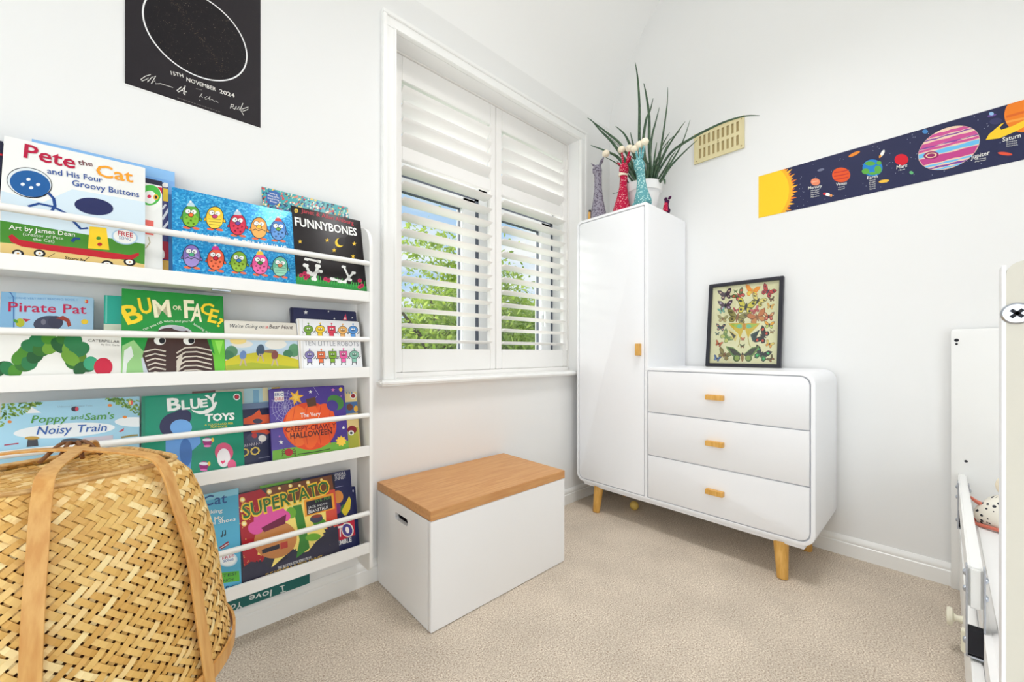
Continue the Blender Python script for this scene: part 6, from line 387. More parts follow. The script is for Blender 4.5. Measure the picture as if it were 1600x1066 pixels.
 'P 334 0 0 0 400 0 560 240 620 460 560 720 480 896 0 896|P 335 0 88 -263 172 -316 158 -232|P 336 2 137 -242 249 -332 204 -206|P 337 2 184 -218 275 -258 249 -177|P 335 2 230 -190 353 -264 292 -145|P 336 2 273 -159 369 -187 332 -110|P 337 2 314 -126 446 -182 369 -73|P 335 2 353 -89 452 -104 404 -32|P 336 2 389 -50 528 -87 436 10|P 337 2 422 -9 522 -10 465 54|P 335 2 453 35 595 17 491 101|P 336 2 480 80 579 94 514 149|P 337 2 504 128 648 130 533 198|P 335 2 525 177 620 204 548 249|P 336 2 542 227 684 250 560 301|P 337 2 556 278 646 318 569 354|P 335 2 566 331 703 372 574 406|P 336 2 572 383 656 436 574 460|P 337 2 574 436 704 497 572 513|P 335 2 574 490 650 553 566 565|P 336 2 569 542 689 620 556 618|P 337 2 560 595 627 668 542 669|P 335 2 548 647 656 741 525 719|P 336 2 533 698 589 780 504 768|P 337 2 514 747 608 855 480 816|P 335 2 491 795 535 884 453 861|P 336 2 465 842 543 962 422 905|P 337 2 436 886 468 980 389 946|P 335 2 404 928 465 1058 353 985|P 336 2 369 969 387 1066 314 1022|P 337 2 332 1006 374 1143 273 1055|P 335 2 292 1041 296 1140 230 1086|P 336 2 249 1073 272 1214 184 1114|P 337 2 204 1102 195 1201 137 1138|P 335 2 158 1128 161 1271 88 1159|E 338 0 -188 448 1980 1980 0|E 339 0 -188 448 1850 1850 0|E 340 1 3778 817 12 8 0|E 340 1 863 110 12 8 0|E 340 1 3387 644 12 8 0|E 340 1 2850 293 12 8 0|E 340 1 2643 538 12 8 0|E 340 1 2563 170 12 8 0|E 340 1 2075 363 12 8 0|E 340 1 3022 856 12 8 0|E 340 1 3756 486 12 8 0|E 340 1 2121 260 12 8 0|E 340 1 796 62 12 8 0|E 340 1 2186 301 12 8 0|E 340 1 1911 771 12 8 0|E 340 1 2384 500 12 8 0|E 340 1 1445 60 12 8 0|E 340 1 1734 152 12 8 0|E 340 1 2333 859 12 8 0|E 340 1 2865 189 12 8 0|E 340 1 3575 693 12 8 0|E 340 1 3060 784 12 8 0|E 340 1 3152 688 12 8 0|E 340 1 1826 844 12 8 0|E 340 1 3796 172 12 8 0|E 340 1 3123 626 12 8 0|E 340 1 2175 475 12 8 0|E 340 1 2268 798 12 8 0|E 340 1 2303 722 12 8 0|E 340 1 1827 764 12 8 0|E 340 1 3595 418 12 8 0|E 340 1 2519 795 12 8 0|E 340 1 3025 439 12 8 0|E 340 1 1399 306 12 8 0|E 340 1 2947 176 12 8 0|E 340 1 3622 260 12 8 0|E 340 1 3633 294 12 8 0|E 340 1 3782 619 12 8 0|E 340 1 2314 464 12 8 0|E 340 1 2790 522 12 8 0|E 340 1 1690 210 12 8 0|E 340 1 2338 806 12 8 0|E 340 1 2699 102 12 8 0|E 340 1 3338 635 12 8 0|E 340 1 3621 197 12 8 0|E 340 1 3093 88 12 8 0|E 340 1 2796 264 12 8 0|E 340 1 1414 758 12 8 0|E 340 1 1024 468 12 8 0|E 340 1 3447 241 12 8 0|E 340 1 1362 762 12 8 0|E 340 1 2050 628 12 8 0|E 340 1 783 337 12 8 0|E 340 1 1237 592 12 8 0|E 340 1 949 823 12 8 0|E 340 1 762 638 12 8 0|E 340 1 748 250 12 8 0|E 340 1 3315 169 12 8 0|E 340 1 1275 607 12 8 0|E 340 1 1929 75 12 8 0|E 340 1 3888 164 12 8 0|E 340 1 798 322 12 8 0|E 340 1 2673 649 12 8 0|E 340 1 1046 316 12 8 0|E 340 1 780 408 12 8 0|E 340 1 3162 647 12 8 0|E 340 1 3602 660 12 8 0|E 340 1 3474 618 12 8 0|E 340 1 2212 225 12 8 0|E 340 1 2821 299 12 8 0|E 340 1 1011 407 12 8 0|E 340 1 3514 144 12 8 0|E 340 1 2575 362 12 8 0|E 340 1 2348 158 12 8 0|E 340 1 3790 252 12 8 0|E 340 1 2644 384 12 8 0|E 340 1 738 498 12 8 0|E 340 1 1136 86 12 8 0|E 340 1 789 172 12 8 0|E 340 1 991 561 12 8 0|E 340 1 2327 846 12 8 0|E 340 1 3706 856 12 8 0|E 340 1 1433 405 12 8 0|E 340 1 1492 525 12 8 0|E 340 1 2702 696 12 8 0|E 340 1 2979 250 12 8 0|E 340 1 2050 472 12 8 0|E 340 1 696 69 12 8 0|E 340 1 2004 131 12 8 0|E 340 1 3025 238 12 8 0|E 340 1 1003 189 12 8 0|E 340 1 1430 218 12 8 0|E 340 1 2367 421 12 8 0|E 340 1 1684 566 12 8 0|E 340 1 1368 783 12 8 0|E 340 1 3800 638 12 8 0|E 340 1 2085 460 12 8 0|E 340 1 2563 82 12 8 0|E 340 1 2034 470 12 8 0|E 340 1 1267 117 12 8 0|E 340 1 3281 340 12 8 0|E 340 1 2362 796 12 8 0|E 340 1 2658 278 12 8 0|E 340 1 3867 345 12 8 0|E 340 1 742 602 12 8 0|E 340 1 1008 291 12 8 0|E 340 1 3404 592 12 8 0|E 340 1 731 410 12 8 0|E 340 1 2010 438 12 8 0|E 340 1 1355 523 12 8 0|E 340 1 919 273 12 8 0|E 340 1 1888 807 12 8 0|E 341 6 986 466 213 155 2.3|L 342 0 35 936 475 1031 472|E 343 0 1378 474 400 289 2.2|L 344 0 42 1274 550 1378 534 1486 531|L 344 0 42 1274 482 1378 468 1486 465|L 344 0 42 1274 415 1378 401 1486 399|E 345 0 1819 456 425 302 2.1|E 346 0 1728 423 155 110 2.3|E 346 0 1788 546 193 89 2.7|E 346 0 1894 398 196 113 1.8|E 346 0 1824 352 151 60 2.8|E 346 0 1906 514 105 73 2.1|E 347 0 2194 470 272 191 2.1|E 348 0 2738 462 850 850 2.1|P 349 0 2566 753 2610 755 2652 759 2695 748 2738 751 2781 760 2824 751 2867 748 2910 753 2979 699 2919 698 2858 693 2798 704 2738 702 2678 692 2618 701 2558 705 2498 699|P 350 0 2485 686 2548 689 2612 679 2675 686 2738 692 2802 681 2865 682 2928 692 2991 686 3008 665 2940 672 2873 664 2806 659 2738 670 2671 668 2604 658 2536 666 2469 665|P 349 0 2447 631 2520 627 2592 638 2665 632 2738 625 2811 636 2884 635 2957 625 3030 631 3060 564 2979 570 2899 561 2818 558 2738 570 2658 565 2578 557 2498 567 2417 564|P 350 0 2417 564 2498 570 2578 561 2658 558 2738 570 2818 565 2899 557 2979 567 3060 564 3064 547 2983 551 2901 551 2820 540 2738 547 2657 553 2575 542 2494 543 2412 547|P 349 0 2410 537 2492 537 2574 543 2656 532 2738 533 2820 543 2902 536 2985 530 3067 537 3073 496 2990 491 2906 493 2822 503 2738 495 2654 490 2571 501 2487 499 2403 496|P 351 0 2402 476 2486 479 2570 469 2654 477 2738 482 2822 470 2906 473 2990 482 3075 476 3071 408 2988 402 2904 412 2821 412 2738 402 2655 408 2572 414 2489 404 2406 408|P 352 0 2410 388 2492 384 2574 384 2656 394 2738 387 2820 382 2902 392 2985 391 3067 388 3017 273 2948 272 2878 267 2808 278 2738 276 2668 266 2599 274 2529 278 2459 273|P 351 0 2474 252 2540 258 2606 248 2672 250 2738 259 2804 251 2870 247 2936 258 3002 252 2979 225 2919 228 2858 230 2798 219 2738 224 2678 232 2618 222 2558 221 2498 225|P 350 0 2520 205 2574 200 2629 211 2684 206 2738 198 2793 209 2848 209 2902 199 2957 205 2921 178 2875 173 2830 175 2784 185 2738 176 2693 172 2647 183 2601 180 2556 178|P 351 0 2578 164 2618 164 2658 158 2698 168 2738 168 2778 158 2818 165 2858 171 2898 164 2844 141 2817 147 2791 138 2764 136 2738 147 2712 141 2686 134 2660 144 2633 141|E 353 0 2550 413 231 156 2.7|E 354 0 2550 413 167 107 2.8|E 353 0 2550 413 124 72 2.8|E 355 0 3481 676 683 378 1.8|L 356 0 94 3340 711 3489 712 3648 705|L 357 0 81 3340 630 3489 619 3648 602|P 358 0 3137 437 3168 512 3290 625 3324 632 3276 577 3290 533 3407 548 3570 610 3601 531 3440 455 3272 410|E 359 0 3200 795 112 48 3|E 360 0 3195 824 80 52 2.1|E 361 0 3238 688 163 117 2.6|E 362 0 2481 840 105 70 2.2|E 363 0 1569 797 209 79 -2.9|E 364 0 1972 164 173 70 3|E 365 0 3327 152 202 53 2.6|E 5 0 1952 668 144 62 1.2|E 366 0 1922 625 68 40 1.4|E 5 0 1178 160 145 64 2.4|E 367 0 1130 188 70 52 2.3|E 368 0 1229 125 72 50 1.9|E 369 0 1072 672 133 62 3.1|E 370 0 2317 200 86 51 2.1|T 5 0 871 349 -0.084 218 147 1 0 Mercury|T 5 0 915 297 -0.063 131 69 0 0 Mercure|T 5 0 915 256 -0.060 131 69 0 0 Merkur|T 5 0 915 214 -0.056 131 69 0 0 Mercurio|T 5 0 915 172 -0.052 131 69 0 0 Mercurio|T 5 0 1300 286 -0.104 161 150 1 0 Venus|T 5 0 1333 232 0.004 96 67 0 0 Vénus|T 5 0 1333 192 0.008 96 67 0 0 Venus|T 5 0 1747 269 -0.100 143 143 1 0 Earth|T 5 0 1776 218 0.016 85 64 0 0 Terre|T 5 0 1776 180 0.020 85 64 0 0 Erde|T 5 0 1776 141 0.024 85 64 0 0 Tierra|T 5 0 1776 103 0.028 85 64 0 0 Terra|T 5 0 1776 64 0.032 85 64 0 0 Terra|T 5 0 2133 323 -0.023 133 168 1 0 Mars|T 5 0 2160 280 0.005 80 61 0 0 Marte|T 5 0 2985 188 0.036 194 180 1 0 Jupiter|T 5 0 3025 163 -0.145 117 55 0 0 Giove|T 5 0 3025 130 -0.141 117 55 0 0 Júpiter|T 5 0 3303 344 0.004 173 174 1 0 Saturn|T 5 0 3338 317 -0.160 105 53 0 0 Saturne|T 5 0 3338 284 -0.156 105 53 0 0 Saturno|T 5 0 3338 252 -0.152 105 53 0 0 Saturno'),
'card': (0.34, 0.06,
 'L 371 0 36 998 100 1011 13|L 371 0 30 970 15 1047 10|L 371 0 30 966 102 1030 99|T 371 0 871 103 3.058 271 243 1 0 love|T 371 0 528 88 3.117 188 234 1 0 You'),
'butterflies': (0.366, 0.474,
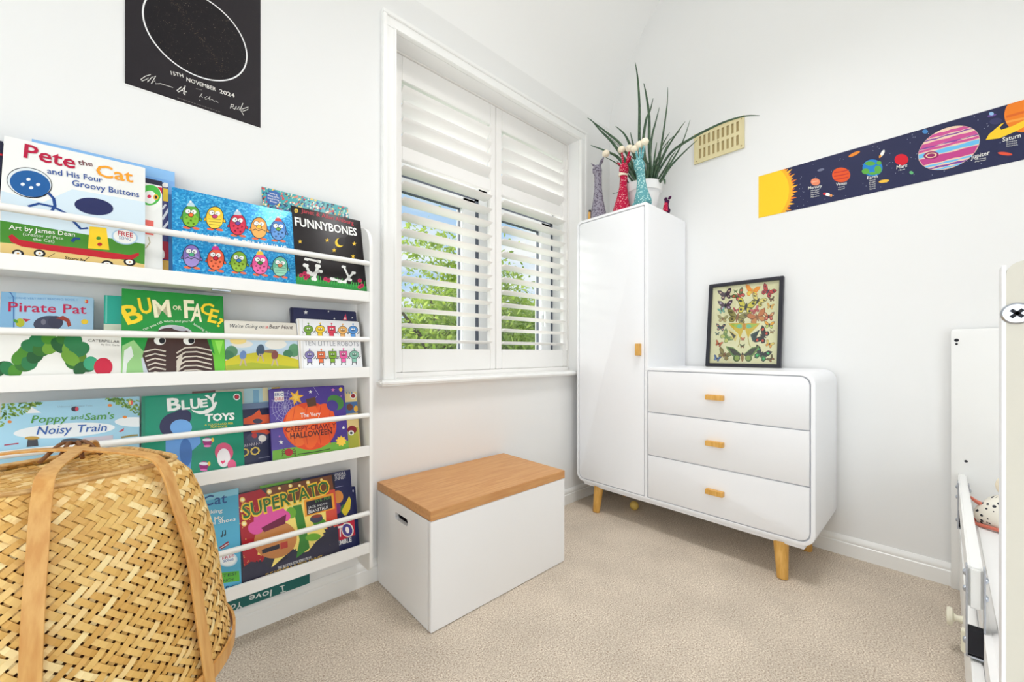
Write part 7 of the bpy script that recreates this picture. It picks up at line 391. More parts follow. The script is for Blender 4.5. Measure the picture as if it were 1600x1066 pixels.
 'P 372 3 336 1641 266 1616 253 1563 291 1508 334 1522 344 1600|P 373 0 330 1630 274 1610 263 1568 294 1524 328 1535 336 1597|P 372 0 334 1658 245 1741 170 1746 194 1684 256 1614 340 1620|P 373 0 319 1663 248 1730 188 1734 207 1684 256 1628 324 1632|E 374 0 238 1689 61 46 3.1|E 374 0 296 1574 52 44 2.1|P 372 3 351 1643 427 1636 463 1590 451 1530 406 1532 362 1602|P 373 0 362 1634 423 1628 451 1592 442 1544 406 1546 370 1602|P 372 0 346 1660 392 1758 458 1779 464 1716 437 1637 357 1622|P 373 0 358 1668 394 1746 448 1763 452 1713 431 1650 367 1638|E 374 0 420 1711 59 46 3.1|E 374 0 418 1589 51 43 2|E 375 0 346 1631 169 33 1.8|P 376 3 553 1689 530 1686 523 1672 532 1654 545 1654 553 1676|P 377 0 550 1686 532 1684 526 1673 533 1658 544 1658 550 1676|P 376 0 553 1694 531 1724 509 1731 512 1712 527 1687 553 1682|P 378 0 549 1696 531 1721 513 1726 516 1710 528 1691 548 1687|P 376 3 558 1688 580 1681 589 1665 582 1648 568 1652 558 1676|P 377 0 560 1685 579 1679 586 1666 580 1652 569 1656 561 1675|P 376 0 557 1694 577 1719 598 1721 596 1702 584 1680 558 1682|P 378 0 561 1695 577 1716 594 1717 593 1702 582 1684 562 1686|E 379 0 555 1685 51 10 1.6|P 380 3 618 1591 568 1532 572 1481 620 1457 651 1491 637 1561|P 105 0 618 1576 577 1529 580 1489 618 1469 644 1496 633 1552|P 380 0 612 1603 512 1625 448 1590 487 1550 559 1526 628 1575|P 381 0 596 1601 517 1618 466 1590 496 1558 554 1539 610 1578|E 382 0 522 1578 61 49 -2.4|E 382 0 604 1513 53 45 2|P 380 3 630 1600 696 1634 740 1615 748 1559 709 1537 651 1572|P 105 0 644 1596 696 1624 731 1609 737 1564 706 1546 660 1574|P 380 0 621 1611 631 1718 681 1771 704 1721 705 1641 642 1586|P 381 0 628 1626 636 1711 676 1754 694 1714 694 1650 644 1606|E 382 0 669 1694 60 48 -2.3|E 382 0 703 1591 53 44 2|E 105 0 632 1584 177 34 2.2|P 383 3 880 1662 805 1666 775 1623 795 1558 840 1554 875 1621|P 384 0 870 1654 810 1658 786 1623 802 1571 838 1568 866 1622|P 383 0 883 1678 823 1788 753 1822 756 1756 794 1669 877 1641|P 385 0 870 1688 822 1776 766 1804 768 1751 799 1681 865 1659|P 383 3 895 1658 966 1622 986 1566 957 1515 914 1535 893 1616|P 384 0 903 1646 960 1616 976 1572 952 1532 918 1547 901 1612|P 383 0 895 1675 970 1746 1040 1739 1026 1680 976 1619 894 1636|P 385 0 909 1678 969 1735 1025 1729 1014 1682 974 1633 908 1647|E 386 0 886 1648 165 34 1.5|P 387 3 1176 1620 1107 1655 1066 1631 1064 1567 1105 1545 1158 1588|P 200 0 1164 1618 1109 1646 1076 1627 1075 1576 1108 1558 1150 1592|P 387 0 1184 1633 1163 1751 1108 1809 1090 1752 1098 1662 1166 1604|P 105 0 1175 1647 1158 1742 1114 1788 1100 1743 1106 1671 1161 1624|E 388 0 1128 1723 64 40 2.3|E 388 0 1106 1606 51 41 1.9|P 387 3 1188 1611 1243 1550 1244 1494 1201 1462 1167 1498 1173 1576|P 200 0 1192 1597 1236 1548 1237 1503 1202 1478 1175 1506 1180 1569|P 387 0 1194 1625 1286 1654 1349 1619 1317 1574 1252 1543 1181 1592|P 105 0 1208 1622 1281 1645 1332 1617 1306 1581 1254 1556 1198 1596|E 388 0 1281 1603 63 39 2.3|E 388 0 1210 1526 50 41 1.9|E 373 0 1178 1606 150 34 1.1|P 389 3 998 1441 922 1472 880 1445 886 1381 932 1362 984 1408|P 390 0 986 1437 924 1462 892 1440 896 1389 933 1373 974 1410|P 389 0 1005 1454 969 1572 905 1627 892 1568 911 1478 990 1424|P 391 0 994 1469 966 1563 914 1607 904 1560 920 1488 982 1445|E 392 0 936 1541 69 44 2.4|E 392 0 926 1423 55 46 1.9|P 389 3 1012 1432 1078 1375 1085 1318 1043 1285 1003 1318 1000 1397|P 390 0 1017 1418 1069 1372 1076 1326 1042 1300 1010 1326 1008 1389|P 389 0 1016 1447 1110 1482 1181 1451 1153 1404 1087 1368 1007 1414|P 391 0 1032 1445 1107 1474 1164 1448 1141 1411 1088 1382 1024 1418|E 392 0 1111 1430 67 43 2.4|E 392 0 1045 1349 54 45 1.9|E 375 0 1001 1425 166 37 1.2|P 376 3 1250 1437 1224 1425 1220 1403 1235 1382 1251 1388 1254 1421|P 393 0 1248 1433 1227 1422 1224 1405 1236 1388 1248 1394 1250 1419|P 376 0 1249 1444 1214 1475 1186 1475 1196 1450 1220 1424 1252 1429|P 394 0 1243 1446 1216 1471 1193 1470 1201 1451 1220 1430 1245 1433|P 376 3 1255 1438 1284 1438 1298 1420 1295 1395 1278 1394 1260 1422|P 393 0 1260 1435 1283 1435 1294 1420 1291 1400 1278 1400 1263 1422|P 376 0 1253 1445 1269 1487 1294 1498 1297 1472 1288 1439 1258 1430|P 394 0 1258 1449 1270 1482 1290 1491 1292 1470 1285 1444 1262 1437|E 379 0 1254 1433 68 13 1.8|P 372 3 349 1389 270 1374 247 1326 281 1270 328 1278 352 1349|P 395 0 340 1378 277 1366 259 1328 286 1283 324 1290 342 1346|P 372 0 349 1404 266 1494 186 1508 202 1447 258 1374 350 1368|P 396 0 333 1412 266 1483 203 1495 216 1446 261 1388 334 1383|E 397 0 251 1446 66 48 3|E 397 0 296 1330 55 47 2.1|P 372 3 365 1388 446 1372 478 1324 456 1270 408 1278 371 1349|P 395 0 376 1378 440 1364 466 1326 449 1283 410 1289 380 1346|P 372 0 362 1404 426 1490 500 1501 497 1442 457 1372 369 1368|P 396 0 376 1411 427 1480 486 1489 484 1441 452 1385 381 1382|E 397 0 450 1442 64 48 3|E 397 0 430 1330 54 46 2|E 375 0 358 1375 177 36 1.7|P 398 3 765 1334 659 1342 612 1279 634 1182 698 1175 754 1274|P 390 0 751 1325 666 1332 629 1281 646 1203 697 1198 742 1276|P 398 0 771 1358 698 1524 602 1578 600 1479 645 1347 758 1303|P 399 0 754 1372 696 1506 618 1548 617 1470 653 1364 744 1328|E 398 0 662 1458 88 61 2.7|E 398 0 676 1267 71 61 2|P 398 3 785 1328 882 1271 904 1188 857 1113 799 1144 778 1266|P 390 0 796 1310 872 1265 890 1198 853 1139 806 1164 790 1261|P 398 0 787 1352 900 1456 997 1443 971 1356 896 1266 782 1295|P 399 0 807 1355 897 1438 975 1428 954 1358 894 1286 803 1309|E 398 0 912 1375 84 59 2.6|E 398 0 846 1214 70 59 1.9|E 375 0 773 1316 225 47 1.4|P 400 3 1228 1293 1190 1295 1175 1274 1184 1240 1206 1238 1225 1272|P 401 0 1223 1289 1193 1291 1180 1274 1188 1247 1206 1246 1220 1273|P 400 0 1230 1301 1202 1358 1167 1375 1168 1342 1185 1297 1226 1282|P 402 0 1224 1307 1201 1352 1173 1366 1174 1339 1188 1303 1220 1292|P 400 3 1235 1291 1271 1272 1280 1243 1264 1217 1243 1228 1234 1270|P 401 0 1239 1284 1268 1269 1275 1246 1262 1226 1245 1234 1238 1268|P 400 0 1236 1300 1275 1336 1310 1332 1302 1302 1276 1270 1235 1280|P 402 0 1243 1301 1274 1330 1302 1327 1296 1303 1275 1278 1242 1285|E 379 0 1231 1286 85 17 1.5|P 403 3 279 1276 242 1256 238 1225 262 1198 284 1209 286 1253|P 404 0 276 1269 246 1253 243 1229 262 1207 280 1216 281 1251|P 403 0 277 1285 224 1324 182 1321 199 1288 236 1254 282 1264|P 405 0 268 1286 226 1318 193 1315 206 1289 236 1262 272 1270|P 403 3 287 1278 329 1280 352 1257 348 1222 323 1220 295 1256|P 404 0 293 1274 327 1276 345 1257 342 1230 322 1228 300 1256|P 403 0 283 1287 303 1346 338 1363 345 1328 335 1282 292 1267|P 405 0 289 1292 305 1340 334 1354 339 1325 330 1288 296 1276|E 379 0 285 1271 94 18 1.9|P 406 3 568 1261 536 1266 522 1250 527 1223 546 1220 564 1245|P 407 0 563 1258 538 1262 526 1249 531 1228 546 1225 560 1245|P 406 0 570 1267 549 1313 521 1330 520 1303 532 1267 565 1252|P 408 0 565 1272 548 1309 526 1322 524 1301 534 1272 561 1260|P 406 3 574 1258 603 1241 609 1218 594 1198 576 1208 571 1242|P 407 0 576 1253 600 1239 605 1220 593 1205 579 1213 574 1240|P 406 0 574 1265 610 1290 640 1285 631 1262 607 1239 573 1250|P 408 0 581 1266 609 1286 633 1282 626 1263 606 1245 579 1253|E 379 0 570 1255 67 14 1.4|P 409 3 946 1226 905 1190 903 1154 934 1133 959 1154 956 1203|P 408 0 944 1216 911 1187 910 1158 935 1141 955 1158 952 1198|P 409 0 942 1235 875 1259 827 1240 850 1210 898 1186 950 1214|P 410 0 931 1235 878 1254 839 1239 858 1214 896 1196 938 1218|P 409 3 954 1231 1004 1249 1032 1232 1033 1192 1004 1180 967 1210|P 408 0 964 1227 1003 1242 1026 1228 1026 1196 1003 1187 973 1210|P 409 0 949 1239 966 1312 1005 1344 1017 1308 1010 1253 961 1220|P 410 0 955 1249 968 1307 1000 1333 1009 1304 1004 1260 965 1234|E 105 0 954 1220 124 24 2|P 411 3 601 1112 480 1129 430 1083 460 1004 533 993 591 1066|P 412 0 584 1101 488 1114 448 1077 472 1014 530 1005 576 1064|P 411 0 606 1131 514 1269 402 1320 405 1242 463 1134 594 1088|P 413 0 586 1148 513 1258 423 1299 425 1237 472 1150 577 1114|E 414 0 477 1220 101 70 2.7|E 414 0 503 1068 81 70 2|P 411 3 624 1106 736 1052 766 984 717 930 650 960 619 1058|P 412 0 636 1086 725 1043 749 989 710 946 656 969 632 1047|P 411 0 625 1125 746 1196 857 1178 833 1111 752 1048 622 1080|P 413 0 648 1129 745 1186 834 1171 814 1118 749 1067 646 1094|E 414 0 765 1132 96 68 2.7|E 414 0 698 1010 79 68 1.9|E 393 0 609 1088 256 54 1.4|P 415 3 305 1088 246 1084 225 1053 244 1011 280 1012 303 1060|P 416 0 298 1081 250 1078 234 1054 249 1020 277 1020 296 1059|P 415 0 306 1099 254 1169 197 1186 203 1142 238 1086 303 1073|P 417 0 296 1106 254 1161 208 1175 213 1140 241 1095 293 1085|P 415 3 316 1086 374 1067 393 1030 372 994 338 1004 317 1058|P 416 0 323 1078 369 1062 384 1033 368 1004 340 1012 324 1055|P 415 0 316 1098 370 1152 426 1153 418 1111 382 1066 317 1071|P 417 0 326 1101 370 1144 414 1145 408 1112 380 1076 328 1080|E 393 0 310 1078 125 26 1.6|P 418 3 984 1081 894 1033 878 969 931 916 985 944 996 1036|P 419 0 977 1064 905 1025 893 974 934 932 978 954 987 1027|P 418 0 980 1100 861 1172 763 1159 797 1093 881 1029 990 1057|P 420 0 960 1104 864 1162 786 1151 813 1098 880 1047 967 1070|P 418 3 1003 1087 1102 1098 1150 1055 1138 983 1079 974 1019 1043|P 419 0 1019 1076 1098 1086 1136 1051 1126 994 1080 986 1031 1041|P 418 0 996 1104 1052 1229 1137 1270 1146 1199 1115 1102 1012 1064|P 420 0 1010 1119 1055 1219 1123 1252 1131 1195 1106 1117 1023 1087|E 393 0 999 1066 234 45 1.9|P 421 3 1206 1083 1154 1074 1138 1039 1157 996 1188 1000 1206 1053|P 105 0 1200 1076 1159 1069 1145 1041 1160 1006 1185 1009 1200 1052|P 421 0 1206 1095 1157 1165 1106 1179 1114 1132 1147 1075 1205 1067|P 422 0 1197 1100 1157 1157 1116 1168 1123 1130 1149 1084 1196 1078|E 423 0 1145 1130 42 33 2.9|E 423 0 1169 1041 37 31 1.8|P 421 3 1216 1082 1268 1067 1286 1030 1270 988 1240 996 1218 1052|P 105 0 1223 1074 1264 1062 1279 1032 1266 1000 1241 1006 1224 1050|P 421 0 1215 1094 1260 1157 1309 1163 1304 1118 1275 1066 1218 1066|P 422 0 1224 1098 1260 1149 1300 1154 1296 1118 1272 1076 1226 1076|E 423 0 1274 1120 41 33 2.9|E 423 0 1256 1035 37 30 1.8|E 375 0 1211 1074 121 23 1.6|P 375 3 270 892 218 888 198 857 215 816 246 817 268 864|P 424 0 264 886 222 883 206 858 219 825 245 826 262 864|P 375 0 272 903 226 971 176 988 181 944 210 889 269 878|P 425 0 262 909 226 963 186 976 190 942 213 898 260 888|E 426 0 212 939 43 30 2.9|E 426 0 230 856 34 31 2|P 375 3 281 890 332 872 348 836 329 800 298 810 281 862|P 424 0 287 883 328 868 341 840 326 811 301 818 287 861|P 375 0 280 902 330 956 380 957 372 916 339 871 281 876|P 425 0 290 905 330 948 370 949 363 916 337 880 291 884|E 426 0 341 921 42 30 2.9|E 426 0 317 844 34 30 2|E 375 0 275 883 111 24 1.5|P 427 3 1221 900 1171 896 1154 866 1169 826 1199 828 1219 874|P 428 0 1214 894 1175 891 1161 866 1174 834 1197 836 1213 873|P 427 0 1222 911 1179 976 1132 992 1136 950 1164 897 1219 886|P 429 0 1213 917 1178 969 1141 981 1144 948 1167 906 1211 897|P 427 3 1230 899 1278 882 1294 848 1276 812 1248 821 1230 872|P 428 0 1236 891 1274 878 1287 850 1273 822 1250 829 1236 870|P 427 0 1230 910 1276 963 1322 965 1316 925 1285 881 1231 885|P 429 0 1239 913 1276 956 1313 957 1308 925 1283 890 1240 893|E 375 0 1225 891 113 22 1.6|P 376 3 1275 751 1251 751 1241 737 1246 716 1261 715 1273 738|P 400 0 1272 748 1252 748 1244 737 1249 720 1261 720 1270 738|P 376 0 1276 756 1258 791 1236 801 1236 780 1248 752 1274 744|P 430 0 1272 760 1258 788 1240 796 1240 778 1249 756 1270 750|P 376 3 1280 750 1302 739 1308 720 1298 704 1284 710 1278 736|P 400 0 1282 746 1300 737 1305 722 1297 709 1286 714 1281 735|P 376 0 1280 755 1305 780 1328 778 1322 759 1306 738 1279 742|P 430 0 1284 756 1304 776 1323 775 1319 759 1305 742 1284 746|E 379 0 1277 746 55 11 1.4|P 376 3 208 746 183 741 175 725 184 706 200 708 208 732|P 431 0 205 742 185 739 179 726 186 711 198 712 205 732|P 376 0 208 751 184 781 159 786 163 766 180 741 208 738|P 432 0 204 753 184 778 164 782 168 765 180 745 203 743|P 376 3 213 745 238 739 248 723 240 704 225 707 214 732|P 431 0 216 742 236 737 244 724 238 709 226 712 217 731|P 376 0 212 751 234 779 258 783 256 762 242 739 214 738|P 432 0 217 753 234 776 253 778 252 762 240 743 218 743|E 379 0 211 742 54 11 1.6|P 433 3 402 678 341 731 290 723 269 666 305 633 374 654|P 434 0 390 680 341 722 300 716 283 670 312 644 367 660|P 433 0 414 687 428 800 389 869 353 823 334 740 387 666|P 435 0 410 702 421 792 389 848 361 812 345 745 388 686|E 436 0 384 785 65 41 2.2|E 436 0 324 688 49 44 2|P 433 3 412 666 452 593 436 542 381 528 356 570 386 639|P 434 0 412 652 443 594 430 553 386 542 367 576 391 631|P 433 0 422 677 527 674 583 622 536 592 458 584 399 651|P 435 0 436 669 520 667 564 626 527 601 465 595 418 649|E 436 0 507 629 64 40 2.2|E 436 0 409 582 49 44 1.9|E 377 0 400 665 148 36 0.8|P 437 3 1102 661 1074 564 1097 511 1152 516 1170 573 1131 640|P 375 0 1107 644 1085 566 1104 524 1148 528 1161 573 1130 627|P 437 0 1090 670 987 629 939 548 990 531 1069 551 1116 649|P 375 0 1076 658 994 625 955 561 996 546 1059 563 1097 641|E 438 0 1014 585 79 52 -1.9|E 438 0 1117 567 62 53 -1.4|P 437 3 1109 679 1160 760 1208 767 1237 710 1208 661 1140 662|P 375 0 1124 683 1164 748 1203 754 1226 708 1203 669 1148 669|P 437 0 1096 684 1066 809 1094 901 1135 860 1165 772 1126 670|P 375 0 1097 705 1072 805 1095 878 1128 846 1152 776 1120 694|E 438 0 1112 807 79 51 -1.9|E 438 0 1182 716 62 52 -1.4|E 375 0 1118 662 189 43 2.6|P 270 3 249 524 206 531 185 511 190 476 215 471 242 503|P 439 0 243 520 208 526 191 510 195 482 216 478 237 504|P 270 0 253 532 229 593 192 616 188 582 200 534 245 513|P 440 0 246 538 228 587 198 605 194 578 204 540 240 523|P 270 3 257 520 295 496 301 465 279 441 256 455 252 499|P 439 0 261 513 291 494 296 469 278 450 260 461 256 496|P 270 0 259 529 310 560 350 552 336 522 301 494 255 509|P 440 0 268 530 308 555 340 548 329 524 301 501 264 514|E 379 0 252 516 88 19 1.3|P 441 3 1238 496 1196 509 1172 490 1174 452 1199 443 1229 475|P 442 0 1231 494 1198 504 1179 488 1180 458 1200 451 1224 476|P 441 0 1242 505 1224 573 1190 601 1182 565 1190 512 1233 486|P 443 0 1236 512 1222 567 1194 589 1188 560 1195 518 1229 497|P 441 3 1246 492 1281 462 1284 429 1260 405 1238 422 1238 470|P 442 0 1248 484 1276 460 1279 434 1260 415 1242 428 1242 466|P 441 0 1248 502 1302 530 1341 517 1324 486 1286 459 1242 480|P 443 0 1256 501 1299 524 1331 513 1317 489 1287 467 1252 484|E 379 0 1240 488 94 20 1.2|P 444 3 376 281 297 303 255 273 261 211 308 197 361 246|P 445 0 364 276 300 293 267 269 272 220 310 208 352 248|P 444 0 384 294 346 404 279 451 267 393 287 308 368 263|P 446 0 372 307 342 395 289 432 279 386 295 318 360 282|P 444 3 391 274 459 224 467 170 424 134 382 162 379 238|P 445 0 396 260 450 220 457 177 422 148 389 170 386 231|P 444 0 395 288 492 332 565 308 536 260 469 219 386 254|P 446 0 411 288 488 322 547 304 524 266 470 233 404 261|E 393 0 379 265 167 37 1.2|P 447 3 225 188 183 195 162 175 166 141 192 136 218 168|P 448 0 218 185 185 190 168 174 172 147 192 144 213 169|P 447 0 228 196 205 256 169 276 164 243 177 197 221 178|P 449 0 222 202 204 250 174 266 171 240 181 203 216 188|P 447 3 232 186 269 163 275 133 253 109 231 122 227 165|P 448 0 236 179 265 161 270 137 252 118 234 128 232 162|P 447 0 234 194 284 226 323 219 309 189 275 161 230 174|P 449 0 242 195 282 220 314 214 302 191 275 168 239 179|E 379 0 227 181 86 19 1.3|P 450 3 1100 292 1018 315 973 277 976 203 1026 188 1083 251|P 451 0 1088 287 1022 305 985 275 988 216 1028 204 1074 254|P 450 0 1108 309 1074 439 1006 492 990 422 1008 321 1091 271|P 375 0 1097 323 1070 427 1015 470 1003 414 1016 332 1083 293|E 452 0 1036 398 70 49 2.5|E 452 0 1021 258 57 50 1.7|P 450 3 1116 284 1184 229 1190 165 1143 118 1101 150 1101 241|P 451 0 1121 270 1176 225 1181 174 1143 137 1109 162 1109 235|P 450 0 1120 302 1224 359 1299 335 1266 276 1194 223 1109 262|P 375 0 1137 302 1219 347 1280 328 1254 281 1196 239 1128 270|E 452 0 1222 299 67 48 2.5|E 452 0 1148 193 56 49 1.7|E 375 0 1104 277 182 38 1.2|P 376 3 1270 186 1248 152 1254 124 1280 111 1294 130 1282 170|P 393 0 1270 179 1252 152 1257 129 1278 119 1289 134 1280 166|P 376 0 1266 193 1214 203 1184 182 1206 160 1245 148 1276 177|P 392 0 1259 190 1218 198 1194 182 1212 164 1242 155 1268 178|P 376 3 1276 192 1308 212 1331 202 1339 171 1320 158 1288 176|P 393 0 1282 191 1308 208 1326 200 1332 174 1318 164 1292 178|P 376 0 1270 197 1269 258 1291 289 1306 261 1311 216 1283 184|P 392 0 1274 205 1272 253 1290 278 1302 256 1306 220 1283 194|E 379 0 1277 184 80 17 2.2|P 376 3 735 616 712 611 705 596 714 578 727 580 735 603|P 453 0 733 612 714 609 708 597 715 582 726 584 733 602|P 376 0 736 621 713 650 691 654 694 634 709 611 735 609|P 454 0 731 623 714 646 696 650 698 634 710 615 731 614|P 376 3 740 616 763 610 771 594 764 576 750 579 741 603|P 453 0 743 612 761 608 768 595 762 581 751 584 744 602|P 376 0 739 620 759 648 781 652 779 632 766 610 740 609|P 454 0 743 622 760 644 777 647 775 632 765 614 744 613|E 379 0 738 612 51 10 1.6|P 376 3 730 460 704 454 695 436 705 415 721 418 730 444|P 393 0 728 456 706 451 699 437 707 420 720 422 728 444|P 376 0 731 466 705 499 678 504 683 481 700 454 730 452|P 455 0 726 468 705 495 684 499 687 480 701 459 725 457|P 376 3 736 460 763 453 773 435 764 414 748 418 737 444|P 393 0 739 456 761 451 769 436 762 420 749 422 740 444|P 376 0 735 466 759 498 784 502 782 480 767 453 737 452|P 455 0 740 468 759 494 779 498 778 479 765 458 741 457|E 379 0 734 455 60 12 1.6|P 456 4 741 953 609 971 433 970 499 886 638 733 683 620 733 797|P 457 0 712 943 465 956 614 858 705 842|E 458 0 663 890 124 111 2.7|L 459 0 34 686 642 671 508 646 441|P 460 0 639 710 438 832 519 646 594 554|P 461 0 600 689 454 804 561 622|P 462 0 730 274 558 431 400 462 436 375 556 228 688 214|P 463 0 722 267 555 408 433 439 564 262 698 236|E 464 0 632 191 190 172 1.7|E 465 0 638 196 134 121 1.7|P 456 4 761 952 889 956 1053 936 998 862 878 724 842 615 781 795|P 457 0 792 939 1025 926 893 845 805 838|E 458 0 843 881 120 109 2.7|L 459 0 33 838 638 862 505 892 439|P 466 0 878 702 1058 805 996 633 932 548|P 467 0 918 679 1045 780 959 612|P 462 0 762 274 917 428 1059 454 1034 372 934 232 808 215|P 463 0 770 268 922 406 1032 433 923 264 797 237|E 464 0 863 194 186 165 1.7|E 465 0 857 198 131 117 1.7|E 468 13 754 885 202 75 1.6|E 441 0 744 219 254 70 1.6|E 469 0 746 285 66 45 1.6'),
}
INKS = [(214,230,240),(70,140,45),(226,195,125),(110,90,50),(25,24,30),(240,240,236),(200,140,40),(190,25,42),(248,208,45),(70,140,50),(190,30,45),(35,42,92),(28,70,140),(225,232,235),(24,92,158),(235,240,240),(176,205,228),(190,30,60),(40,80,150),(185,16,62),(110,40,50),(246,162,42),(34,76,152),(248,248,240),(235,240,225),(60,45,30),(70,140,215),(35,35,60),(200,30,50),(75,185,70),(215,40,80),(230,180,60),(235,110,100),(190,180,150),(240,205,60),(225,228,235),(150,25,50),(230,225,220),(205,160,70),(140,190,238),(205,25,40),(85,165,60),(235,110,70),(130,190,50),(91,133,35),(240,110,50),(190,215,225),(248,200,50),(250,215,70),(187,161,52),(200,60,120),(205,35,70),(220,50,80),(154,35,56),(110,70,160),(190,205,220),(240,165,80),(245,180,95),(147,108,57),(250,200,60),(70,130,205),(100,155,220),(70,108,154),(110,170,60),(215,70,60),(135,115,185),(165,145,210),(99,87,126),(90,190,140),(235,95,65),(245,115,75),(171,80,52),(200,30,60),(210,50,140),(130,175,50),(150,190,60),(105,133,42),(60,130,200),(240,90,155),(245,110,170),(171,77,118),(80,150,70),(245,200,60),(110,190,160),(150,215,185),(112,161,138),(240,140,90),(235,245,250),(235,195,40),(40,140,60),(60,165,70),(200,35,85),(130,20,60),(245,205,50),(30,24,26),(240,195,50),(200,40,60),(245,245,240),(220,130,110),(35,120,130),(235,225,210),(150,210,200),(240,200,90),(40,90,160),(30,60,110),(200,60,60),(60,60,70),(35,95,170),(140,190,228),(40,90,170),(110,165,215),(70,74,96),(60,62,84),(120,120,135),(160,60,45),(190,195,50),(80,160,60),(205,50,60),(240,200,50),(225,70,60),(240,220,120),(200,32,80),(30,90,45),(40,120,70),(75,140,40),(50,110,40),(110,160,50),(90,130,30),(60,160,120),(200,30,62),(60,55,50),(90,85,80),(210,215,195),(120,205,190),(150,200,130),(225,232,225),(200,205,215),(110,200,60),(150,225,90),(38,140,55),(200,200,205),(70,50,50),(180,180,190),(66,42,38),(215,205,190),(250,214,45),(248,240,205),(190,212,228),(225,222,215),(230,228,220),(240,215,140),(90,140,105),(70,125,90),(95,150,110),(75,130,95),(140,110,90),(205,195,50),(170,180,55),(110,140,190),(190,170,150),(70,90,110),(140,80,75),(70,75,85),(215,90,90),(85,70,70),(30,33,66),(225,60,90),(226,220,208),(200,198,195),(50,50,60),(120,165,60),(90,123,45),(180,150,37),(220,60,85),(165,45,63),(235,175,95),(176,131,71),(90,150,215),(67,112,161),(140,130,190),(105,97,142),(235,120,75),(176,90,56),(97,131,37),(235,100,165),(176,75,123),(140,195,175),(105,146,131),(165,168,175),(236,240,242),(238,240,242),(150,175,80),(120,160,60),(95,140,45),(70,115,35),(225,130,40),(225,90,80),(240,210,120),(45,40,60),(200,60,80),(190,50,60),(170,30,60),(60,62,70),(190,150,60),(70,72,80),(200,190,200),(150,130,60),(150,175,190),(78,152,62),(42,92,168),(20,128,100),(36,36,78),(110,165,225),(60,110,180),(150,25,110),(225,225,235),(235,190,60),(235,120,190),(214,80,120),(240,235,238),(225,90,135),(230,60,110),(240,215,60),(60,20,20),(190,30,50),(185,205,200),(100,120,150),(220,85,35),(60,60,80),(205,70,35),(60,62,90),(220,215,205),(180,50,50),(190,180,190),(222,190,80),(120,120,145),(170,205,215),(120,170,200),(225,215,170),(200,170,70),(120,80,80),(170,165,205),(190,185,215),(222,74,34),(240,110,45),(232,88,38),(236,98,40),(205,60,35),(90,60,45),(70,130,60),(75,58,140),(240,180,50),(245,205,90),(210,120,180),(200,110,190),(200,130,190),(240,200,60),(40,60,140),(170,40,45),(90,40,40),(245,200,70),(60,80,40),(110,30,35),(70,35,40),(235,215,150),(70,110,165),(230,205,140),(185,185,70),(150,30,40),(140,30,45),(120,70,50),(235,180,60),(110,150,190),(140,205,228),(28,74,140),(150,40,60),(205,225,235),(240,245,245),(190,50,80),(50,90,160),(90,180,50),(30,70,40),(28,60,120),(170,22,36),(246,222,120),(120,70,40),(214,80,60),(240,190,90),(250,215,120),(255,245,200),(48,46,66),(60,130,50),(110,170,50),(80,150,60),(196,130,72),(45,40,50),(180,60,50),(222,84,160),(110,20,60),(70,70,90),(140,60,50),(246,200,50),(50,110,50),(240,160,50),(36,34,46),(90,150,60),(225,225,225),(245,245,245),(240,240,240),(232,190,80),(196,28,58),(235,150,70),(120,50,120),(60,120,60),(225,200,50),(235,225,215),(70,60,140),(250,240,235),(245,240,240),(225,225,230),(150,150,190),(190,190,220),(25,21,25),(90,80,72),(70,64,60),(138,122,100),(106,93,80),(160,144,128),(87,72,58),(125,104,80),(110,90,66),(60,53,47),(235,232,226),(120,115,112),(249,200,40),(245,160,48),(238,127,44),(248,184,58),(246,180,46),(251,207,44),(200,208,230),(235,140,105),(245,190,160),(226,88,40),(190,50,50),(40,130,205),(95,170,70),(214,28,48),(234,205,180),(205,85,150),(130,70,160),(110,190,235),(196,72,140),(150,40,100),(240,205,170),(238,130,40),(222,105,40),(246,165,70),(248,205,50),(110,80,150),(150,190,230),(60,60,100),(70,130,190),(235,140,50),(240,190,70),(225,85,60),(240,160,60),(220,50,60),(225,150,90),(120,125,150),(100,180,120),(225,232,230),(60,45,60),(75,55,70),(200,170,150),(45,45,50),(45,35,35),(110,150,70),(130,150,90),(90,60,40),(60,60,40),(110,110,60),(220,90,80),(235,130,40),(245,205,70),(245,150,40),(220,170,70),(110,40,45),(90,50,60),(90,85,60),(225,205,80),(235,215,120),(110,95,60),(150,100,60),(110,90,60),(120,90,110),(90,65,80),(190,170,190),(45,50,40),(215,200,70),(190,150,90),(235,190,110),(225,170,90),(80,120,110),(130,180,160),(110,170,150),(150,70,70),(200,110,110),(190,90,90),(130,60,60),(205,110,110),(90,85,50),(165,150,80),(150,140,80),(100,90,60),(120,110,80),(190,170,120),(170,160,110),(140,80,50),(210,140,80),(200,120,70),(60,40,40),(200,110,60),(235,200,150),(70,85,110),(60,70,90),(220,150,100),(90,70,50),(200,215,110),(240,170,60),(190,170,140),(90,120,100),(110,140,120),(80,105,60),(200,200,110),(120,145,80),(190,190,100),(40,38,42),(215,70,50),(190,100,70),(205,110,70),(150,110,60),(235,160,60),(225,200,110),(90,80,50),(150,130,80),(140,125,75),(50,60,90),(100,130,180),(80,110,160),(40,40,42),(60,120,70),(70,190,110),(200,90,50),(220,110,50),(90,110,60),(215,180,60),(165,190,80),(120,190,150),(170,150,60),(225,205,130),(70,70,55),(110,140,70),(60,60,50),(80,100,50),(140,160,80),(50,70,70),(35,50,52),(205,140,50),(40,40,40)]

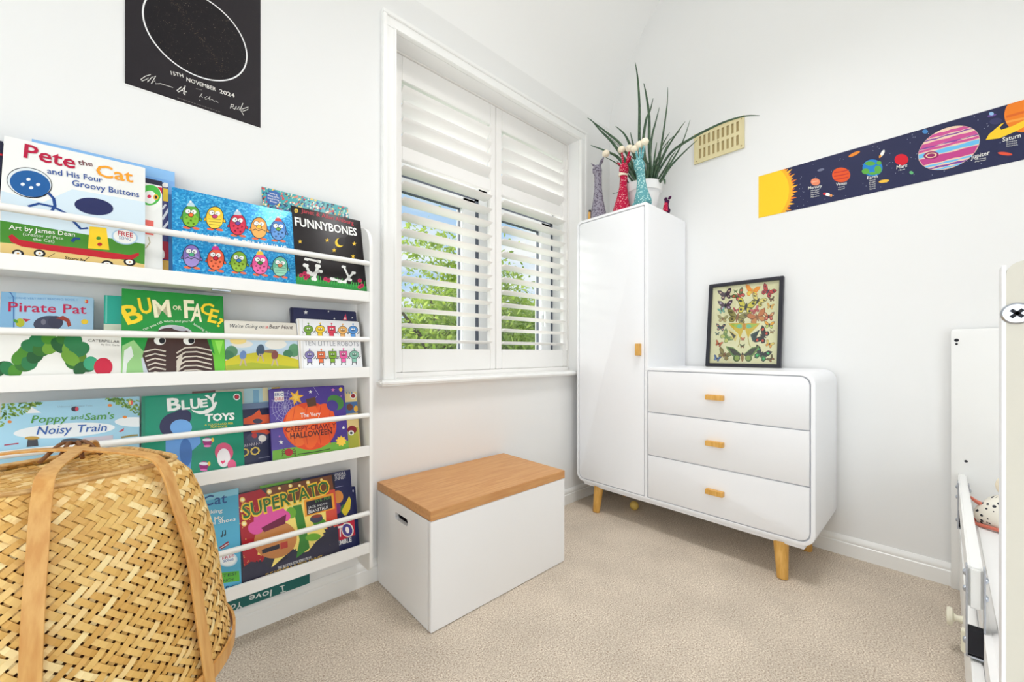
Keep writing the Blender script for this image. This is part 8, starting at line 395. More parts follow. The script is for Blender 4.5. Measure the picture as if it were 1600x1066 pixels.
# ------------------------------------------------------------------ the room
XW, YS = -1.7, -2.2            # west and south walls
XE, YN = 2.418, 1.61           # east wall (solar strip) and north wall (window)
ZC, ZS = 3.25, 2.69            # flat ceiling, foot of the sloping ceiling
struct('floor', box(XW-.1, YS-.1, -.12, XE+.1, YN+.3, 0), M_CARPET)
WX0, WX1, WZ0, WZ1 = .785, 2.065, .835, 2.337   # window reveal
bm = bmesh.new()
for q in ((XW-.1, YN, 0, WX0, YN+.3, ZS+.3), (WX1, YN, 0, XE+.1, YN+.3, ZS+.3), (WX0, YN, 0, WX1, YN+.3, WZ0), (WX0, YN, WZ1, WX1, YN+.3, ZS+.3)): bm_box(bm, *q)
struct('wall_north', bm, M_WALL)
struct('wall_east', box(XE, YS-.1, 0, XE+.1, YN, ZC+.05), M_WALL)
bm = bmesh.new()   # south wall, with an added opening for the rear fill light
for q in ((XW-.1, YS-.25, 0, -1.1, YS, ZC), (.9, YS-.25, 0, XE, YS, ZC), (-1.1, YS-.25, 0, .9, YS, .06), (-1.1, YS-.25, 2.15, .9, YS, ZC)): bm_box(bm, *q)
struct('wall_south', bm, M_WALL)
bm = bmesh.new()  # west wall, with an added opening for the side fill light
for q in ((XW-.25, YS, 0, XW, -.5, ZC), (XW-.25, 1.1, 0, XW, YN, ZC), (XW-.25, -.5, 0, XW, 1.1, .45), (XW-.25, -.5, 2.05, XW, 1.1, ZC)): bm_box(bm, *q)
struct('wall_west', bm, M_WALL)
prof = rpoly([(YN+.12, ZS-.02, 0), (YN, ZS-.02, .0), (YN, ZS, .5), (YN-.366, ZC, .3), (YS-.1, ZC, 0), (YS-.1, ZC+.12, 0), (YN+.12, ZC+.12, 0)])
struct('ceiling', prism(bmesh.new(), prof[::-1], XW-.1, XE+.1, lambda a, b, d: (d, a, b)), M_CEIL)

def skirting(name, p0, p1, nrm):
    """moulded skirting board from p0 to p1, standing out along nrm"""
    prof = [(0, 0), (.016, 0), (.016, .058), (.012, .062), (.0135, .066), (.0115, .078), (.008, .084), (.004, .09), (0, .09)]
    bm = bmesh.new(); rs = []
    for p in (p0, p1): rs.append([bm.verts.new((p[0]+nrm[0]*a, p[1]+nrm[1]*a, z)) for a, z in prof])
    for k in range(len(prof)): bm.faces.new((rs[0][k], rs[0][(k+1) % len(prof)], rs[1][(k+1) % len(prof)], rs[1][k]))
    for r in rs: bm.faces.new(r)
    struct(name, bm, M_TRIM)
skirting('baseboard_north', (XW, YN), (XE, YN), (0, -1)); skirting('baseboard_east', (XE, YS), (XE, YN-.016), (-1, 0))
skirting('baseboard_south', (XW, YS), (XE-.016, YS), (0, 1)); skirting('baseboard_west', (XW, YS+.016), (XW, YN-.016), (1, 0))

# window in the north wall: architrave, sill, casements, glass
win = bpy.data.objects.new('window_1', None); C.objects.link(win); win['kind'] = 'structure'; win['label'] = 'white framed casement window behind the plantation shutters'; ROOT['window_1'] = Matrix()
bm = bmesh.new()
for a, b, st, d in ((.0, .062, .018, 0), (.044, .0615, .026, .001), (.0006, .012, .022, .002)):
    bm_box(bm, WX0-b, YN-st, WZ0+d, WX0-a, YN+d-.001, WZ1+a, .002); bm_box(bm, WX1+a, YN-st, WZ0+d, WX1+b, YN+d-.001, WZ1+a, .002); bm_box(bm, WX0-b, YN-st, WZ1+a, WX1+b, YN+d-.001, WZ1+b, .002)
struct('architrave', bm, M_TRIM, win)
bm = box(WX0-.085, YN-.052, .81, WX1+.075, YN, .836, .009, 3); bm_box(bm, WX0, YN-.01, .812, WX1, YN+.25, .836)
struct('window_sill', bm, M_TRIM, win)
YF = 1.83
bm = bmesh.new()
for q in ((WX0, YF, WZ0, .85, YF+.08, WZ1), (2.05, YF, WZ0, WX1, YF+.08, WZ1), (WX0, YF, WZ0, WX1, YF+.08, .875), (WX0, YF, 2.29, WX1, YF+.08, WZ1), (1.411, YF, WZ0, 1.48, YF+.08, WZ1), (WX0, YF, 1.845, WX1, YF+.08, 1.91)): bm_box(bm, *q, .004)
struct('window_frame', bm, M_UPVC, win)
for x0, x1, st in ((.856, 1.385, .094), (1.495, 2.03, .1)):
    bm = bmesh.new()
    for q in ((x0, YF-.012, .88, x0+.05, YF+.05, 1.825), (x1-st, YF-.012, .88, x1, YF+.05, 1.825), (x0, YF-.012, .88, x1, YF+.05, .95), (x0, YF-.012, 1.765, x1, YF+.05, 1.825)): bm_box(bm, *q, .006)
    s = struct('casement', bm, M_UPVC, win)
    bm = bmesh.new()
    for q in ((x1-st-.004, YF+.012, .945, x1-st+.001, YF+.03, 1.77), (x0+.049, YF+.012, 1.76, x1-st, YF+.03, 1.768), (x1, YF-.002, .88, x1+.026, YF+.02, 1.84), (x0, YF-.002, 1.825, x1+.026, YF+.02, 1.842)): bm_box(bm, *q)
    struct('rubber_seal', bm, M_GASK, s)
    struct('pane', box(x0+.05, YF+.02, .945, x1-st, YF+.026, 1.77), M_GLASS, s)
    struct('pane', box(x0, YF+.03, 1.91, x1+.02, YF+.036, 2.29), M_GLASS, win)
bm = box(1.93, YF-.03, 1.2, 1.955, YF-.012, 1.23, .004); bm_box(bm, 1.935, YF-.045, 1.12, 1.95, YF-.03, 1.225, .004)
struct('window_handle', bm, M_UPVC, win)

# two added windows behind the camera, openings for the fill lights
def added_window(n, horizontal, a0, a1, z0, z1, w, d0):
    r = bpy.data.objects.new('window_%d' % n, None); C.objects.link(r); r['kind'] = 'structure'; ROOT['window_%d' % n] = Matrix()
    def bx(bm, a, b, z, zz, d, dd): return bm_box(bm, a, w+min(d, dd), z, b, w+max(d, dd), zz, .004) if horizontal else bm_box(bm, w+min(d, dd), a, z, w+max(d, dd), b, zz, .004)
    m = (a0+a1)/2; bm = bmesh.new()
    for q in ((a0, a0+.06, z0, z1), (a1-.06, a1, z0, z1), (a0, a1, z0, z0+.06), (a0, a1, z1-.06, z1), (m-.04, m+.04, z0, z1)): bx(bm, *q, -.02, -.09)
    struct('window_frame', bm, M_UPVC, r); struct('pane', bx(bmesh.new(), a0+.05, a1-.05, z0+.05, z1-.05, -.05, -.056), M_GLASS, r)
added_window(2, True, -1.1, .9, .06, 2.15, YS, 0); added_window(3, False, -.5, 1.1, .45, 2.05, XW, 0)

# plantation shutters
def shutter(name, x0, x1, l0, l1, label):
    r = thing(name, label, 'shutter', (x0, 1.70, .859), group='white louvred shutters in the window reveal')
    bm = bmesh.new()
    for q in ((x0, 1.70, .859, l0, 1.728, 2.332), (l1, 1.70, .859, x1, 1.728, 2.332), (l0, 1.70, .859, l1, 1.728, .968), (l0, 1.70, 2.215, l1, 1.728, 2.332), (l0, 1.70, 1.847, l1, 1.728, 1.912)): bm_box(bm, *q, .003)
    part('frame', bm, M_SHUT, r)
    for nm, z0, n, tilt in (('lower_louvers', 1.006, 12, 9), ('upper_louvers', 1.944, 4, 40)):
        bm = bmesh.new(); t = math.radians(tilt)
        for k in range(n):
            z = z0+k*.0728; P = [(.0385*math.cos(a), .0055*math.sin(a)) for a in (2*PI*i/14 for i in range(14))]
            P = [(a*math.cos(t)+b*math.sin(t), -a*math.sin(t)+b*math.cos(t)) for a, b in P]
            prism(bm, [(1.714+a, z+b) for a, b in P], l0+.001, l1-.001, lambda a, b, d: (d, a, b))
        part(nm, bm, M_SHUT, r)
    bm = bmesh.new(); hx = x1-.006 if x0 > 1.4 else x0+.006
    for z in (1.0, 1.6, 2.2): bm_box(bm, hx-.005, 1.692, z-.035, hx+.005, 1.702, z+.035, .002)
    part('hinge', bm, M_SHUT, r)
shutter('shutter_panel', .80, 1.4335, .865, 1.394, 'left white louvred shutter panel with green tree behind its slats')
shutter('shutter_panel', 1.4365, 2.058, 1.479, 2.016, 'right white louvred shutter panel beside the tall wardrobe')
bm = bmesh.new()
for q in ((WX0, 1.69, WZ0, .799, 1.735, WZ1), (2.059, 1.69, WZ0, WX1, 1.735, WZ1), (WX0, 1.69, WZ0, WX1, 1.735, .857), (WX0, 1.69, 2.333, WX1, 1.735, WZ1)): bm_box(bm, *q, .002)
struct('shutter_surround', bm, M_SHUT, win)

# ------------------------------------------------------------------ outside: lawn and trees
struct('ground', box(-25, 2.4, -3.05, 35, 50, -3.0), M_GRASS)
def tree(name, label, c, rad, n, seed, leaf, trunk):
    random.seed(seed); r = thing(name, label, 'tree', (c[0], c[1], -3), group='trees outside the window'); bm = bmesh.new()
    cl = []
    for i in range(46):
        d = Vector((random.gauss(0, 1), random.gauss(0, 1), random.gauss(0, 1))).normalized(); q = random.uniform(.45, 1.0)
        cl.append(Vector(c)+Vector((d.x*rad[0], d.y*rad[1], d.z*rad[2]))*q)
    for i in range(n):
        p = random.choice(cl)+Vector((random.gauss(0, .2), random.gauss(0, .2), random.gauss(0, .16)))*(rad[2]*.85)
        s = leaf*random.uniform(.6, 1.3); m = __import__('mathutils').Euler((random.uniform(-1.1, 1.1), random.uniform(-1.1, 1.1), random.uniform(0, 6.3))).to_matrix()
        vs = [bm.verts.new(p+m @ Vector(k)*s) for k in ((-1, 0, 0), (-.3, -.45, .1), (.5, -.35, .1), (1, 0, -.1), (.5, .35, .1), (-.3, .45, .1))]
        bm.faces.new(vs)
    part('foliage', bm, M_TREE, r, angle=0)
    bm = tube(bmesh.new(), [(c[0], c[1], -3.02), (c[0]+.05, c[1], -1.2), (c[0], c[1], c[2]-rad[2]*.3)], [trunk, trunk*.8, trunk*.5])
    for k in range(5):
        a = k*1.3; tube(bm, [(c[0], c[1], c[2]-rad[2]*.6), (c[0]+math.cos(a)*rad[0]*.4, c[1]+math.sin(a)*rad[1]*.4, c[2]), (c[0]+math.cos(a)*rad[0]*.75, c[1]+math.sin(a)*rad[1]*.7, c[2]+rad[2]*.35)], [trunk*.4, trunk*.3, trunk*.1], 6)
    part('trunk', bm, M_BARK, r)
tree('leafy_tree', 'large bright green tree filling the left window pane', (4.5, 6.6, 1.2), (1.7, 1.2, 2.1), 26000, 1, .06, .18)
tree('leafy_tree', 'smaller green tree seen low through the right window pane', (7.9, 7.9, .8), (1.1, 1.0, 1.6), 9000, 2, .065, .15)

# ------------------------------------------------------------------ added ceiling lamp, unseen above the frame, for fill light
r = thing('added_ceiling_lamp', 'added round white flush ceiling lamp, unseen, giving fill light', 'lamp', (1.15, .4, ZC))
part('fill_lamp_base', lathe(bmesh.new(), [(.34, ZC), (.34, ZC-.05), (.33, ZC-.06)], 40, 1.15, .4), M_TRIM, r)
part('fill_lamp_diffuser', lathe(bmesh.new(), [(.325, ZC-.058), (.31, ZC-.09), (.2, ZC-.11), (.02, ZC-.115)], 40, 1.15, .4), M_GLOW, r)

# ------------------------------------------------------------------ bookcase and its books
SX0, SX1, SY0, SY1 = -.42, .627, 1.468, 1.592
bc = thing('bookcase', 'white wall bookcase of four forward-facing shelves with round retaining rods', 'bookcase', ((SX0+SX1)/2, SY1, .119))
side = rpoly([(SY0, .119, .022), (SY1, .119, .02), (SY1, 1.44, .0), (SY0, 1.44, .09)])
for x in (SX0, SX1-.012): part('side_panel', prism(bmesh.new(), side, x, x+.012, lambda a, b, d: (d, a, b)), M_SHELF, bc)
for z, rz in ((1.143, 1.288), (.858, 1.0), (.560, .713), (.193, .343)):
    s = part('shelf', box(SX0+.012, SY0+.012, z, SX1-.012, SY1, z+.012), M_SHELF, bc)
    part('lip', box(SX0+.012, SY0, z, SX1-.012, SY0+.0118, z+.038, .0012), M_SHELF, s)
    part('retaining_rod', tube(bmesh.new(), [(SX0+.012, SY0+.005, rz), (SX1-.0135, SY0+.005, rz)], .0092, 18), M_SHELF, bc)
part('wall_bracket', box(.14, 1.49, 1.139, .185, 1.505, 1.143), M_STEEL, bc, 'small metal bracket under the top shelf')

for bk, src in BOOKS:
    w, h, th = bk['w'], bk['h'], bk['th']; bd = bk['name'] == 'board_book'
    r = thing(bk['name'], bk['label'], 'book', bk['loc'], (PI/2-math.radians(bk['lean']), 0, 0), 'books on the %s shelf' % ('', 'top', 'second', 'third', 'bottom')[bk['shelf']])
    cov = M_FOIL if bk['mat'] == 'glitter' else None
    if not cov:
        k = 'cover_%d_%d_%d' % bk['base']
        cov = MATS.get(k) or mat(k, bk['base'], .34, spec=.4)
    rd = bk['rad']; out = rpoly([(0, 0, rd if bd else .001), (w, 0, rd), (w, h, rd), (0, h, rd if bd else .001)]); ct = .0022 if bd or bk['hard'] else .0006
    ax = lambda a, b, d: (a, b, d)
    bm = prism(bmesh.new(), out, 0, -ct, ax, .0004); prism(bm, out, -th, -th+ct, ax, .0004)
    bm_box(bm, 0, .0015, -th+ct*.5, .0018, h-.0015, -ct*.5)
    part('cover', bm, cov, r, local=True)
    part('pages', box(.002, .001 if bd else .003, -th+ct, w-(.001 if bd else .003), h-(.001 if bd else .003), -ct), M_PAGES, r, local=True)
    if src:
        pic, let = draw(src, w, h, .00012)
        if pic.f: part('cover_picture', pic.mesh('cover_picture', M_PRINT), None, r, local=True)
        if let.f: part('cover_lettering', let.mesh('cover_lettering', M_PRINT), None, r, local=True)

def sheet(name, label, cat, key, loc, rot, base, th=.0006, m=None, border=None):
    w, h, src = PRINTS[key]; r = thing(name, label, cat, loc, rot)
    part('paper', prism(bmesh.new(), [(0, 0), (w, 0), (w, h), (0, h)], 0, -th, lambda a, b, d: (a, b, d)), m or mat('paper_'+key, base, .5, spec=.3), r, local=True)
    pic, let = draw(src, w, h, .00012)
    if pic.f: part('printed_picture', pic.mesh('printed_picture', M_MATTE), None, r, local=True)
    if let.f: part('lettering', let.mesh('lettering', M_MATTE), None, r, local=True)
    return r
r = sheet('star_map_poster', 'black poster with a white ring of night sky and white handwriting, high on the wall', 'poster', 'poster', (-.0516, 1.6088, 1.733), (PI/2, 0, 0), (34, 29, 34))
bm = bmesh.new(); w, h = PRINTS['poster'][:2]
for q in ((-.003, -.003, 0, h+.003), (w, w+.0012, -.003, h+.003)): bm_box(bm, q[0], q[2], -.0006, q[1], q[3], .0001)
bm_box(bm, -.003, -.0035, -.0006, w+.0012, 0, .0001)
part('white_border', bm, M_TRIM, r, local=True)
sheet('planet_banner', 'long navy paper strip with the sun and planets on the right wall', 'poster', 'strip', (2.4168, .675, 1.674), (PI/2, 0, -PI/2), (38, 42, 78))
sheet('greeting_card', 'dark green card with upside-down white handwriting under the bottom shelf', 'card', 'card', (.10, 1.5925, .094), (PI/2, 0, 0), (36, 104, 100), .0015)

# ------------------------------------------------------------------ toy box
TX0, TX1, TY0, TY1 = .7007, 1.3961, 1.1691, 1.592
r = thing('toy_box', 'white wooden toy box with an oak lid under the window', 'toy box', ((TX0+TX1)/2, (TY0+TY1)/2, 0)); t = .016
bm = bmesh.new()
for q in ((TX0, TY0, .002, TX1, TY0+t, .378), (TX0, TY1-t, .002, TX1, TY1, .378), (TX1-t, TY0+t, .002, TX1, TY1-t, .378), (TX0+t, TY0+t, .01, TX1-t, TY1-t, .022)): bm_box(bm, *q, .0015)
hole = rpoly([(1.332, .309, .012), (1.332, .336, .012), (1.436, .336, .012), (1.436, .309, .012)])
hole = hole if sum((hole[i-1][0]*hole[i][1]-hole[i][0]*hole[i-1][1]) for i in range(len(hole))) < 0 else hole[::-1]
outl = [(TY0+t, .002), (TY1-t, .002), (TY1-t, .378), (TY0+t, .378)]
V = [[bm.verts.new((x, a, b)) for a, b in outl+hole] for x in (TX0, TX0+t)]
for vs in V:
    for tri in tessellate_polygon([[vs[i].co for i in range(4)], [vs[i].co for i in range(4, len(vs))]]): bm.faces.new([vs[i] for i in tri])
nh = len(hole)
for k in range(nh): bm.faces.new((V[0][4+k], V[0][4+(k+1) % nh], V[1][4+(k+1) % nh], V[1][4+k]))
part('box_body', bm, M_BOX, r)
part('lid', box(TX0-.001, TY0-.001, .3795, TX1+.001, TY1, .4139, .0012), M_OAK, r)
for x, y in ((TX0+.04, TY0+.05), (TX1-.04, TY0+.05), (TX0+.04, TY1-.05), (TX1-.04, TY1-.05)): part('glide', lathe(bmesh.new(), [(.012, 0), (.012, .0025)], 12, x, y), M_DARK, r)

# ------------------------------------------------------------------ wardrobe and drawers in one piece
wd = thing('wardrobe', 'tall white wardrobe joined to a three-drawer chest on tapered wooden legs', 'wardrobe', (2.17, .95, 0))
FX, BX = 1.952, 2.402
outl = [(.345, .165, .055), (.345, .872, .05), (1.062, .872, 0), (1.062, 1.757, .022), (1.537, 1.757, .032), (1.537, .165, .05)]
ccw = lambda P: P if sum(P[i-1][0]*P[i][1]-P[i][0]*P[i-1][1] for i in range(len(P))) > 0 else P[::-1]
outp = ccw(rpoly(outl))
axx = lambda a, b, d: (d, a, b)
bm = prism(bmesh.new(), outp, FX+.021, BX, axx, 0)
inn = inset(outp, .0155)
def at(P, x): return [bm.verts.new((x, a, b)) for a, b in P]
rs = [at(outp, FX+.021), at(outp, FX+.004), at(inset(outp, .0012), FX+.0012), at(inset(outp, .004), FX), at(inset(outp, .0145), FX), at(inn, FX+.001), at(inn, FX+.021)]
for a, b in zip(rs, rs[1:]):
    for k in range(len(outp)): bm.faces.new((a[k], a[(k+1) % len(outp)], b[(k+1) % len(outp)], b[k]))
bm_box(bm, FX+.0012, 1.0675, .18, FX+.022, 1.0825, .868); bm_box(bm, FX+.001, 1.066, .87, FX+.022, 1.0825, 1.745)
part('carcass', bm, M_WHITE, wd)
part('plinth', box(FX+.018, .385, .145, BX-.03, 1.495, .166, .003), M_WHITE, wd)
def front(name, y0, y1, z0, z1, rad, hy, hz, hw, hh):
    P = ccw(rpoly([(y0, z0, rad[0]), (y1, z0, rad[1]), (y1, z1, rad[2]), (y0, z1, rad[3])]))
    d = part(name, prism(bmesh.new(), P, FX+.001, FX+.0205, axx, .0015), M_WHITE, wd)
    part('handle', box(FX-.024, hy-hw/2, hz-hh/2, FX+.0015, hy+hw/2, hz+hh/2, .0015, 2), M_LEG, d)
front('door', 1.0865, 1.5175, .1845, 1.7375, (0.002, .034, .018, .008), 1.113, .967, .026, .064)
zs = (.1845, .4065, .6335, .8525)
for k in range(3): front('drawer', .3655, 1.063, zs[k]+(.0045 if k else 0), zs[k+1], (.038 if k == 0 else .001, .001, .001, .034 if k == 2 else .001), .7225, (.298, .525, .741)[k], .078, .023)
for x, y, dx, dy in ((1.992, .472, -.026, -.012), (1.992, 1.402, -.026, .0), (2.32, .455, .015, -.01), (2.32, 1.43, .015, .0)):
    bm = bmesh.new(); prof = [(0, .019), (.003, .0205), (.06, .0235), (.147, .0285)]
    tube(bm, [(x+dx*(1-z/.147), y+dy*(1-z/.147), z) for z, q in prof], [q for z, q in prof], 24); part('leg', bm, M_LEG, wd)
solo('wooden_ball', ball(bmesh.new(), (2.16, 1.265, .027), .027), M_TOYBALL, 'small yellow wooden ball on the carpet under the wardrobe', 'ball', origin=(2.16, 1.265, 0))

# butterfly picture leaning on the wall
sl = math.radians(6.7); w, h, src = PRINTS['butterflies']
R = Matrix(((0, math.sin(sl), -math.cos(sl)), (-1, 0, 0), (0, math.cos(sl), math.sin(sl)))).to_euler()
r = thing('butterfly_picture', 'black framed print of colourful butterflies leaning on the chest of drawers', 'picture', (2.345, .921, .873), tuple(R))
bm = bmesh.new(); fw = .0185
for q in ((0, 0, fw, h), (w-fw, 0, w, h), (fw, 0, w-fw, fw), (fw, h-fw, w-fw, h)): bm_box(bm, q[0], q[1], -.014, q[2], q[3], .008, .0015)
part('frame', bm, M_BLACK, r, local=True)
part('backing_board', box(.006, .006, -.012, w-.006, h-.006, -.008), M_DARK, r, local=True)
part('print_paper', box(fw-.003, fw-.003, -.008, w-fw+.003, h-fw+.003, -.006), mat('aged_paper', (226, 218, 172), .6, noise=(8, (234, 226, 184), (1, 1, 1))), r, local=True)
pic, let = draw(src, w, h, -.0058); part('butterflies_print', pic.mesh('butterflies_print', M_MATTE), None, r, local=True)
part('glass', box(fw-.003, fw-.003, .002, w-fw+.003, h-fw+.003, .004), M_GLASS, r, local=True)

# wall vent
r = thing('wall_vent', 'cream slotted air vent high on the right wall', 'vent', (XE, .88, 2.166))
y0, y1, z0, z1 = .742, 1.013, 2.078, 2.255
bm = bmesh.new(); nS = 9; sw = .0125
ys = [y0+.034+(y1-y0-.068)*k/(nS-1) for k in range(nS)]; rows = ((z0+.025, z0+.08), (z0+.1, z0+.155)); X0 = XE-.010
edges = [y0]+[e2 for y in ys for e2 in (y-sw/2, y+sw/2)]+[y1]
for i in range(0, len(edges), 2): bm_box(bm, X0, edges[i], z0, XE-.002, edges[i+1], z1)
for i in range(1, len(edges)-1, 2):
    for a, b in ((z0, rows[0][0]), (rows[0][1], rows[1][0]), (rows[1][1], z1)): bm_box(bm, X0, edges[i], a, XE-.002, edges[i+1], b)
bm_box(bm, X0-.002, y0, z0, X0, y1, z0+.006); bm_box(bm, X0-.002, y0, z1-.006, X0, y1, z1); bm_box(bm, X0-.002, y0, z0+.006, X0, y0+.006, z1-.006); bm_box(bm, X0-.002, y1-.006, z0+.006, X0, y1, z1-.006)
part('face_plate', bm, M_VENT, r); part('backing', box(XE-.003, y0+.004, z0+.004, XE-.0002, y1-.004, z1-.004), M_VENTD, r)
for y, z in ((y0+.014, z0+.014), (y1-.014, z0+.014), (y0+.014, z1-.014), (y1-.014, z1-.014), ((y0+y1)/2, (z0+z1)/2)): part('screw', ball(bmesh.new(), (X0-.001, y, z), .004, .5, 1, 1, 10), M_VENTD, r)

# ------------------------------------------------------------------ plant and felt animals on the wardrobe
TOP = 1.757
pl = thing('potted_plant', 'spiky green houseplant in a white pot on top of the wardrobe', 'plant', (2.17, 1.212, TOP))
part('pot', lathe(bmesh.new(), [(.062, TOP), (.072, TOP+.02), (.093, TOP+.13), (.094, TOP+.135), (.104, TOP+.137), (.108, TOP+.185), (.102, TOP+.187), (.096, TOP+.165), (.02, TOP+.16)], 40, 2.17, 1.212), M_POT, pl)
part('soil', lathe(bmesh.new(), [(.094, TOP+.16), (.06, TOP+.172), (.01, TOP+.175)], 28, 2.17, 1.212), M_SOIL, pl)
LEAVES = [
[(2.17, 1.228, 1.97), (2.165, 1.234, 2.213), (2.158, 1.23, 2.432), (2.149, 1.236, 2.59), (2.14, 1.247, 2.685)],
[(2.17, 1.163, 2.004), (2.175, 1.176, 2.176), (2.182, 1.18, 2.346), (2.191, 1.204, 2.491), (2.2, 1.225, 2.575)],
[(2.17, 1.203, 2.017), (2.175, 1.216, 2.191), (2.182, 1.2, 2.336), (2.191, 1.179, 2.386), (2.2, 1.165, 2.457)],
[(2.17, 1.178, 1.972), (2.189, 1.169, 2.206), (2.217, 1.159, 2.314), (2.25, 1.151, 2.417)],
[(2.17, 1.125, 1.973), (2.175, 1.103, 2.13), (2.182, 1.088, 2.243), (2.191, 1.074, 2.374), (2.2, 1.074, 2.477)],
[(2.17, 1.139, 1.978), (2.158, 1.062, 2.099), (2.14, 0.991, 2.161), (2.12, 0.939, 2.19)],
[(2.17, 1.106, 1.94), (2.182, 1.056, 2.016), (2.2, 0.992, 2.122), (2.22, 0.956, 2.245)],
[(2.17, 1.144, 1.961), (2.193, 1.061, 2.084), (2.228, 0.97, 2.141), (2.268, 0.827, 2.183), (2.312, 0.719, 2.198), (2.36, 0.654, 2.193)],
[(2.17, 1.106, 1.931), (2.158, 1.053, 1.982), (2.142, 1.001, 2.01), (2.122, 0.923, 2.042), (2.1, 0.865, 2.057)],
[(2.17, 1.239, 1.973), (2.142, 1.258, 2.065), (2.101, 1.318, 2.204), (2.053, 1.396, 2.299), (2.0, 1.491, 2.404)],
[(2.17, 1.234, 1.981), (2.167, 1.337, 2.148), (2.162, 1.424, 2.287), (2.156, 1.502, 2.386), (2.15, 1.578, 2.492)],
[(2.17, 1.244, 1.965), (2.134, 1.339, 2.128), (2.082, 1.382, 2.174), (2.02, 1.482, 2.237)],
[(2.17, 1.228, 1.979), (2.175, 1.247, 2.071), (2.182, 1.303, 2.218), (2.191, 1.352, 2.318), (2.2, 1.42, 2.399)],
[(2.17, 1.213, 1.965), (2.189, 1.276, 2.181), (2.217, 1.308, 2.251), (2.25, 1.344, 2.346)],
[(2.17, 1.163, 1.949), (2.192, 1.136, 2.075), (2.223, 1.123, 2.163), (2.26, 1.093, 2.247)],
[(2.17, 1.254, 1.95), (2.125, 1.333, 2.085), (2.06, 1.407, 2.152)],
[(2.17, 1.264, 1.948), (2.182, 1.314, 1.991), (2.2, 1.369, 2.102), (2.22, 1.427, 2.188)],
[(2.17, 1.125, 1.946), (2.196, 1.081, 2.021), (2.235, 1.072, 2.084), (2.28, 1.065, 2.133)],
[(2.17, 1.125, 1.935), (2.142, 1.07, 1.93), (2.1, 1.041, 1.88)],
[(2.17, 1.286, 1.945), (2.133, 1.317, 1.935), (2.08, 1.364, 1.918)],
[(2.17, 1.193, 1.959), (2.153, 1.174, 2.039), (2.129, 1.175, 2.086), (2.1, 1.164, 2.144)],
[(2.17, 1.149, 1.945), (2.148, 1.113, 2.017), (2.117, 1.06, 2.058), (2.08, 1.006, 2.11)],
[(2.17, 1.183, 1.956), (2.182, 1.22, 2.064), (2.198, 1.302, 2.156), (2.218, 1.392, 2.254), (2.24, 1.499, 2.386)],
[(2.17, 1.21, 1.94), (2.21, 1.27, 2.05), (2.26, 1.31, 2.17), (2.31, 1.35, 2.26)],
[(2.17, 1.2, 1.94), (2.22, 1.16, 2.09), (2.27, 1.11, 2.2), (2.33, 1.06, 2.27)],
[(2.17, 1.23, 1.94), (2.12, 1.27, 2.03), (2.08, 1.33, 2.1)], [(2.17, 1.16, 1.94), (2.13, 1.12, 2.06), (2.1, 1.09, 2.13)]]
bm = bmesh.new()
for P in LEAVES:
    b = Vector((2.17+(P[0][0]-2.17)*.3, 1.212+(P[0][1]-1.212)*.6, TOP+.168)); Q = smooth_path([b]+P, 5); n = len(Q)
    rad = [.0092*min(1, .75+i/n)*(1-(max(0, i/n-.35)/.65)**1.6)+.0007 for i in range(n)]
    tube(bm, Q, rad, 6, .45)
part('leaves', bm, M_LEAF, pl)

def felt_animal(name, label, m, base, neck, head, hr, br, ears, horns, poms, extra=None):
    r = thing(name, label, 'soft ornament', (base[0], base[1], TOP), group='felt animals on the wardrobe')
    b, n, h = Vector((base[0], base[1], TOP)), Vector(neck), Vector(head); bm = bmesh.new(); H = n.z-TOP
    tube(bm, smooth_path([b, b+Vector((0, 0, .012)), b.lerp(n, .18), b.lerp(n, .45), b.lerp(n, .72), n, n.lerp(h, .55), h, h+(h-n)*.35], 4), None or [q for q in body_r(br, hr)], 18)
    bd = part('body', bm, m, r)
    for a, d in ears: part('ear', tube(bmesh.new(), [a, Vector(a).lerp(Vector(d), .5), d], [.007, .013, .004], 10, .5), m, r)
    for a, d in horns: part('horn', tube(bmesh.new(), [a, d], [.007, .0055], 10), m, r)
    for p in poms: part('pompom', ball(bmesh.new(), p, .0225, 1, 1, .9, 16), M_POM, r)
    if extra: extra(r, bd, m)
    return r
def body_r(br, hr):
    k = [br*.86, br, br*.97, br*.66, hr*.8, hr*.78, hr*1.02, hr*.95, hr*.45]; out = []
    for i in range(8):
        for j in range(4): out.append(k[i]+(k[i+1]-k[i])*j/4)
    return out+[k[-1]]
felt_animal('felt_animal', 'grey felt giraffe with two ears, left end of the wardrobe top', F_GREY, (2.02, 1.425), (2.02, 1.428, 2.03), (2.012, 1.43, 2.075), .028, .047,
    [((2.02, 1.442, 2.085), (2.02, 1.476, 2.122)), ((2.02, 1.418, 2.085), (2.02, 1.386, 2.13))], [], [(2.03, 1.378, 2.15)])
def red_extra(r, bd, m): part('collar', tube(bmesh.new(), [(2.05, 1.272, 1.985), (2.05, 1.27, 2.003)], [.027, .027], 14), M_POM, r)
felt_animal('felt_animal', 'red spotted felt giraffe with two cream pompom horns on the wardrobe', F_RED, (2.05, 1.284), (2.05, 1.268, 1.985), (2.042, 1.262, 2.035), .027, .05,
    [((2.05, 1.28, 2.05), (2.05, 1.312, 2.078)), ((2.05, 1.245, 2.05), (2.05, 1.222, 2.085))], [((2.05, 1.272, 2.05), (2.05, 1.281, 2.128)), ((2.05, 1.25, 2.05), (2.05, 1.232, 2.115))], [(2.05, 1.283, 2.145), (2.05, 1.23, 2.132)], red_extra)
def teal_extra(r, bd, m):
    for s in (-1, 1): part('foot', ball(bmesh.new(), (1.982, 1.115+s*.038, TOP+.011), .018, 1.2, 1, .6), m, r)
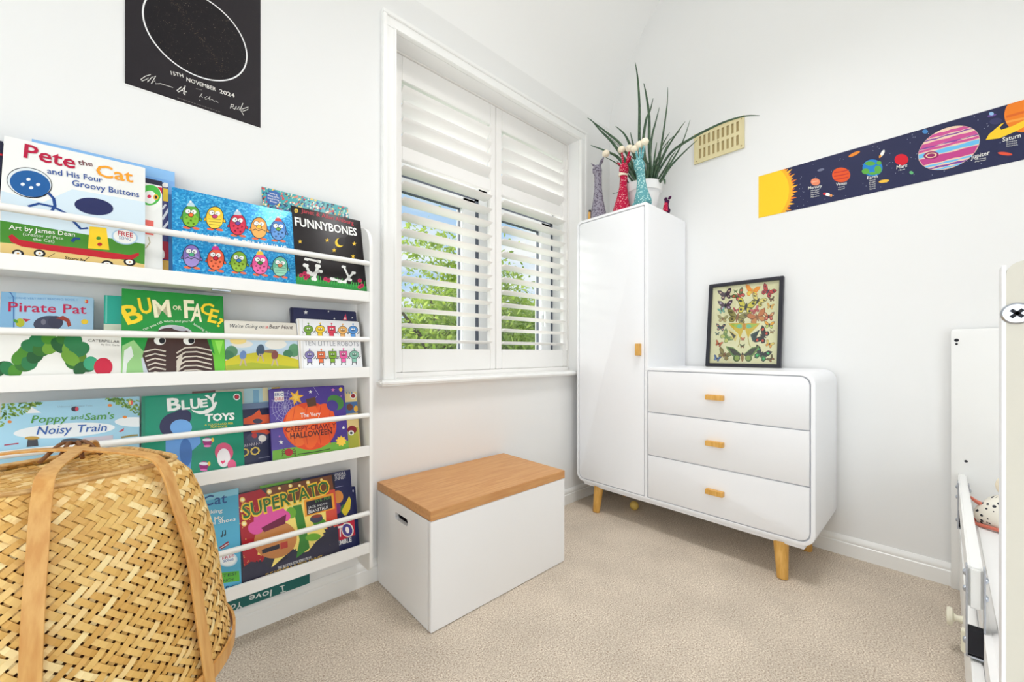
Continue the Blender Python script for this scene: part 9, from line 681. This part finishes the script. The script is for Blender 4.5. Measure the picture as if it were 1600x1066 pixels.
felt_animal('felt_animal', 'teal felt giraffe with a row of cream pompoms in front of the white pot', F_TEAL, (2.0, 1.118), (2.0, 1.132, 1.94), (1.994, 1.14, 2.0), .029, .047,
    [((2.0, 1.155, 2.0), (2.0, 1.18, 2.035))], [((2.0, 1.15, 2.02), (2.0, 1.162, 2.085)), ((2.0, 1.136, 2.025), (2.0, 1.138, 2.09)), ((2.0, 1.124, 2.02), (2.0, 1.112, 2.09))], [(2.0, 1.167, 2.088), (2.0, 1.139, 2.1), (2.0, 1.108, 2.104)], teal_extra)
def plum_extra(r, bd, m): part('bib', tube(bmesh.new(), [(2.178, 1.079, TOP+.002), (2.182, 1.077, TOP+.05)], [.015, .01], 10), F_RED, r)
felt_animal('felt_animal', 'small plum and red felt figure at the right of the white pot', F_PLUM, (2.2, 1.085), (2.2, 1.08, 1.81), (2.196, 1.077, 1.825), .014, .024,
    [((2.2, 1.083, 1.83), (2.2, 1.09, 1.846)), ((2.2, 1.07, 1.832), (2.2, 1.054, 1.846))], [], [], plum_extra)
bm = tube(bmesh.new(), [(2.0, 1.476, TOP), (2.0, 1.476, TOP+.05), (2.0, 1.476, TOP+.06)], [.009, .009, .006], 12)
r = thing('wooden_peg', 'tiny pale wooden peg with a dark top beside the grey felt giraffe', 'ornament', (2.0, 1.476, TOP))
part('peg_body', bm, M_LEG, r); part('peg_top', ball(bmesh.new(), (2.0, 1.474, TOP+.065), .009, 1, 1, .8, 12), M_DARK, r)

# ------------------------------------------------------------------ bed at the right edge
bed = thing('toddler_bed', 'white toddler bed with guard rail along the right wall side', 'bed', (1.35, -.4, 0))
BY = -.84
hb = ccw(rpoly([(-.018, 0, 0), (-.018, 1.044, .012), (BY, 1.044, .012), (BY, 0, 0)]))
h_ = part('headboard', prism(bmesh.new(), hb, 2.385, 2.4, axx, .003), M_BED, bed)
bm = ball(bmesh.new(), (2.3845, -.033, 1.0), .0065, .3, 1, 1, 10); ball(bm, (2.3845, -.033, .985), .004, .3, 1, 1, 10); ball(bm, (2.3845, -.058, .52), .005, .3, 1, 1, 10)
part('bolt_hole', bm, M_DARK, h_)
fb = ccw(rpoly([(-.0205, 0, 0), (-.0205, .9945, .006), (BY, .9945, .006), (BY, 0, 0)]))
f_ = part('footboard', prism(bmesh.new(), fb, .31, .325, axx, 0), M_BEIGE, bed)
part('edge_strip', box(.3102, -.0205, 0, .3252, -.0191, .993), M_WHITE, f_)
sc = part('screw', lathe(bmesh.new(), [(.0, 0), (.0044, 0), (.0052, .0006), (.0052, .0014)], 28, cap=False), M_STEEL, f_, local=True)
sc.data.transform(Matrix.Translation(Vector((.3088, -.0237, .969))-bed.location) @ Matrix.Rotation(PI/2, 4, 'Y'))
bm = bmesh.new()
for a in (PI/4, -PI/4): bmesh.ops.create_cube(bm, size=1, matrix=Matrix.Translation((.3086, -.0237, .969)) @ Matrix.Rotation(a, 4, 'X') @ Matrix.Diagonal((.0006, .0052, .0015, 1)))
part('cross_slot', bm, M_DARK, sc)
part('side_panel', box(.325, -.058, .03, 2.385, -.04, .262, .003), M_BED, bed)
part('back_panel', box(.325, BY, .03, 2.385, BY+.018, .42, .003), M_BED, bed)
part('slat_base', box(.325, BY+.018, .2, 2.385, -.058, .22), M_BED, bed)
k_ = part('drawer_knob', lathe(bmesh.new(), [(.012, 0), (.009, .012), (.011, .02), (.026, .024), (.028, .03), (.024, .036), (.005, .038)], 24), M_CREAM, bed, local=True)
k_.data.transform(Matrix.Translation(Vector((1.885, -.041, .11))-bed.location) @ Matrix.Rotation(-PI/2, 4, 'X'))
gr = part('guard_rail', box(1.36, -.0587, .3755, 2.384, -.0359, .468, .004), M_BED, bed)
def bracket(x, z0, z1):
    bm = box(x, -.0355, z0, x+.028, -.0325, z1, .001); bm_box(bm, x, -.062, z0, x+.028, -.059, z1, .001); bm_box(bm, x, -.0619, z0, x+.028, -.0326, z0+.004)
    b = part('bracket', bm, M_STEEL, gr, 'metal strap around the guard rail')
    bm = bmesh.new()
    for z in (z1-.018, z1-.055, z0+.03): ball(bm, (x+.012, -.0322, z), .0075, 1, .6, 1, 12)
    for z in (z1-.025, z1-.065): ball(bm, (x+.012, -.0625, z), .0075, 1, .6, 1, 12)
    part('bolt', bm, M_STEEL, gr)
    part('bracket_insert', box(x+.001, -.0588, z0+.008, x+.026, -.0357, z0+.062), M_DARK, gr)
bracket(1.355, .268, .47); bracket(2.2, .30, .47)
part('rail_stop', box(1.605, -.04, .148, 1.63, -.03, .205, .002), M_CREAM, bed)
solo('mattress', box(.335, BY+.022, .22, 2.38, -.0588, .35, .02, 3), M_SHEET, 'white mattress in the toddler bed', 'mattress', origin=(1.35, -.45, .22))
cb = thing('comforter_toy', 'white dotted cotton comforter with coral edging lying at the head of the bed', 'soft toy', (2.15, -.16, .35))
bm = bmesh.new(); bmesh.ops.create_uvsphere(bm, u_segments=28, v_segments=16, radius=1)
for v in bm.verts:
    x, y, z = v.co; f = 1+.08*math.sin(5*x+2*z)*math.cos(4*y)
    v.co = (2.15+x*.075*f*(1-.25*z), -.155+y*.082*f*(1-.18*z), .3505+max(z+.72, 0)*.068*f)
part('blanket', bm, F_DOT, cb)
part('edging', tube(bmesh.new(), [(2.15+.078*math.cos(a), -.155+.086*math.sin(a), .357+.004*math.sin(3*a)) for a in (2*PI*k/40 for k in range(41))], .006, 8), M_CORAL, cb)
part('corner_tab', tube(bmesh.new(), [(2.13, -.085, .425), (2.12, -.07, .437), (2.12, -.062, .447)], [.014, .01, .004], 10, .5), M_CORAL, cb)
part('pompom_head', ball(bmesh.new(), (2.15, -.16, .495), .042, 1, 1, 1.05, 20), M_POM, cb)

# ------------------------------------------------------------------ upturned bamboo basket standing on its strap handles
CX, CY, ZR, ZT = -.11, 1.10, .335, .735
bk = thing('bamboo_basket', 'large upturned woven bamboo basket with two strap handles in front of the bookcase', 'basket', (CX, CY, 0))
PHI = math.radians(24)
def prof(s):
    P = [(0, ZR, .245, 0), (.25, .45, .226, .05), (.5, .565, .204, .2), (.72, .655, .176, .45), (.87, .705, .154, .75), (1, ZT, .128, 1)]
    for a, b in zip(P, P[1:]):
        if s <= b[0]: t = (s-a[0])/(b[0]-a[0]); return tuple(a[i]+(b[i]-a[i])*t for i in (1, 2, 3))
    return P[-1][1:]
def surf(th, s, off=0):
    z, r, q = prof(s); c, sn = math.cos(th-PHI), math.sin(th-PHI); n = 2+2.4*q
    k = (abs(c)**n+abs(sn)**n)**(-1/n); R = (r+off*(1-.5*q))*k
    return Vector((CX+R*math.cos(th), CY+R*math.sin(th), z+off*.8*q))
random.seed(21)
tones = [lin(c) for c in ((234, 196, 124), (222, 178, 100), (240, 208, 144), (212, 164, 86), (228, 188, 112), (218, 172, 98), (246, 222, 162))]
NS, KS = 78, 2.15
vs, fs, cs = [], [], []
def strip(pts, nrm, sid, w, col):
    o = len(vs)
    for p, n, s in zip(pts, nrm, sid): vs.extend((p-s*w/2, p+s*w/2, p+s*w/2-n*.0009, p-s*w/2-n*.0009))
    for i in range(len(pts)-1):
        a, b = o+4*i, o+4*i+4
        for k in range(4): fs.append((a+k, a+(k+1) % 4, b+(k+1) % 4, b+k)); cs.append(col)
for fam in (1, -1):
    for i in range(NS):
        col = random.choice(tones); K = KS*NS/PI; m = int(K)*2
        pts, nr, sd = [], [], []
        for j in range(m+1):
            q = j/2; s = min(q/K, 1); th = 2*PI*i/NS+fam*KS*s*1.0
            # q counts the strips of the other family crossed so far: two over, two under
            up = (round(q) % 4 < 2) == (fam == 1)
            if j % 2: u2 = (math.floor(q+.99) % 4 < 2) == (fam == 1); u1 = (math.floor(q) % 4 < 2) == (fam == 1); off = (.0016 if u1 else -.0016)*.5+(.0016 if u2 else -.0016)*.5
            else: off = .0016 if up else -.0016
            p = surf(th, s, off); e = 1e-3
            dt = (surf(th+e, s)-surf(th-e, s)).normalized(); ds = (surf(th, min(s+e, 1))-surf(th, max(s-e, 0))).normalized(); n = dt.cross(ds).normalized()
            d = surf(th+fam*KS*e, min(s+e, 1))-surf(th-fam*KS*e, max(s-e, 0)); d.normalize()
            pts.append(p); nr.append(n); sd.append(d.cross(n).normalized())
        strip(pts, nr, sd, .0086*random.uniform(.92, 1.08), col)
me = bpy.data.meshes.new('woven_body'); me.from_pydata([tuple(v) for v in vs], [], fs); me.materials.append(M_BAMB)
me.attributes.new('Col', 'FLOAT_COLOR', 'FACE').data.foreach_set('color', [k for c in cs for k in c])
part('woven_body', me, None, bk)
bm = bmesh.new(); G = [[bm.verts.new(surf(2*PI*k/72, s/16, -.0065)) for k in range(72)] for s in range(17)]
for a, c in zip(G, G[1:]):
    for k in range(72): bm.faces.new((a[k], a[(k+1) % 72], c[(k+1) % 72], c[k]))
for v in G[-1]: v.co.z -= .026
bm.faces.new(G[-1])
part('hole_shade_shell', bm, M_HOLE_SHADE, bk)  # added inner shell, coloured dark so the weave's holes look shaded
# flat woven base, now on top
vs, fs, cs = [], [], []
def lim(a):   # half-extent of the base along direction a (base frame)
    n = 4.4; c, s = abs(math.cos(a)), abs(math.sin(a)); return 0.128*(c**n+s**n)**(-1/n)
def chord(u):  # half chord at offset u for the squircle
    return 0.128*max(0, 1-(abs(u)/0.128)**4.4)**(1/4.4)
def base_pt(a, b, z): return Vector((CX+a*math.cos(PHI)-b*math.sin(PHI), CY+a*math.sin(PHI)+b*math.cos(PHI), z))
for fam in (0, 1):
    for i in range(-12, 13):
        u = i*.0108; c = chord(u); col = random.choice(tones[1:6]); P = []
        for k in range(25):
            t = -c+2*c*k/24; sag = -.012*(1-(t*t+u*u)/.05); off = .001*(1 if ((round(t/.0108)+i*(1 if fam else 1)) % 4 < 2) == (fam == 0) else -1)
            P.append(base_pt(*((t, u) if fam == 0 else (u, t)), ZT+sag+off))
        d = base_pt(*((1, 0) if fam == 0 else (0, 1)), 0)-base_pt(0, 0, 0); n = Vector((0, 0, 1)); strip(P, [n]*25, [d.cross(n).normalized()]*25, .0104, col)
me = bpy.data.meshes.new('base_panel'); me.from_pydata([tuple(v) for v in vs], [], fs); me.materials.append(M_BAMB)
me.attributes.new('Col', 'FLOAT_COLOR', 'FACE').data.foreach_set('color', [k for c in cs for k in c])
part('base_panel', me, None, bk)
ring = [surf(2*PI*k/96, 1, .002) for k in range(97)]
part('base_edging', tube(bmesh.new(), ring, .005, 8, .8, False), M_BASE, bk)
bm = bmesh.new(); prs = [(.249, ZR-.012), (.254, ZR-.012), (.2545, ZR+.018), (.2495, ZR+.018)]
lathe(bm, prs+[prs[0]], 80, CX, CY, cap=False); prs = [(.238, ZR-.012), (.242, ZR-.012), (.241, ZR+.014), (.237, ZR+.014)]; lathe(bm, prs+[prs[0]], 80, CX, CY, cap=False)
part('rim', bm, M_STRAP, bk)
def strap(ang0, ang1, bow):
    """goes up one side, over the base and down the other; both ends stand on the floor"""
    P = []
    for ang, rev in ((ang0, 0), (ang1, 1)):
        q = [Vector((CX+.275*math.cos(ang), CY+.275*math.sin(ang), .003)), Vector((CX+.268*math.cos(ang), CY+.268*math.sin(ang), .2))]
        q += [surf(ang, s, .012) for s in (.0, .25, .5, .72)]+[surf(ang, .9, .018)+Vector((0, 0, .012))]
        a = surf(ang, 1, -.02); q.append(Vector((a.x, a.y, ZT+.026)))
        P.append(q)
    mid = [Vector((CX+bow[0], CY+bow[1], ZT+.03))]
    Q = smooth_path(P[0]+mid+P[1][::-1], 7); n = len(Q); dr = (P[0][-1]-P[1][-1]); sidev = Vector((-dr.y, dr.x, 0)).normalized()
    return ribbon(bmesh.new(), Q, lambda i: sidev, .023, .004)
part('strap', strap(math.radians(-93), math.radians(84), (.01, .02)), M_STRAP, bk)
part('strap', strap(math.radians(-41), math.radians(143), (-.01, .04)), M_STRAP, bk)
bm = bmesh.new()
for k, (a, b) in enumerate(((-.03, .02), (-.012, .028), (.012, .024), (.03, .012))): tube(bm, smooth_path([(CX+.0+a*1.3, CY+.06-b*1.6, ZT+.012), (CX+a*.6, CY+.062, ZT+.036), (CX+a*.2, CY+.075, ZT+.034)], 5), .0035, 8)
part('cane_tie', bm, M_TIE, bk)
